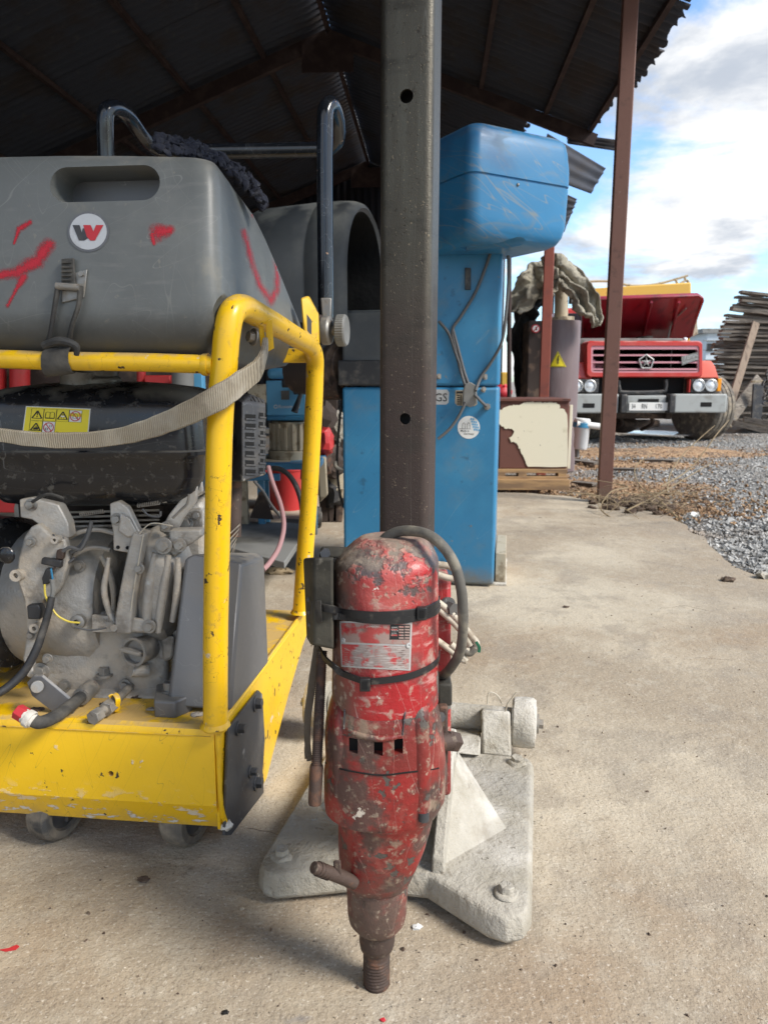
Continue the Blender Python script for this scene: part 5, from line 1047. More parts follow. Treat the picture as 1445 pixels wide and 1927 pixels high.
# collar, spindle, threaded end
b = B(); b.rings([mring(*a_) for a_ in ((1748, 677, 742, 1, 0, 2), (1741, 668, 752, 1, 0, 2), (1728, 657, 762, 1, 0, 2), (1715, 654, 765, 1, 0, 2), (1660, 652, 767, 1, 0, 2), (1648, 655, 764, 1, 0, 2))]); b.build('spindle_collar', MT['gear_red'], rig, wob=.0006, wsc=40)
b = B(); b.rings([mring(*a_) for a_ in ((1786, 684, 733, 1, 0, 2), (1781, 678, 740, 1, 0, 2), (1770, 676, 743, 1, 0, 2), (1745, 676, 743, 1, 0, 2))]); b.build('spindle_nut', MT['rusty'], rig)
b = B(); rr = [mring(1786, 685, 732, 1, 0, 2), mring(1796, 685, 732, 1, 0, 2)]; k = 0; y = 1798
while y < 1858:
    for dx, e_ in ((0, 0), (-1.6, 1.6), (-1.6, 3.0), (0, 4.4)): rr.append(mring(y + e_, 685 + dx, 732 - dx, 1, 0, 2))
    y += 5.8
rr += [mring(1859, 685, 732, 1, 0, 2), mring(1862, 689, 728, 1, 0, 2)]
rr = [[Vector((p.x, p.y, max(p.z, .0005))) for p in q] for q in rr]
b.rings(rr); b.build('threaded_spindle', MT['rusty'], rig, ang=60, wob=.0006, wsc=90)
# water inlet
B().tube([P(668, 1662, .905), P(640, 1650, .895), P(612, 1640, .88), P(590, 1633, .87)], [.009, .0095, .0088, .0078], n=16, smooth=False).build('water_inlet', MT['rusty'], rig, bev=.0008)
for k in range(4): B().cyl(P(598 + 6 * k, 1635.5 + 2.4 * k, .874 + .003 * k), P(600 + 6 * k, 1636.3 + 2.4 * k, .875 + .003 * k), .0098, n=14).build('hose_barb', MT['rusty'], rig)
B().hull([P(x, y, Y) for x, y, Y in ((627, 1620, .885), (641, 1618, .885), (643, 1652, .885), (629, 1656, .885), (627, 1620, .90), (641, 1618, .90), (643, 1652, .90), (629, 1656, .90))]).build('inlet_valve', MT['rusty'], rig, bev=.002)
# nameplate
npq = [(640, 1169), (775, 1171), (772, 1262), (643, 1255)]
def bend(q, c_=7):  # follow the curve of the drum
    return [(x, y + c_ * (1 - ((x - 720) / 90) ** 2)) for x, y in q]
decal(motor, 'name_plate', [npq], MT['silver'], motor, lift=.0008, nx=16, ny=4)
decal(motor, 'plate_field', [[(643, 1172), (772, 1174), (770, 1213), (644, 1208)]], MT['plate_grey'], motor, lift=.0013, nx=16, ny=4)
decal(motor, 'plate_field', [[(644, 1212), (770, 1216), (769, 1259), (646, 1252)]], MT['plate_red'], motor, lift=.0013, nx=16, ny=4)
decal(motor, 'rating_table', [[(734, 1175), (771, 1176), (770, 1203), (733, 1203)]], MT['black'], motor, lift=.0017, nx=4, ny=2)
rows = []
for r_ in range(5):
    y = 1177.5 + r_ * 5.2
    for x0, x1 in ((735.5, 747), (750, 759), (761, 769.5)): rows.append([(x0, y), (x1, y + .3), (x1, y + 3.2), (x0, y + 2.9)])
decal(motor, 'rating_entries', [q for i, q in enumerate(rows) if i % 3 or i % 2], MT['plate_grey'], motor, lift=.0021)
decal(motor, 'rating_words', textpolys('AMPS', 736, 1182, 5, 0) + textpolys('VOLTS', 736, 1187.6, 4.4, 0) + textpolys('RPM', 736, 1193, 5, 0), MT['silver'], motor, lift=.0023)
decal(motor, 'maker_script', textpolys('Milwaukee', 648, 1189, 10.5, -.2, shear=.35, bold=.02, res=3), MT['label_red'], motor, lift=.0026)
decal(motor, 'small_print', textpolys('DYMODRILL', 690, 1180, 5, 0) + textpolys('MILWAUKEE ELECTRIC TOOL CORP.', 668, 1257, 4.6, .02), MT['silver'], motor, lift=.0028)
decal(motor, 'small_print', [q for k in range(8) for q in (lineq(650, 1219 + 4.1 * k, 695 - 4 * (k % 3), 1220.5 + 4.1 * k, 1.1), lineq(706, 1222 + 4.1 * k, 762 - 5 * (k % 2), 1223 + 4.1 * k, 1.1))], MT['plate_grey'], motor, lift=.0022)
for x, y in ((648, 1205), (768, 1214)): B().lathe([(.0035, 0), (.0035, .0012), (.0015, .0014), (.0012, .0004)], on(motor, x, y, .0012), on(motor, x, y, .01) - on(motor, x, y), 14).build('rivet', MT['silver'], rig)
decal(gear, 'maker_script', textpolys('Milwaukee', 664, 1310, 20, -.06, shear=.4, squash=.95, bold=.03, res=3), MT['rusty'], gear, lift=.0012) if hit(gear, 670, 1310)[0] else None
B().tube([on(gear, x, y, .0003, .9) for x, y in ((672, 1312), (700, 1311), (735, 1307))], .0008, n=5).build('script_line', MT['rusty'], rig)
# cable ties round motor and switch box
def tie(pts, wd, name='cable_tie'):
    b = B(); b.strap([on(motor, x, y, .0022, Y) if Y is None or Y == 0 else P(x, y, Y) for x, y, Y in pts], wd, .0028, sub=4); return b.build(name, MT['tie_black'], rig)
tie([(584, 1136, .93), (600, 1142, .905), (626, 1147, .892), (642, 1152, 0), (670, 1156, 0), (710, 1158, 0), (750, 1156, 0), (790, 1150, 0), (812, 1142, 0), (824, 1134, .945), (826, 1128, .985)], .0105)
tie([(596, 1162, .91), (630, 1160, .9), (645, 1160, 0), (690, 1166, 0), (740, 1168, 0), (780, 1163, 0), (812, 1154, 0), (825, 1146, .945), (827, 1140, .985)], .0085)
tie([(602, 1222, .96), (612, 1240, .925), (630, 1256, .902), (645, 1266, 0), (670, 1276, 0), (690, 1281, 0), (720, 1280, 0), (760, 1274, 0), (790, 1264, 0), (812, 1252, 0), (824, 1240, .945), (826, 1230, .985)], .0085)
for x, y, s in ((788, 1152, 1.0), (689, 1285, 1.05)):
    p = on(motor, x, y, .006) if y < 1280 else on(motor, x, y - 6, .006) + Vector((0, 0, -.004)); h_ = B().box(p, (.0125 * s, .008, .0165 * s)).build('tie_head', MT['tie_black'], rig, bev=.001)
    B().box(p + Vector((0, -.0035, 0)), (.006 * s, .0025, .010 * s)).build('tie_slot', MT['void'], h_)
# switch box on the left
b = B(); b.hull([P(x, y, Y) for x, y, Y in ((571, 1052, .945), (627, 1050, .895), (628, 1222, .90), (584, 1212, .94), (577, 1200, .945), (571, 1060, .945), (590, 1050, .90), (590, 1214, .905), (575, 1050, 1.02), (628, 1046, 1.02), (628, 1222, 1.02), (586, 1214, 1.02))]); sb = b.build('switch_box', MT['olive_box'], rig, bev=.006, seg=3)
b = B(); b.hull([P(x, y, Y) for x, y, Y in ((600, 1050, .95), (604, 1030, .96), (625, 1028, .96), (650, 1035, .96), (662, 1050, .94), (600, 1050, 1.0), (606, 1028, 1.0), (655, 1030, 1.0))]); b.build('box_bracket', MT['olive_box'], rig, bev=.003)
B().hexn(P(612, 1040, .945), P(612, 1042, .93), .007).build('bolt', MT['dark_steel'], rig)
b = B(); b.hull([P(x, y, Y) for x, y, Y in ((584, 1132, .925), (604, 1130, .905), (606, 1172, .905), (586, 1172, .925), (584, 1132, .91), (604, 1130, .893), (606, 1172, .893), (586, 1172, .912))]); b.build('toggle_switch', MT['black_plastic'], rig, bev=.001)
for x, y in ((582, 1128), (583, 1152), (584, 1176)): B().ball(P(x, y, .925), .004, n=8, m=6).build('screw', MT['dark_steel'], rig)
# carriage between motor and column
def HX(name, x0, y0, x1, y1, Y0, Y1, m, bev=.003): return B().hull([P(x, y, Y0) for x in (x0, x1) for y in (y0, y1)] + [Vector((p.x, Y1, p.z)) for p in (P(x, y, Y0) for x in (x0, x1) for y in (y0, y1))]).build(name, m, rig, bev=bev)
HX('carriage', 740, 1090, 849, 1500, 1.01, 1.10, MT['motor_red'], .006)
HX('carriage', 700, 1120, 824, 1520, .985, 1.02, MT['gear_red'], .004)
HX('slide_block', 824, 1288, 851, 1330, .965, 1.02, MT['olive_box'])
HX('slide_block', 824, 1330, 843, 1440, .955, 1.02, MT['rusty'])
HX('slide_block', 822, 1400, 842, 1492, .96, 1.02, MT['gear_red'])
B().cyl(P(829, 1350, .956), P(829, 1350, .950), .007, n=16).build('socket_screw', MT['dark_steel'], rig)
B().cyl(P(824, 1398, .95), P(850, 1394, .96), .013, n=18).hexn(P(838, 1394, .956), P(857, 1396, .97), .015).build('clamp_bolt', MT['rusty'], rig, bev=.001, wob=.001, wsc=80)
B().bolt(P(840, 1142, 1.01), (.6, -.8, 0), .010, .016).bolt(P(848, 1156, 1.01), (.6, -.8, 0), .007, .014).build('bolt', MT['dark_steel'], rig)
# cords
B().tube([P(x, y, Y) for x, y, Y in ((718, 1024, .955), (732, 1008, .95), (760, 999, .94), (800, 1004, .92), (835, 1030, .905), (858, 1070, .90), (869, 1120, .90), (871, 1180, .91), (866, 1225, .925), (852, 1252, .95), (838, 1268, .98), (822, 1278, 1.01))], [.0085, .0072] + [.0068] * 10, n=14).build('power_cord', MT['sheath'], rig, wob=.0006, wsc=40)
for pts in ([(822, 1062), (845, 1066), (862, 1078), (850, 1088), (820, 1080)], [(822, 1132), (845, 1150), (868, 1175), (885, 1195), (897, 1212), (890, 1225), (876, 1222)], [(820, 1142), (846, 1165), (868, 1188), (885, 1215)], [(822, 1205), (845, 1222), (865, 1238), (875, 1243), (862, 1225), (848, 1212)]):
    B().tube([P(x, y, 1.0) for x, y in pts], .0048, n=10).build('white_cord', MT['cord_white'], rig)
B().tube([P(x, y, 1.0) for x, y in ((893, 1218), (884, 1228), (872, 1224))], .0062, n=10).build('cord_sheath', MT['sheath'], rig)
B().strap([P(x, y, .995) for x, y in ((896, 1208), (902, 1219), (901, 1228))], .004, .001, up=(1, 0, 0)).build('green_wire', MT['leaf_green'], rig)
# feed screw with sleeve and frayed strap at the left
th = [P(606, 1225, .955), P(596, 1440, .915)]; ax_ = (th[1] - th[0]); L_ = ax_.length; pr = []; k = 0
while k < L_: pr += [(.0062, k), (.0074, k + .0009), (.0074, k + .0015), (.0062, k + .0024)]; k += .0026
B().lathe(pr, th[0], ax_, 14).build('threaded_rod', MT['rusty'], rig, ang=60)
B().lathe([(.0085, 0), (.0092, .003), (.0088, .05), (.008, .053)], P(596, 1440, .915), P(592, 1512, .905) - P(596, 1440, .915), 18).build('rod_sleeve', MT['rusty'], rig)
B().strap([P(x, y, Y) for x, y, Y in ((596, 1215, .97), (588, 1280, .96), (580, 1340, .95), (578, 1390, .945), (583, 1432, .94))], [.008, .0105, .010, .0085, .008], .003, up=(1, 0, 0)).strap([P(x, y, Y) for x, y, Y in ((578, 1380, .948), (575, 1410, .945), (576, 1428, .945))], .004, .002, up=(1, 0, 0)).build('frayed_strap', MT['strap_brown'], rig, wob=.001, wsc=50)
# ================================================================== BLUE WHEEL BALANCER
K0 = Vector((.472, 3.08, 0)); ul = Vector((-.9863, .165, 0)).normalized(); ud = Vector((.165, .9863, 0)).normalized()
def K(s, d, z): return K0 + ul * s + ud * d + ZZ * z
bal = thing('wheel_balancer', 'blue wheel balancing machine with grey hood and rounded blue cover', 'workshop machine', tuple(K(.35, .22, 0)))
ROTK = Matrix((-ul, ud, ZZ)).transposed()
def kbox(name, s0, s1, d0, d1, z0, z1, m, bev=.008, par=bal): return B().box(K((s0 + s1) / 2, (d0 + d1) / 2, (z0 + z1) / 2), (s1 - s0, d1 - d0, z1 - z0), ROTK).build(name, m, par, bev=bev, seg=3)
lowc = kbox('lower_cabinet', 0, .66, 0, .5, .01, .853, MT['blue'], .012)
twr = kbox('tower', .0, .32, .0, .42, .858, 1.42, MT['blue'], .012)
kbox('foot_plate', -.055, .3, .03, .5, 0, .012, MT['slurry'], .003); kbox('side_foot', -.05, -.005, .05, .45, .012, .14, MT['beige'], .003)
blk = kbox('motor_cover', .33, .66, .004, .45, .858, 1.17, MT['hood'], .012)
kbox('cover_band', .33, .675, -.012, .1, .86, .965, MT['black_plastic'], .006)
b = B(); b.tube([P(x, y, 3.27) for x, y in ((652, 728), (652, 706), (657, 697), (664, 698), (667, 706), (667, 722))], .006, n=8); b.build('hook', MT['dark_steel'], bal)
for x, y in ((660, 709), (662, 732)): B().bolt(P(x, y, 3.268), (0, -1, 0), .009, .012).build('bolt', MT['steel'], bal)
# rounded cover box
A0 = P(888, 222, 2.75); r1 = Vector((.866, .5, 0)); l1 = Vector((-.5, .866, 0))
def cring(z, k, rad):
    c_ = Vector((A0.x, A0.y, 0)) + r1 * .235 + l1 * .225; return rr_ring(c_, .24 - k, .235 - k, z, rad, 7, e1=r1, e2=l1)
b = B(); b.rings([cring(*a_) for a_ in ((1.378, .085, .05), (1.383, .05, .05), (1.396, .026, .05), (1.42, .012, .05), (1.46, .005, .045), (1.590, .001, .045), (1.594, .001, .045), (1.596, .007, .04), (1.601, .007, .04), (1.603, .0, .045), (1.66, .0, .045), (1.72, .006, .045), (1.752, .012, .045), (1.768, .024, .045), (1.777, .042, .04), (1.781, .075, .03))])
cov = b.build('cover_box', MT['blue_cover'], bal, ang=40)
B().ball(on(cov, 974, 347, .001, 2.9), .006).build('cover_screw', MT['steel'], cov)
cb = B(); pv_ = on(cov, 960, 446, .0, 2.8); cb.lathe([(.05, -.2), (.05, .2)], pv_ + Vector((.02, .03, -.045)), r1 * .5 + Vector((.35, -.6, 0)), 24); cut(cov, cb, 40)
for pts in ([(930, 458), (915, 500), (895, 550), (868, 595), (852, 620), (856, 650), (868, 700), (876, 728)], [(826, 604), (845, 628), (858, 665), (873, 705), (882, 732)], [(956, 480), (957, 520), (953, 580), (945, 640), (925, 680), (905, 710), (895, 735)], [(893, 742), (905, 755), (916, 765)], [(876, 757), (862, 785), (845, 808), (824, 826)], [(852, 618), (862, 655), (874, 700), (884, 728)]):
    B().tube([on(twr, x, y, .012, 3.05) for x, y in pts], .0062, n=8).build('cable', MT['cord_grey'], bal)
b = B(); b.prism([on(lowc, x, y, .015, 3.05) for x, y in ((874, 722), (885, 719), (895, 730), (897, 758), (885, 766), (870, 760), (871, 735))], (0, -.018, 0)); b.build('cable_plug', MT['grey_plain'], bal, bev=.003)
B().hexn(on(lowc, 917, 765, 0, 3.08), on(lowc, 917, 765, .022, 3.06), .014).cyl(on(lowc, 917, 765, 0, 3.08), on(lowc, 917, 765, .03, 3.06), .006).build('cable_gland', MT['steel'], bal)
for x, y in ((913, 709), (910, 733), (826, 708)): B().bolt(on(twr if y < 720 else lowc, x, y, 0, 3.08), (.1, -1, 0), .008, .01).build('bolt', MT['steel'], bal)
B().hull([on(twr, x, y, l_, 3.06) for x, y in ((875, 504), (886, 504), (886, 545), (875, 545)) for l_ in (0, .012)]).build('latch', MT['black_plastic'], bal, bev=.002)
decal(lowc, 'approval_label', [[(812, 733), (841, 733), (845, 738), (844, 757), (840, 761), (812, 761)]], MT['silver'], lowc, lift=.001)
decal(lowc, 'approval_letters', textpolys('GS', 817, 755, 22, 0, bold=.03, squash=.95), MT['black'], lowc, lift=.0016)
decal(lowc, 'rating_plate', [[(857, 734), (897, 734), (898, 760), (893, 764), (860, 763), (856, 758)]], MT['beige'], lowc, lift=.001)
decal(lowc, 'rating_print', [[(859, 736), (871, 736), (871, 740), (859, 740)]] + [[(860, 743 + 4 * k), (865, 743 + 4 * k), (865, 745 + 4 * k), (860, 745 + 4 * k)] for k in range(5)] + [[(866, 742), (868, 742), (868, 762), (866, 762)], [(892, 742), (895, 742), (895, 760), (892, 760)]], MT['black'], lowc, lift=.0016)
decal(lowc, 'round_sticker', [circ(882, 804, 21, 21.5, 32)], MT['white_paint'], lowc, lift=.001)
decal(lowc, 'sticker_diamonds', [[(886 + 4 * i + 1.6 * j, 793 + 5 * j + .6 * i), (888 + 4 * i + 1.6 * j, 790.5 + 5 * j + .6 * i), (890 + 4 * i + 1.6 * j, 793 + 5 * j + .6 * i), (888 + 4 * i + 1.6 * j, 796 + 5 * j + .6 * i)] for i in range(3) for j in range(-1, 4) if (886 + 4 * i + 1.6 * j - 882) ** 2 + (793 + 5 * j - 804) ** 2 < 330], MT['blue_bright'], lowc, lift=.0016)
decal(lowc, 'sticker_print', textpolys('Made in', 866, 812, 5.2, .03, bold=.03, shear=.2) + textpolys('Germany', 872, 817.5, 5.2, .03, bold=.03, shear=.2) + [q for cx_ in (872.5, 881.5) for q in polyl([(cx_ - 2.5, 806), (cx_ - 2.5, 800), (cx_ - 2, 797), (cx_, 795), (cx_ + 2, 797), (cx_ + 2.5, 800), (cx_ + 2.5, 806)], .7)] + [lineq(864, 806.5, 886, 807, .6)], MT['black'], lowc, lift=.0017)
B().tube([P(x, y, 3.2) for x, y in ((630, 868), (634, 880), (655, 885), (690, 885), (722, 882), (745, 880))], .0085, n=10).build('cable', MT['sheath'], bal)
B().tube([P(x, y, 3.35) for x, y in ((648, 720), (640, 780), (634, 860), (638, 920), (646, 955))], .006, n=8).build('cable', MT['black_plastic'], bal)
# hood
he = Vector((.287, .958, 0)); hx = Vector((-.958, .287, 0)); hc = Vector((-.085, 3.42, 0))
def arch(d, k, kz=1.0, n=30, z0=1.12, zc=1.30):
    pts = [hc + hx * d - he * .30 * k + ZZ * z0]
    for i in range(n + 1):
        t = math.pi * i / n; pts.append(hc + hx * d - he * .30 * k * math.cos(t) + ZZ * (zc + .355 * kz * math.sin(t) ** .85))
    pts.append(hc + hx * d + he * .30 * k + ZZ * z0); return pts
b = B()
HSETS = ([(.0, .86, .86), (-.012, .90, .9), (0, .955, .955), (.03, .985, .985), (.09, 1.0, 1.0), (.16, 1.0, 1.0), (.165, .985, .985), (.175, .985, .985), (.18, 1, 1), (.45, .99, .97), (.52, .93, .9)], [(.001, .858, .858), (.06, .83, .83), (.5, .8, .8)])
for sets in HSETS[:1]:
    rows = [arch(*a_) for a_ in sets]; m = len(rows[0]); b.mesh([p for r_ in rows for p in r_], [(i * m + j, i * m + j + 1, (i + 1) * m + j + 1, (i + 1) * m + j) for i in range(len(rows) - 1) for j in range(m - 1)])
b.bm.faces.new([b.bm.verts.new(p) for p in arch(.5, .86, .86)])
b.build('wheel_hood', MT['hood'], bal, ang=50)
b = B(); rows = [arch(*a_) for a_ in HSETS[1]]; b.mesh([p for r_ in rows for p in r_], [(i * m + j, i * m + j + 1, (i + 1) * m + j + 1, (i + 1) * m + j) for i in range(len(rows) - 1) for j in range(m - 1)]); b.build('hood_inner_shade', MT['tarp_black'], bal, ang=50)  # black inner shell, added so the inside of the hood looks shaded
B().hull([hc + hx * s + he * e + ZZ * z for s in (.12, .5) for e in (-.24, .2) for z in (1.10, 1.16)]).build('hood_floor', MT['black_plastic'], bal)
B().cyl(P(560, 700, 3.5), P(655, 690, 3.3), .10).cyl(P(640, 690, 3.33), P(652, 690, 3.3), .125).build('shaft_housing', MT['chassis'], bal, bev=.005)
B().hull([P(x, y, Y) for x, y in ((575, 600), (650, 600), (650, 675), (575, 675)) for Y in (3.3, 3.6)]).build('shaft_bracket', MT['dark_steel'], bal, bev=.01)
B().cyl(P(610, 730, 3.32), P(645, 728, 3.28), .055).build('shaft_end', MT['rusty'], bal, bev=.004)

# ================================================================== THINGS BEHIND THE SAW
def PX(name, m, par, x0, y0, x1, y1, Y0, dep, bev=.004, rot=0, **k):
    a_, c_ = P(x0, y1, Y0), P(x1, y0, Y0)
    return B().hull([Vector((x, y, z)) for x in (a_.x, c_.x) for z in (a_.z, c_.z) for y in (Y0, Y0 + dep)]).build(name, m, par, bev=bev, **k)
t = thing('tyre_machine', 'light blue machine head with black crank handle on a beige column', 'workshop machine', tuple(G(545, 940)))
hd = PX('machine_head', MT['blue_bright'], t, 502, 716, 575, 782, 3.9, .3, .006); PX('head_lid', MT['blue_bright'], t, 503, 692, 566, 713, 3.9, .3, .02)
PX('head_base', MT['blue'], t, 502, 782, 576, 791, 3.9, .3, .004)
PX('machine_window', MT['grey_plain'], hd, 529, 735, 544, 752, 3.895, .02, .001)
decal(hd, 'white_lettering', textpolys('Rosemetal', 524, 768, 9.5, -.01, bold=.03) + ringq(519, 765, 2.4, 3.8, 14), MT['white_paint'], hd, lift=.002)
B().cyl(P(531, 721, 3.8), P(556, 721, 3.82), .022).cyl(P(553, 722, 3.82), P(577, 722, 3.84), .055).build('crank_hub', MT['black_plastic'], t, bev=.003)
B().tube([P(570, 730, 3.79), P(562, 752, 3.77), P(554, 775, 3.75)], [.008, .012, .018], n=10).build('crank_handle', MT['black_plastic'], t)
cl_ = B().cyl(P(545, 792, 4.0), P(545, 846, 4.0), .095, n=28).build('beige_motor', MT['beige'], t, bev=.004)
for k in range(7): a_ = R(200 + 22 * k); c_ = P(545, 820, 4.0); B().box(c_ + Vector((.1 * math.cos(a_), .1 * math.sin(a_), 0)), (.012, .02, .14), Matrix.Rotation(a_ - R(90), 3, 'Z')).build('cooling_rib', MT['beige'], cl_)
B().cyl(P(545, 846, 4.0), P(545, 866, 4.0), .115, n=28).cyl(P(535, 862, 4.0), P(535, 873, 4.0), .2, n=28).build('column_foot', MT['beige'], t, bev=.004)
tb = thing('blue_bench', 'small blue steel bench under the beige motor', 'bench', tuple(G(510, 960)))
PX('bench_top', MT['blue'], tb, 455, 872, 600, 884, 3.75, .5, .003); PX('front_rail', MT['blue'], tb, 450, 892, 526, 905, 3.7, .03, .003)
for x, m_ in ((490, 'blue'), (458, 'beige')): a_ = P(x, 890, 3.75); B().box((a_.x, 3.76, a_.z / 2), (.035, .035, a_.z)).build('leg', MT[m_], tb, bev=.003)
for x in (500, 590): a_ = P(x, 890, 4.2); B().box((a_.x, 4.2, a_.z / 2), (.035, .035, a_.z)).build('leg', MT['blue'], tb, bev=.003)
B().hull([P(x, y, Y) for x, y, Y in ((488, 925, 3.74), (498, 925, 3.74), (470, 975, 3.74), (515, 978, 3.74), (488, 925, 3.8), (498, 925, 3.8), (470, 975, 3.8), (515, 978, 3.8))]).build('foot_brace', MT['chassis'], tb)
bk = thing('red_bucket', 'red plastic bucket on the floor under the blue bench', 'bucket', tuple(G(550, 960)))
g_ = G(552, 962); B().lathe([(.10, 0), (.125, .27), (.132, .275), (.132, .29), (.12, .29), (.095, .01)], g_ + Vector((-.05, .1, 0)), (0, 0, 1), 28).build('bucket_body', MT['red_plain'], bk)
B().tube([g_ + Vector((-.05 + .13 * math.cos(R(a_)), .1, .27 - .05 * math.sin(R(a_)) * 1)) for a_ in range(0, 181, 20)], .003, n=6).build('bucket_handle', MT['steel'], bk)
o = B().lathe([(.10, 0), (.11, .25), (.114, .25), (.105, .24), (.09, .01)], (0, 0, 0), (0, 0, 1), 28).build('red_tub', MT['label_red'], None, org=(0, 0, 0)); o.location = G(515, 958) + Vector((0, .2, 0)); tag(o, 'darker red tub behind the red bucket under the bench', 'tub')
ct = thing('flat_trolley', 'low grey flat trolley with black wheel beside the yellow saw frame', 'trolley', tuple(G(520, 1010)))
zt_ = .15; pts = [G(430, 1030, zt_), G(535, 1058, zt_), G(585, 985, zt_), G(440, 980, zt_)]
B().prism([p for p in pts], (0, 0, -.03)).build('trolley_deck', MT['grey_plain'], ct, bev=.003)
for x, y in ((598, 968), (455, 1055)):
    g_ = G(x, y + 25); B().lathe([(.03, -.02), (.06, -.02), (.066, 0), (.06, .02), (.03, .02)], (g_.x, g_.y, .066), (1, .15, 0), 24).build('trolley_wheel', MT['rubber'], ct); B().cyl((g_.x - .025, g_.y - .004, .066), (g_.x + .025, g_.y + .004, .066), .03).build('wheel_rim', MT['steel'], ct)
b = B(); b.prism([G(535, 975, .16), G(570, 978, .16), G(590, 1000, .1), G(560, 1030, .1)], (0, 0, -.02)); b.build('trolley_flap', MT['chassis'], ct)
o = B().tube([P(x, y, Y) for x, y, Y in ((505, 878, 3.1), (512, 905, 3.05), (528, 950, 2.95), (534, 990, 2.8), (525, 1030, 2.65), (508, 1058, 2.55), (495, 1072, 2.5))], .0095, n=10).build('pink_hose', MT['hose_pink'], org=P(505, 1060, 2.55)); tag(o, 'faded pink hose hanging in a curve behind the yellow tube', 'hose')
o = B().tube([P(x, y, Y) for x, y, Y in ((500, 880, 3.4), (530, 884, 3.35), (552, 905, 3.3), (566, 940, 3.25), (570, 975, 3.2))], .012, n=10).build('black_hose', MT['black_plastic'], org=P(560, 940, 3.3)); tag(o, 'thick black hose curving down over the red bucket', 'hose')
o = B().tube([P(x, y, Y) for x, y, Y in ((478, 905, 3.3), (495, 925, 3.3), (510, 950, 3.2), (530, 975, 3.1))], .007, n=10).build('grey_hose', MT['cord_grey'], org=P(490, 920, 3.3)); tag(o, 'thin grey hose hanging below the blue bench rail', 'hose')
b = B(); b.ball(G(525, 1075, .012), .03, (2.3, 1, .5), 16, 8, jit=.02); o = b.build('plastic_scrap', MT['straw'], org=G(525, 1075)); tag(o, 'crumpled yellowish plastic scrap on the floor behind the belt guard', 'scrap')
rm_ = thing('red_machine', 'red machine with cylinders seen between fuel tank and cross tube', 'machine', tuple(G(120, 900)))
PX('machine_body', MT['chassis'], rm_, -60, 690, 400, 800, 2.9, .5, .01)
for x0, x1 in ((-30, 10), (20, 55), (258, 274)):
    B().cyl(P((x0 + x1) / 2, 760, 2.8), P((x0 + x1) / 2, 675, 2.8), (x1 - x0) / 2 / 1390 * 2.8, n=24).build('red_cylinder', MT['red_plain'], rm_, bev=.004)
PX('red_panel', MT['red_plain'], rm_, 274, 706, 320, 760, 2.75, .08, .004); PX('red_base', MT['red_plain'], rm_, -60, 925, 30, 965, 2.6, .4, .004)
PX('lower_frame', MT['chassis'], rm_, -60, 800, 340, 925, 2.9, .4, .01)
B().cyl(P(344, 760, 2.7), P(344, 698, 2.7), .039, n=24).build('grey_pipe', MT['grey_plain'], rm_, bev=.003)
PX('blue_strip', MT['blue_bright'], rm_, 366, 700, 380, 760, 2.75, .05, .003)
tg = thing('junk_pile', 'dark rusty machine parts heaped behind the blue cabinet left edge', 'scrap heap', tuple(G(625, 940)))
for i, (x, y, r_, Y, m_) in enumerate(((610, 790, .10, 4.4, 'chassis'), (600, 850, .12, 4.4, 'rusty'), (625, 870, .09, 4.5, 'chassis'), (637, 905, .1, 4.6, 'beige'), (590, 895, .1, 4.3, 'rusty'), (636, 800, .09, 4.6, 'slurry'), (612, 830, .07, 4.2, 'red_plain'), (628, 925, .1, 4.6, 'black_plastic'))):
    B().ball(P(x, y, Y), r_, (.7, 1, 1.2), 12, 8, jit=r_ * .4, seed=i).build('scrap_part', MT[m_], tg, ang=20)
for i, (x, z0_, z1_) in enumerate(((600, 0, .9), (625, 0, 1.1), (645, 0, .8))):
    a_ = P(x, 900, 4.5); B().box((a_.x, 4.6, (z0_ + z1_) / 2), (.06, .06, z1_ - z0_), Matrix.Rotation(R(5 * i - 4), 3, 'Y')).build('steel_bar', MT['chassis'], tg, bev=.004)
o = B().hull([P(x, y, Y) for x, y in ((596, 860), (612, 858), (616, 930), (600, 944)) for Y in (4.05, 4.12)]).build('sack', MT['beige'], org=G(606, 944), bev=.01, wob=.01); tag(o, 'pale brown sack standing behind the yellow rear post', 'sack')
# a row of dim crates and shelving against the dark side of the shed
sh = thing('storage_rack', 'dim steel rack with boxes at the dark back wall', 'rack', tuple(S(-3.6, 12.5, 0)))
for z in (.5, 1.1): B().box(S(-3.2, 12.5, z), (2.6, .6, .04)).build('shelf', MT['chassis'], sh)
for a_ in (-4.5, -3.2, -1.9): B().box(S(a_, 12.5, .8), (.06, .6, 1.6)).build('upright', MT['rust_frame'], sh)
for i in range(6): B().box(S(-4.2 + .42 * i, 12.45, .5 + .02 + .15), (.3, .4, .3)).build('stored_box', MT[('beige', 'grey_plain', 'chassis')[i % 3]], sh)

# ================================================================== PALE PEELING BOX ON PALLET
pal = thing('wooden_pallet', 'wooden pallet under the peeling pale box at the slab edge', 'pallet', tuple(G(1000, 925, -.03)))
for (x0, x1, y0, y1, Y, d_) in ((928, 1068, 883, 890, 6.02, .1), (928, 1068, 897, 903, 6.0, .1), (928, 1072, 903, 922, 5.97, .09)): PX('slat', MT['pallet'], pal, x0, y0, x1, y1, Y, d_, .002)
for k in range(3): PX('slat', MT['pallet'], pal, 928, 883, 1068, 890, 6.2 + .2 * k, .1, .002)
for x in (935, 975, 1050): PX('block', MT['pallet'], pal, x, 889, x + 16, 898, 6.02, .1, .002); PX('block', MT['pallet'], pal, x, 889, x + 16, 898, 6.5, .1, .002)
pb_ = thing('peeling_box', 'brown steel box with cream paint peeling off standing on the pallet', 'box', tuple(P(1005, 883, 6.1)))
bx = PX('box_body', MT['peel_brown'], pb_, 938, 753, 1072, 882, 6.05, .55, .008)
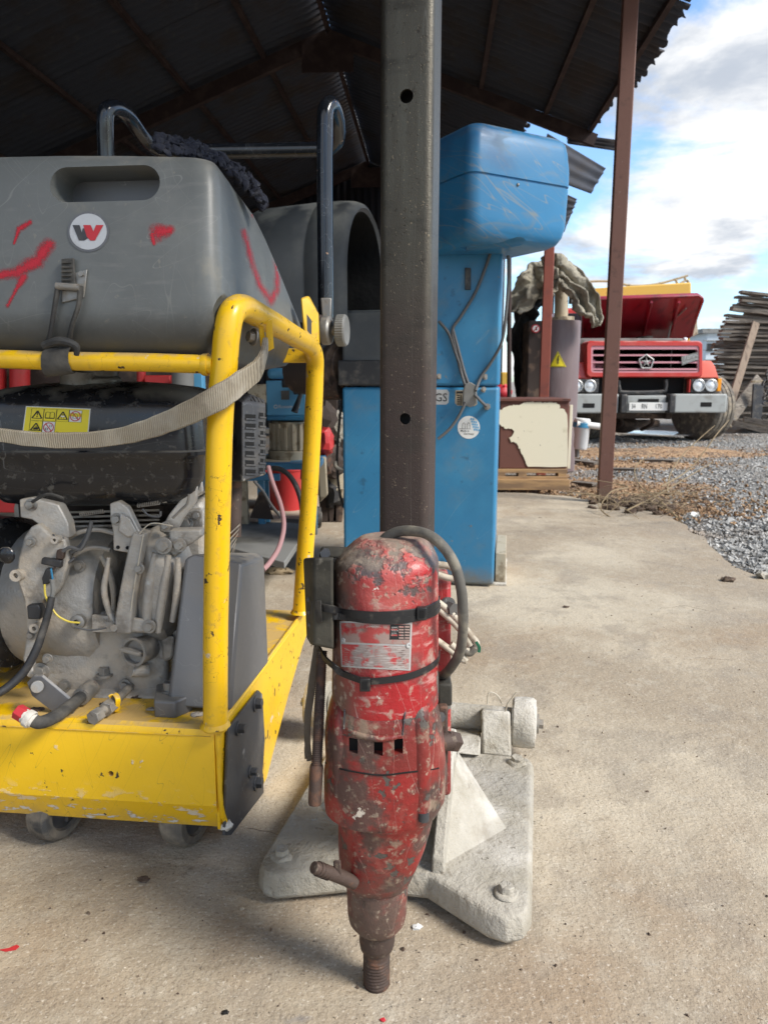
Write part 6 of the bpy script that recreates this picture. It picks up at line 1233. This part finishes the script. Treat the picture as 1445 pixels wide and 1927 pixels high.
rag = [(936, 780), (946, 768), (960, 763), (975, 762), (985, 758), (1000, 756), (1018, 757), (1046, 757), (1053, 762), (1054, 768), (1062, 771), (1067, 780), (1068, 800), (1068, 850), (1067, 878), (1040, 879), (1010, 878), (993, 878), (986, 862), (978, 845), (970, 832), (962, 832), (958, 824), (966, 818), (966, 808), (950, 805), (942, 800), (936, 795)]
rag2 = []
for i, (x, y) in enumerate(rag):
    x2, y2 = rag[(i + 1) % len(rag)]; n_ = max(1, int(math.hypot(x2 - x, y2 - y) / 3))
    for k in range(n_):
        q = x + (x2 - x) * k / n_, y + (y2 - y) * k / n_; e_ = 1.6 if q[0] < 1065 and q[1] < 876 else 0; rag2.append((q[0] + e_ * noise.noise(Vector((q[0] * .25, q[1] * .25, 0))) * 2, q[1] + e_ * noise.noise(Vector((q[0] * .25, q[1] * .25, 7))) * 2))
b = B(); b.prism([P(x, y, 6.046) for x, y in rag2], (0, -.004, 0)); b.build('cream_paint', MT['peel'], pb_)
PX('corner_flange', MT['peel'], pb_, 1067, 762, 1078, 882, 6.1, .03, .003); PX('box_lid', MT['peel_brown'], pb_, 935, 750, 1074, 755, 6.03, .6, .003)
ff = thing('water_filter', 'clear water filter cup with blue band and white pipe hanging by the box', 'filter', tuple(G(1092, 850, -.03)))
B().lathe([(.052, 0), (.06, .02), (.066, .22), (.07, .225)], P(1092, 845, 6.4), P(1094, 800, 6.4) - P(1090, 845, 6.4), 24).build('filter_cup', MT['glass'], ff)
B().cyl(P(1094, 804, 6.4), P(1095, 795, 6.4), .075, n=24).build('blue_band', MT['blue'], ff); B().cyl(P(1095, 795, 6.4), P(1096, 787, 6.4), .068, n=24).build('filter_head', MT['white_paint'], ff, bev=.01)
B().tube([P(1085, 797, 6.36), P(1110, 800, 6.36), P(1132, 803, 6.36)], .028, n=12).build('pipe', MT['white_paint'], ff)
B().cyl(P(1086, 860, 6.45), P(1084, 790, 6.45), .02).build('stand_pipe', MT['grey_plain'], ff)

# ================================================================== BROWN DRUM WITH CANVAS
dr = thing('drum_cabinet', 'tall brown rounded cabinet with yellow high voltage warning triangle', 'cabinet', tuple(G(1042, 840, -.05)))
YD = 7.6; cxd = P(1056, 700, YD).x
b = B(); zc_ = P(0, 602, YD).z
prof = []
for k in range(25):
    a_ = R(180 + 180 * k / 24); prof.append((cxd + .205 * math.cos(a_), YD + .12 + .16 * math.sin(a_)))
prof += [(cxd + .205, YD + .45), (cxd - .205, YD + .45)]
b.rings([[Vector((x, y, z)) for x, y in prof] for z in (-.05, zc_ - .01)] + [[Vector((cxd + (x - cxd) * .97, y, zc_)) for x, y in prof]]); db_ = b.build('cabinet_body', MT['brown_drum'], dr, ang=40)
a_, c_ = P(988, 780, YD + .05), P(1030, 603, YD + .05); B().hull([Vector((x, y, z)) for x in (a_.x, c_.x) for y in (YD + .04, YD + .5) for z in (-.05, c_.z)]).build('side_panel', MT['chassis'], dr, bev=.02, seg=3)
B().cyl(P(1054, 604, YD + .2), P(1054, 597, YD + .2), .14, n=28).build('yellow_ring', MT['beige'], dr); B().cyl(P(1056, 598, YD + .2), P(1056, 520, YD + .2), .068, n=20).build('pipe_trunk', MT['beige'], dr)
PX('pipe_bracket', MT['dark_steel'], dr, 1036, 530, 1044, 590, YD + .2, .05); PX('pipe_bracket', MT['dark_steel'], dr, 1074, 545, 1092, 570, YD + .15, .1)
B().ball(P(1081, 577, YD), .02).build('red_lamp', MT['label_red'], dr)
decal(db_, 'warning_triangle', [[(1049, 661), (1050, 661), (1065, 690), (1034, 690)]], MT['label_yellow'], db_, lift=.004, nx=8, ny=6)
decal(db_, 'triangle_rim', [lineq(1049.5, 663, 1062.5, 689, .6), lineq(1062.5, 689, 1049, 689, .6), lineq(1049, 689, 1035.5, 689, .6), lineq(1035.5, 689, 1049.5, 663, .6)], MT['black'], db_, lift=.008)
decal(db_, 'lightning_bolt', [[(1050, 669), (1052, 669), (1050.4, 674.5), (1048, 675.5)], [(1048, 675.5), (1052.5, 674.5), (1050, 681), (1048.6, 681)], [(1048, 681), (1051.5, 681), (1049.3, 686)]], MT['black'], db_, lift=.008)
a_ = P(1008, 618, YD); B().cyl(a_, a_ + Vector((0, .012, 0)), .042, n=24).build('prohibition_sign', MT['label_red'], dr); B().cyl(a_ - Vector((0, .004, 0)), a_, .031, n=24).build('sign_face', MT['white_paint'], dr)
B().box(a_ - Vector((0, .006, 0)), (.008, .004, .06), Matrix.Rotation(R(40), 3, 'Y')).build('sign_bar', MT['label_red'], dr); B().box(a_ - Vector((-.004, .005, 0)), (.014, .003, .034)).build('sign_figure', MT['black'], dr)
# canvas
def drape(name, path, wpx, Y, m, label, cat, seed=0, amp=.07, nU=70, nV=26, org=None, off=-.15):
    b = B(); rows = []; pp, ww = spline([Vector((*p, 0)) for p in path], wpx, 12)
    for i in range(len(pp)):
        t = (pp[min(i + 1, len(pp) - 1)] - pp[max(i - 1, 0)]).normalized(); n_ = Vector((-t.y, t.x, 0)); rw = []
        for j in range(nV + 1):
            s_ = j / nV; q = pp[i] + n_ * ww[i] * (s_ + off) * (1 + .12 * noise.noise(Vector((i * .2, j * .1, seed)))); p = P(q.x, q.y, Y)
            fold = math.sin(s_ * 10 + 7 * noise.noise(Vector((i * .035, s_ * 1.6, seed)))) * amp * .5
            p += Vector((0, fold + amp * noise.noise(Vector((i * .05, s_ * 4, seed + 3))), 0)) + noise.noise_vector(Vector((i * .11, s_ * 4, seed))) * amp * .7 + noise.noise_vector(Vector((i * .4, s_ * 14, seed))) * amp * .2; rw.append(p)
        rows.append(rw)
    m_ = nV + 1; b.mesh([p for r_ in rows for p in r_], [(i * m_ + j, i * m_ + j + 1, (i + 1) * m_ + j + 1, (i + 1) * m_ + j) for i in range(len(rows) - 1) for j in range(nV)])
    o = b.build(name, m, None, ang=180, solid=.012, org=org); return tag(o, label, cat)
drape('canvas_cover', [(1024, 496), (1040, 488), (1068, 494), (1095, 520), (1115, 552), (1128, 590), (1122, 614)], [58, 62, 62, 56, 48, 40, 14], 7.45, MT['canvas'], 'crumpled pale canvas draped right over the top of the brown cabinet', 'canvas', 1, org=P(1080, 520, 7.5))
drape('canvas_cover', [(1046, 484), (1024, 496), (1000, 506), (982, 528), (966, 560), (956, 580)], [-56, -66, -74, -64, -44, -20], 7.7, MT['canvas'], 'crumpled canvas hanging at the left of the brown cabinet', 'canvas', 5, org=P(1000, 520, 7.7))
drape('black_sheet', [(1010, 545), (985, 565), (970, 600), (964, 640), (972, 690), (978, 745)], [-40, -44, -42, -40, -34, -22], 7.95, MT['tarp_black'], 'black plastic sheet hanging behind the brown cabinet', 'plastic sheet', 8, org=P(975, 650, 8))
o = B().cyl(P(958, 770, 6.9), P(958, 480, 6.9), .02).build('steel_pipe', MT['rust_frame'], org=P(958, 770, 6.9)); tag(o, 'thin brown upright pipe just right of the blue tower', 'pipe')
o = B().ball(P(946, 740, 7.2), .09, (1, 1, .9), jit=.03).build('red_reel', MT['label_red'], org=P(946, 750, 7.2)); tag(o, 'small red reel on the left end of the peeling box', 'reel')
o = PX('yellow_crate', MT['truck_yellow'], None, 942, 700, 962, 735, 9.5, .4, .02); tag(o, 'pale yellow crate behind the blue tower edge', 'crate')

# ================================================================== RED TRUCK
YT = 11.0
trk = thing('red_truck', 'old red dumper truck with raised bonnet facing the shed', 'truck', tuple(G(1213, 835, -.06)))
def T(x, y, d=0.0): return P(x, y, YT) + Vector((0, d, 0))
def tbox(name, x0, y0, x1, y1, d0, d1, m, bev=.01, par=trk, seg=2):
    a_, c_ = T(x0, y1), T(x1, y0); return B().hull([Vector((x, YT + d, z)) for x in (a_.x, c_.x) for z in (a_.z, c_.z) for d in (d0, d1)]).build(name, m, par, bev=bev, seg=seg)
def rrect(x0, y0, x1, y1, r_, d, n=5):
    out_ = []
    for cx_, cy_, a0 in ((x1 - r_, y0 + r_, 270), (x1 - r_, y1 - r_, 0), (x0 + r_, y1 - r_, 90), (x0 + r_, y0 + r_, 180)):
        for k in range(n + 1): a_ = R(a0 + 90 * k / n); out_.append(T(cx_ + r_ * math.cos(a_), cy_ + r_ * math.sin(a_), d))
    return out_
# grille shell: red surround with a pink frame, dark slots and bars
b = B(); b.rings([rrect(1103, 641, 1323, 710, 8, .5), rrect(1103, 641, 1323, 710, 8, .03), rrect(1105, 643, 1321, 708, 8, .0), rrect(1112, 650, 1316, 701, 5, .0), rrect(1112, 650, 1316, 701, 5, .08)]); b.build('grille_shell', MT['truck_red'], trk, ang=50)
b = B(); b.rings([rrect(1112, 650, 1316, 701, 5, .06), rrect(1112, 650, 1316, 701, 5, .012), rrect(1116, 657, 1313, 698, 3, .012), rrect(1116, 657, 1313, 698, 3, .06)]); b.build('grille_frame', MT['truck_pink'], trk, ang=50)
tbox('grille_back', 1113, 652, 1315, 700, .06, .09, MT['black_plastic'], 0)
for y in (666.5, 680, 693): tbox('grille_bar', 1115, y, 1314, y + 3.4, .012, .05, MT['truck_pink'], .004)
for x in (1164, 1263): tbox('grille_clip', x, 655, x + 2, 698, .02, .05, MT['black_plastic'], .002)
b = B(); cxs, cys = 1216, 681
for k in range(5):
    a_ = R(-90 + 72 * k); a1, a2 = R(-90 + 72 * k + 36), R(-90 + 72 * k - 36)
    b.hull([T(cxs + 10.5 * math.cos(a_), cys + 10.5 * math.sin(a_), .0), T(cxs + 3.4 * math.cos(a1), cys + 3.4 * math.sin(a1), .0), T(cxs + 3.4 * math.cos(a2), cys + 3.4 * math.sin(a2), .0), T(cxs, cys, -.02), T(cxs, cys, .01)])
b.build('star_emblem', MT['silver'], trk)
b = B(); pr_ = [T(cxs + 14.5 * math.cos(R(-90 + 72 * k)), cys + 14 * math.sin(R(-90 + 72 * k)), .0) for k in range(5)]
for k in range(5): b.tube([pr_[k], pr_[(k + 1) % 5]], .0105, n=6, smooth=False)
b.build('emblem_ring', MT['silver'], trk)
bd = B().hull([T(1282, 671, -.005), T(1313, 662, -.005), T(1314, 676, -.005), T(1283, 687, -.005), T(1282, 671, .01), T(1313, 662, .01), T(1314, 676, .01), T(1283, 687, .01)]).build('badge', MT['grey_plain'], trk)
decal(bd, 'badge_script', textpolys('Turbo', 1284, 678, 12, -.28, shear=.3, squash=1.0, bold=.03) + textpolys('INTERCOOLER', 1284, 685, 5.5, -.3, squash=.8), MT['silver'], bd, lift=.004)
# raised bonnet seen from below
b = B(); hd_ = [T(1098, 634, 1.2), T(1296, 635, 1.2), T(1300, 628, 1.15), T(1322, 566, .1), T(1316, 557, .0), T(1108, 566, .0), T(1098, 570, .05)]
hd_ = [(1096, 636, 1.3), (1294, 636, 1.3), (1301, 630, 1.2), (1306, 610, .9), (1322, 566, .25), (1321, 560, .2), (1314, 556, .2), (1112, 563, .2), (1096, 566, .2)]
P2 = lambda x, y, d: P(x, y, YT + d)
b.prism([P2(*q) for q in hd_], (0, .05, .05)); b.build('bonnet', MT['truck_dark'], trk, bev=.01)
b = B(); b.tube([P2(*q) for q in hd_], .022, n=8, smooth=False, closed=True); b.build('bonnet_rim', MT['truck_dark'], trk)
for x in (1150, 1210, 1262): b = B(); b.tube([P2(x, 632, 1.18), P2(x + 16, 568, .12)], .02, n=8); b.build('bonnet_streak_bar', MT['truck_dark'], trk)  # streaks of reflected light on the bonnet, shaped as bars
tbox('scuttle', 1098, 634, 1300, 646, .3, 1.0, MT['grey_plain'], .01); tbox('engine_bay', 1106, 640, 1318, 705, .5, 1.2, MT['chassis'], .01)
B().ball(T(1294, 638, .1), .035).build('marker_lamp', MT['glass'], trk)
tbox('cab', 1100, 560, 1312, 700, 1.45, 2.8, MT['truck_red'], .06)
tbox('windscreen', 1112, 572, 1300, 628, 1.43, 1.46, MT['black_gloss'], .01)
B().hull([P2(x, y, d) for x, y in ((1303, 600), (1311, 585), (1313, 628), (1303, 634)) for d in (1.3, 1.35)]).build('side_mirror', MT['beige'], trk, bev=.01)
# fenders, lamps, bumper
B().hull([T(x, y, d) for x, y, d in ((1318, 678, .1), (1345, 678, .12), (1352, 690, .1), (1356, 712, .05), (1300, 712, .05), (1318, 678, 1.2), (1345, 678, 1.2), (1356, 712, 1.2), (1300, 712, 1.2))]).build('fender', MT['truck_sunlit'], trk, bev=.03, seg=3)
B().hull([T(x, y, d) for x, y, d in ((1078, 680, .1), (1106, 680, .12), (1070, 714, .05), (1118, 714, .05), (1078, 680, 1.2), (1106, 680, 1.2), (1070, 714, 1.2), (1118, 714, 1.2))]).build('fender', MT['truck_red'], trk, bev=.03, seg=3)
for x0, x1, cs in ((1068, 1128, (1085, 1110)), (1300, 1350, (1314.5, 1338))):
    lh = tbox('lamp_housing', x0, 713, x1, 739, .02, .25, MT['black_plastic'], .01)
    for c_ in cs:
        p = T(c_, 726 if x0 < 1200 else 725, .02); B().lathe([(.078, .0), (.085, -.012), (.075, -.016), (.07, -.008), (.045, -.024), (.001, -.03)], p, (0, 1, 0), 24).build('headlight', MT['glass'], lh)
tbox('indicator', 1351, 712, 1360, 736, .03, .15, MT['amber'], .006); tbox('lamp_edge', 1296, 714, 1300, 738, .0, .1, MT['truck_red'], .004)
bmp = tbox('bumper', 1078, 741, 1160, 777, -.12, .1, MT['bumper'], .02, seg=3); bm2 = tbox('bumper', 1262, 741, 1362, 776, -.12, .1, MT['bumper'], .02, seg=3); bm3 = tbox('bumper', 1176, 744, 1250, 776, -.08, .1, MT['bumper'], .01)
for q in ((1092, 1115, 763), (1311, 1333, 761)): tbox('bumper_slot', q[0], q[2] - 5, q[1], q[2] + 4, -.125, -.1, MT['void'], .008)
tbox('bumper_slot', 1197, 750, 1236, 756, -.085, -.07, MT['void'], .002)
for x in (1160, 1250): tbox('bumper_guard', x, 741, x + 15, 777, -.16, .1, MT['black_plastic'], .02)
tbox('bumper_end', 1360, 744, 1369, 773, -.05, .2, MT['grey_plain'], .02)
pl = tbox('number_plate', 1179, 757, 1254, 772, -.105, -.09, MT['white_paint'], .003)
decal(pl, 'plate_band', [[(1180, 757.6), (1185.5, 757.6), (1185.5, 771.5), (1180, 771.5)]], MT['blue_bright'], pl, lift=.002)
decal(pl, 'plate_text', textpolys('34', 1188, 768.5, 12.5, 0, squash=.62, bold=.01) + textpolys('RN', 1207, 768.5, 12.5, 0, squash=.62, bold=.01) + textpolys('170', 1232, 768.5, 12.5, 0, squash=.72, bold=.01), MT['black'], pl, lift=.003)
b = B(); b.tube([T(x, y, .06) for x, y in ((1166, 716), (1168, 732), (1176, 738), (1246, 737), (1255, 730), (1256, 714))], .028, n=8); b.build('lower_grille', MT['black_plastic'], trk)
tbox('radiator', 1125, 708, 1298, 742, .2, .4, MT['void'], .0); tbox('front_crossmember', 1150, 778, 1270, 790, .3, .6, MT['chassis'], .02); tbox('front_axle', 1110, 797, 1290, 812, 1.0, 1.2, MT['chassis'], .03)
B().ball(T(1212, 806, 1.0), .2, (1.3, 1, .7)).build('axle_housing', MT['chassis'], trk); tbox('chassis_rail', 1150, 745, 1165, 790, .2, 4, MT['chassis'], .01); tbox('chassis_rail', 1262, 745, 1277, 790, .2, 4, MT['chassis'], .01)
for x in (1180, 1240): B().tube([T(x, 780, .4), T(x + 10, 800, .5), T(x + 2, 815, .8)], .03, n=8).build('linkage', MT['rusty'], trk)
def wheel(px, Yw, rad, wd, yaw):
    g_ = G(px, 835, -.06); c_ = Vector((P(px, 800, Yw).x, Yw, rad - .06)); ax_ = Vector((math.cos(yaw), math.sin(yaw), 0)); pr = [(rad * .55, -wd / 2), (rad * .9, -wd / 2), (rad * .97, -wd * .42)]
    for k in range(4): x = -wd * .38 + k * wd * .2; pr += [(rad, x), (rad, x + wd * .15), (rad * .972, x + wd * .16), (rad * .972, x + wd * .19)]
    pr += [(rad * .97, wd * .42), (rad * .9, wd / 2), (rad * .55, wd / 2)]
    o_ = B().lathe(pr, c_, ax_, 44).build('wheel', MT['tyre'], trk, ang=30); B().lathe([(rad * .55, -wd * .3), (rad * .5, -wd * .1), (rad * .2, -wd * .05), (rad * .15, -wd * .3), (.001, -wd * .3)], c_, ax_, 24).build('wheel_rim', MT['chassis'], o_)
wheel(1318, YT + .95, .52, .40, R(24)); wheel(1100, YT + .95, .50, .34, R(28)); wheel(1325, YT + 4.6, .5, .5, 0); wheel(1105, YT + 4.6, .5, .5, 0)
# dumper body behind
YB = YT + 3.0
B().hull([P(x, y, Y) for x, y, Y in ((1100, 543, YB), (1300, 531, YB), (1300, 560, YB), (1100, 575, YB), (1100, 543, YB + .3), (1300, 531, YB + .3), (1300, 560, YB + .3), (1100, 575, YB + .3))]).build('dumper_header', MT['truck_yellow'], trk, bev=.02)
B().hull([P(x, y, YB + .3) for x, y in ((1085, 575), (1298, 562), (1298, 720), (1085, 720))] + [P(x, y, YB + 3.5) for x, y in ((1105, 590), (1290, 590), (1290, 715), (1105, 715))]).build('dumper_body', MT['truck_yellow'], trk, bev=.02)
for pts in ([(1110, 529), (1150, 529), (1190, 537), (1240, 533), (1294, 518)], [(1270, 524), (1275, 534)], [(1280, 533), (1292, 527), (1296, 534)], [(1288, 520), (1290, 527)]): B().tube([P(x, y, YB + .2) for x, y in pts], .022, n=6).build('guard_rail', MT['beige'], trk)
o = B().ball(P(1238, 815, 12.2), .5, (1, 1.4, .03), 20, 8).build('lit_ground_patch', MT['glass'], org=P(1238, 818, 12.2)); o['kind'] = 'structure'  # pale glassy disc added in place of lit ground beyond the axle

# ================================================================== LUMBER STACK
lum = thing('lumber_stack', 'high stack of grey weathered boards at the right of the truck', 'lumber', (6.9, 14.2, -.06))
YL = 13.4; pm = []
for v in range(6):
    b = B(); L_ = .9 + .25 * v; ns = 5; rr = []
    for k in range(ns + 1):
        x = -L_ / 2 + L_ * k / ns; w_ = .07 + .02 * noise.noise(Vector((k, v, 0))); h_ = .0195 + .006 * noise.noise(Vector((k, v, 5))); dz = .012 * noise.noise(Vector((k * .7, v, 9)))
        rr.append([Vector((x + (.03 * noise.noise(Vector((v, j, k))) if k in (0, ns) else 0), yy * w_, zz * h_ + dz)) for j, (yy, zz) in enumerate(((-1, -1), (1, -1), (1, 1), (-1, 1)))])
    b.rings(rr); o = b.build('plank', MT['wood_grey']); pm.append(o.data); bpy.data.objects.remove(o)
r_ = random.Random(11)
def left_edge(y):   # photo outline of the stack's left side
    tb_ = ((556, 1392), (575, 1388), (590, 1378), (605, 1366), (625, 1358), (650, 1350), (690, 1346), (740, 1350), (790, 1365))
    for (y0, x0), (y1, x1) in zip(tb_, tb_[1:]):
        if y <= y1: return x0 + (x1 - x0) * (y - y0) / (y1 - y0)
    return 1365
cnt = 0
for i in range(64):
    y = 792 - i * 3.72
    xl = left_edge(max(556, y)) + r_.uniform(-5, 5) + (6 if i % 7 == 0 else 0); x = xl
    while x < 1500 and cnt < 290:
        v = r_.randrange(6); L_ = (.9 + .25 * v); pxl = L_ / YL * FPX; yy = y + (4 if y < 640 else 0) * ((x - xl) / 60) + r_.uniform(-1, 1)
        if y < 575: yy = y + (x - 1390) * .1
        p = P(x + pxl / 2, yy, YL); o = bpy.data.objects.new('plank', pm[v]); COL.objects.link(o); o.parent = lum
        o.location = Vector((p.x, YL + r_.uniform(-.07, .1), p.z)) - Vector((6.9, 14.2, -.06)); o.rotation_euler = (r_.uniform(-.08, .08), r_.uniform(-.03, .03) + (.1 if y < 600 else .02), r_.uniform(-.06, .06)); ORG[o] = Vector((0, 0, 0)); cnt += 1
        x += pxl + r_.uniform(0, 5)
B().hull([P(x, y, YL + .22) for x, y in ((1372, 797), (1362, 740), (1364, 650), (1385, 612), (1412, 572), (1520, 566), (1560, 600), (1560, 797))] + [P(x, y, YL + .22) + Vector((1.2, 2, 0)) for x, y in ((1372, 797), (1362, 740), (1364, 650), (1385, 612), (1412, 572), (1560, 600), (1560, 797))]).build('stack_core', MT['wood_grey'], lum, wob=.05, wsc=4)
def board(x0, y0, x1, y1, Y0, Y1, wpx, m, label, name='board'):
    p, q = P(x0, y0, Y0), P(x1, y1, Y1); w_ = wpx / FPX * Y0; o_ = (p + q) / 2; b = B(); d = (q - p).normalized(); sd_ = d.cross(Vector((0, 1, 0))).normalized()
    b.hull([c_ + sd_ * s * w_ / 2 + Vector((0, e, 0)) for c_ in (p, q) for s in (-1, 1) for e in (0, .05)]); o = b.build(name, m, None, bev=.004, org=o_); return tag(o, label, name.replace('_', ' '))
board(1363, 802, 1424, 606, 12.4, 13.2, 14, MT['wood_board'], 'long pale board leaning against the lumber stack', 'leaning_board')
board(1368, 796, 1432, 712, 12.5, 13.1, 24, MT['wood_grey'], 'short dark board leaning low against the lumber stack', 'leaning_board')
board(1424, 795, 1428, 722, 12.7, 12.7, 19, MT['dark_steel'], 'dark upright slab below the lumber stack', 'upright_slab')
board(1415, 718, 1440, 717, 12.5, 12.5, 4, MT['beige'], 'pale board end lying across the dark upright slab', 'board_end')
board(1380, 796, 1450, 812, 12.2, 11.9, 10, MT['wood_grey'], 'lowest grey board on the gravel under the stack', 'ground_board')
board(1400, 789, 1450, 797, 12.3, 12.1, 10, MT['wood_grey'], 'upper grey board on the gravel under the stack', 'ground_board')
board(1392, 794, 1448, 805, 12.35, 12.2, 8, MT['wood_grey'], 'middle grey board on the gravel under the stack', 'ground_board')
a_ = thing('scrap_coil', 'dark rusty chain heap at the right edge beside the stack', 'scrap', tuple(G(1440, 800, -.06)))
for i in range(14): B().lathe([(.05, -.015), (.065, 0), (.05, .015), (.035, 0), (.05, -.015)], P(1444 + r_.uniform(-5, 14), 700 + i * 6.5, 12.3) + Vector((0, r_.uniform(-.1, .1), 0)), (r_.uniform(-1, 1), 1, r_.uniform(-1, 1)), 12, caps=False).build('chain_link', MT['dark_steel'], a_)
# white building far behind
fb = thing('white_building', 'pale blue white building far behind the truck and lumber', 'building', tuple(P(1345, 715, 45)))
def fbx(x0, y0, x1, y1, Y, dep, m, n): a_, c_ = P(x0, y1, Y), P(x1, y0, Y); return B().hull([Vector((x, y, z)) for x in (a_.x, c_.x) for y in (Y, Y + dep) for z in (a_.z, c_.z)]).build(n, m, fb)
fbx(1324, 625, 1460, 722, 45, 10, MT['far_white'], 'wall'); fbx(1322, 618, 1460, 626, 44.8, 10.4, MT['grey_plain'], 'roof')
for k in range(4): fbx(1324, 640 + 18 * k, 1460, 641.5 + 18 * k, 44.9, .1, MT['grey_plain'], 'cladding_seam')
for k in range(3): fbx(1330 + 34 * k, 646, 1342 + 34 * k, 660, 44.85, .12, MT['black_gloss'], 'window')
# ================================================================== FINER ENGINE DETAIL
dk = MT['chassis']; st_ = MT['steel']
for k in range(6):   # cooling fins of the cylinder behind the brackets
    B().hull([P(x, y, Y) for x, y in ((132, 962 + 9 * k), (300, 958 + 9 * k), (300, 962 + 9 * k), (132, 966 + 9 * k)) for Y in (1.47, 1.56)]).build('cooling_fin', eng, saw)
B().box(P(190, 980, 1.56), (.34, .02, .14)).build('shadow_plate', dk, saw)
B().hull([P(x, y, Y) for x, y in ((338, 960), (380, 955), (382, 1000), (345, 1008)) for Y in (1.42, 1.55)]).build('carburettor', eng, saw, bev=.006, wob=.002, wsc=30)
for x, y, r_, Y in ((350, 985, .010, 1.41), (370, 970, .007, 1.41), (262, 1070, .007, 1.325), (150, 1065, .008, 1.37), (160, 1215, .008, 1.375), (90, 1240, .007, 1.33), (58, 1020, .0065, 1.32), (60, 1195, .0065, 1.32), (335, 1192, .009, 1.40), (235, 1290, .009, 1.365), (122, 1290, .009, 1.365)):
    B().bolt(P(x, y, Y), (0, -1, .1), r_, .010).build('bolt', st_, saw, bev=.0005)
# raised pads and recessed ring on the crankcase
for x, y, rr_ in ((150, 1118, .105), (150, 1118, .075)):
    c0 = P(x + 30, y, 1.355); B().tube([c0 + Vector((rr_ * math.cos(R(t)), .0, rr_ * 1.15 * math.sin(R(t)))) + Vector((0, .02 + .25 * (rr_ * math.cos(R(t))) ** 2, 0)) for t in range(70, 250, 15)], .0045, n=8).build('case_rib', eng, saw)
for pts, r_ in (([(90, 1200), (130, 1212), (180, 1214), (215, 1208)], .006), ([(140, 1150), (160, 1190), (170, 1230)], .005), ([(110, 1250), (170, 1246), (240, 1250)], .007), ([(190, 1045), (210, 1090), (214, 1150)], .006)):
    B().tube([P(x, y, 1.385) for x, y in pts], [r_ * .7] + [r_] * (len(pts) - 2) + [r_ * .7], n=8).build('case_rib', eng, saw, wob=.001, wsc=40)
B().hull([P(x, y, Y) for x, y in ((115, 1205), (180, 1208), (186, 1262), (100, 1262)) for Y in (1.378, 1.42)]).build('sump_pad', eng, saw, bev=.006, wob=.002, wsc=30)
B().hull([P(x, y, Y) for x, y in ((300, 1200), (330, 1196), (326, 1240), (306, 1246)) for Y in (1.375, 1.45)]).build('cast_boss', eng, saw, bev=.006)
# springs, rods and small wires under the fuel tank
for x0, y0, x1, y1 in ((258, 952, 300, 946), (150, 968, 196, 962)):
    p0, p1 = P(x0, y0, 1.36), P(x1, y1, 1.36); n_ = 60
    B().tube([p0.lerp(p1, k / n_) + Vector((0, math.cos(k * 1.26) * .004, math.sin(k * 1.26) * .004)) for k in range(n_ + 1)], .0009, n=5, smooth=False).build('spring', st_, saw)
for pts, r_, m_ in (([(112, 1038), (106, 1060), (100, 1075)], .0022, 'rusty'), ([(118, 1038), (132, 1030), (150, 1034), (160, 1020), (168, 1000), (172, 980)], .0034, 'cord_grey'), ([(140, 1180), (170, 1186), (200, 1182)], .002, 'cord_grey'), ([(325, 975), (340, 960), (352, 948), (356, 930)], .0025, 'steel'), ([(60, 945), (90, 930), (120, 938)], .003, 'rubber'),
        ([(270, 1005), (262, 1050), (253, 1100), (246, 1150)], .0011, 'cord_white'), ([(262, 1005), (285, 985), (325, 990)], .0012, 'cord_white')):
    B().tube([P(x, y, 1.318) for x, y in pts], r_, n=6).build('engine_wire', MT[m_], saw)
B().hull([P(x, y, Y) for x, y in ((226, 965), (244, 975), (262, 1008), (240, 1012), (222, 1000)) for Y in (1.328, 1.334)]).build('bracket_web', eng, saw, bev=.003)
for x, y in ((222, 1030), (240, 1031)): B().cyl(P(x, y, 1.333), P(x, y, 1.3345), .0035, n=12).build('bracket_hole', MT['void'], saw)
# grime caked on the deck
for x, y, s in ((120, 1322, .012), (260, 1310, .010), (330, 1300, .012), (70, 1335, .008), (372, 1345, .008), (200, 1325, .007), (285, 1335, .006)):
    B().ball(G(x, y, DZ + .001), s, (1.8, 1.2, .35), 12, 7, jit=s * .5, seed=x).build('grime', MT['soil'] if x % 3 else eng, saw)
# thick grey hood seams and handle labels on the tank sides
for x0, y0, x1, y1 in ((30, 384, 60, 384),):
    pass
# rust chips, dents: raised lip at the apron ends
B().tube([Q(x, -.0005, .262) for x in (-.9, -.6, -.3, -.01)], .0012, n=6).build('fold_line', MT['yellow'], saw)
# base plate crust
r_ = random.Random(4)
for i in range(26):
    a0, c0 = r_.uniform(-.2, .2), r_.uniform(-.15, .22)
    B().ball(W(a0, c0, .0595), r_.uniform(.002, .006), (1.6, 1, .5), 9, 6, jit=.003, seed=i).build('slurry_lump', MT['slurry'], rig)
# truck extras
for x in (1085, 1110, 1314.5, 1338):
    p = T(x, 726 if x < 1200 else 725, .0); B().lathe([(.088, 0), (.092, -.014), (.084, -.018), (.08, 0)], p, (0, 1, 0), 24, caps=False).build('lamp_ring', MT['silver'], trk)
for x in (1125, 1170, 1225, 1275): B().tube([T(x, 648, .3), T(x + 8, 640, .5), T(x + 22, 643, .7)], .03, n=8).build('engine_hose', MT['rubber'], trk)
B().cyl(T(1240, 642, .6), T(1240, 628, .6), .12).build('air_filter', MT['chassis'], trk)
B().tube([T(1300, 640, .9), T(1304, 600, .8), T(1312, 575, .4)], .012, n=6).build('bonnet_stay', MT['steel'], trk)
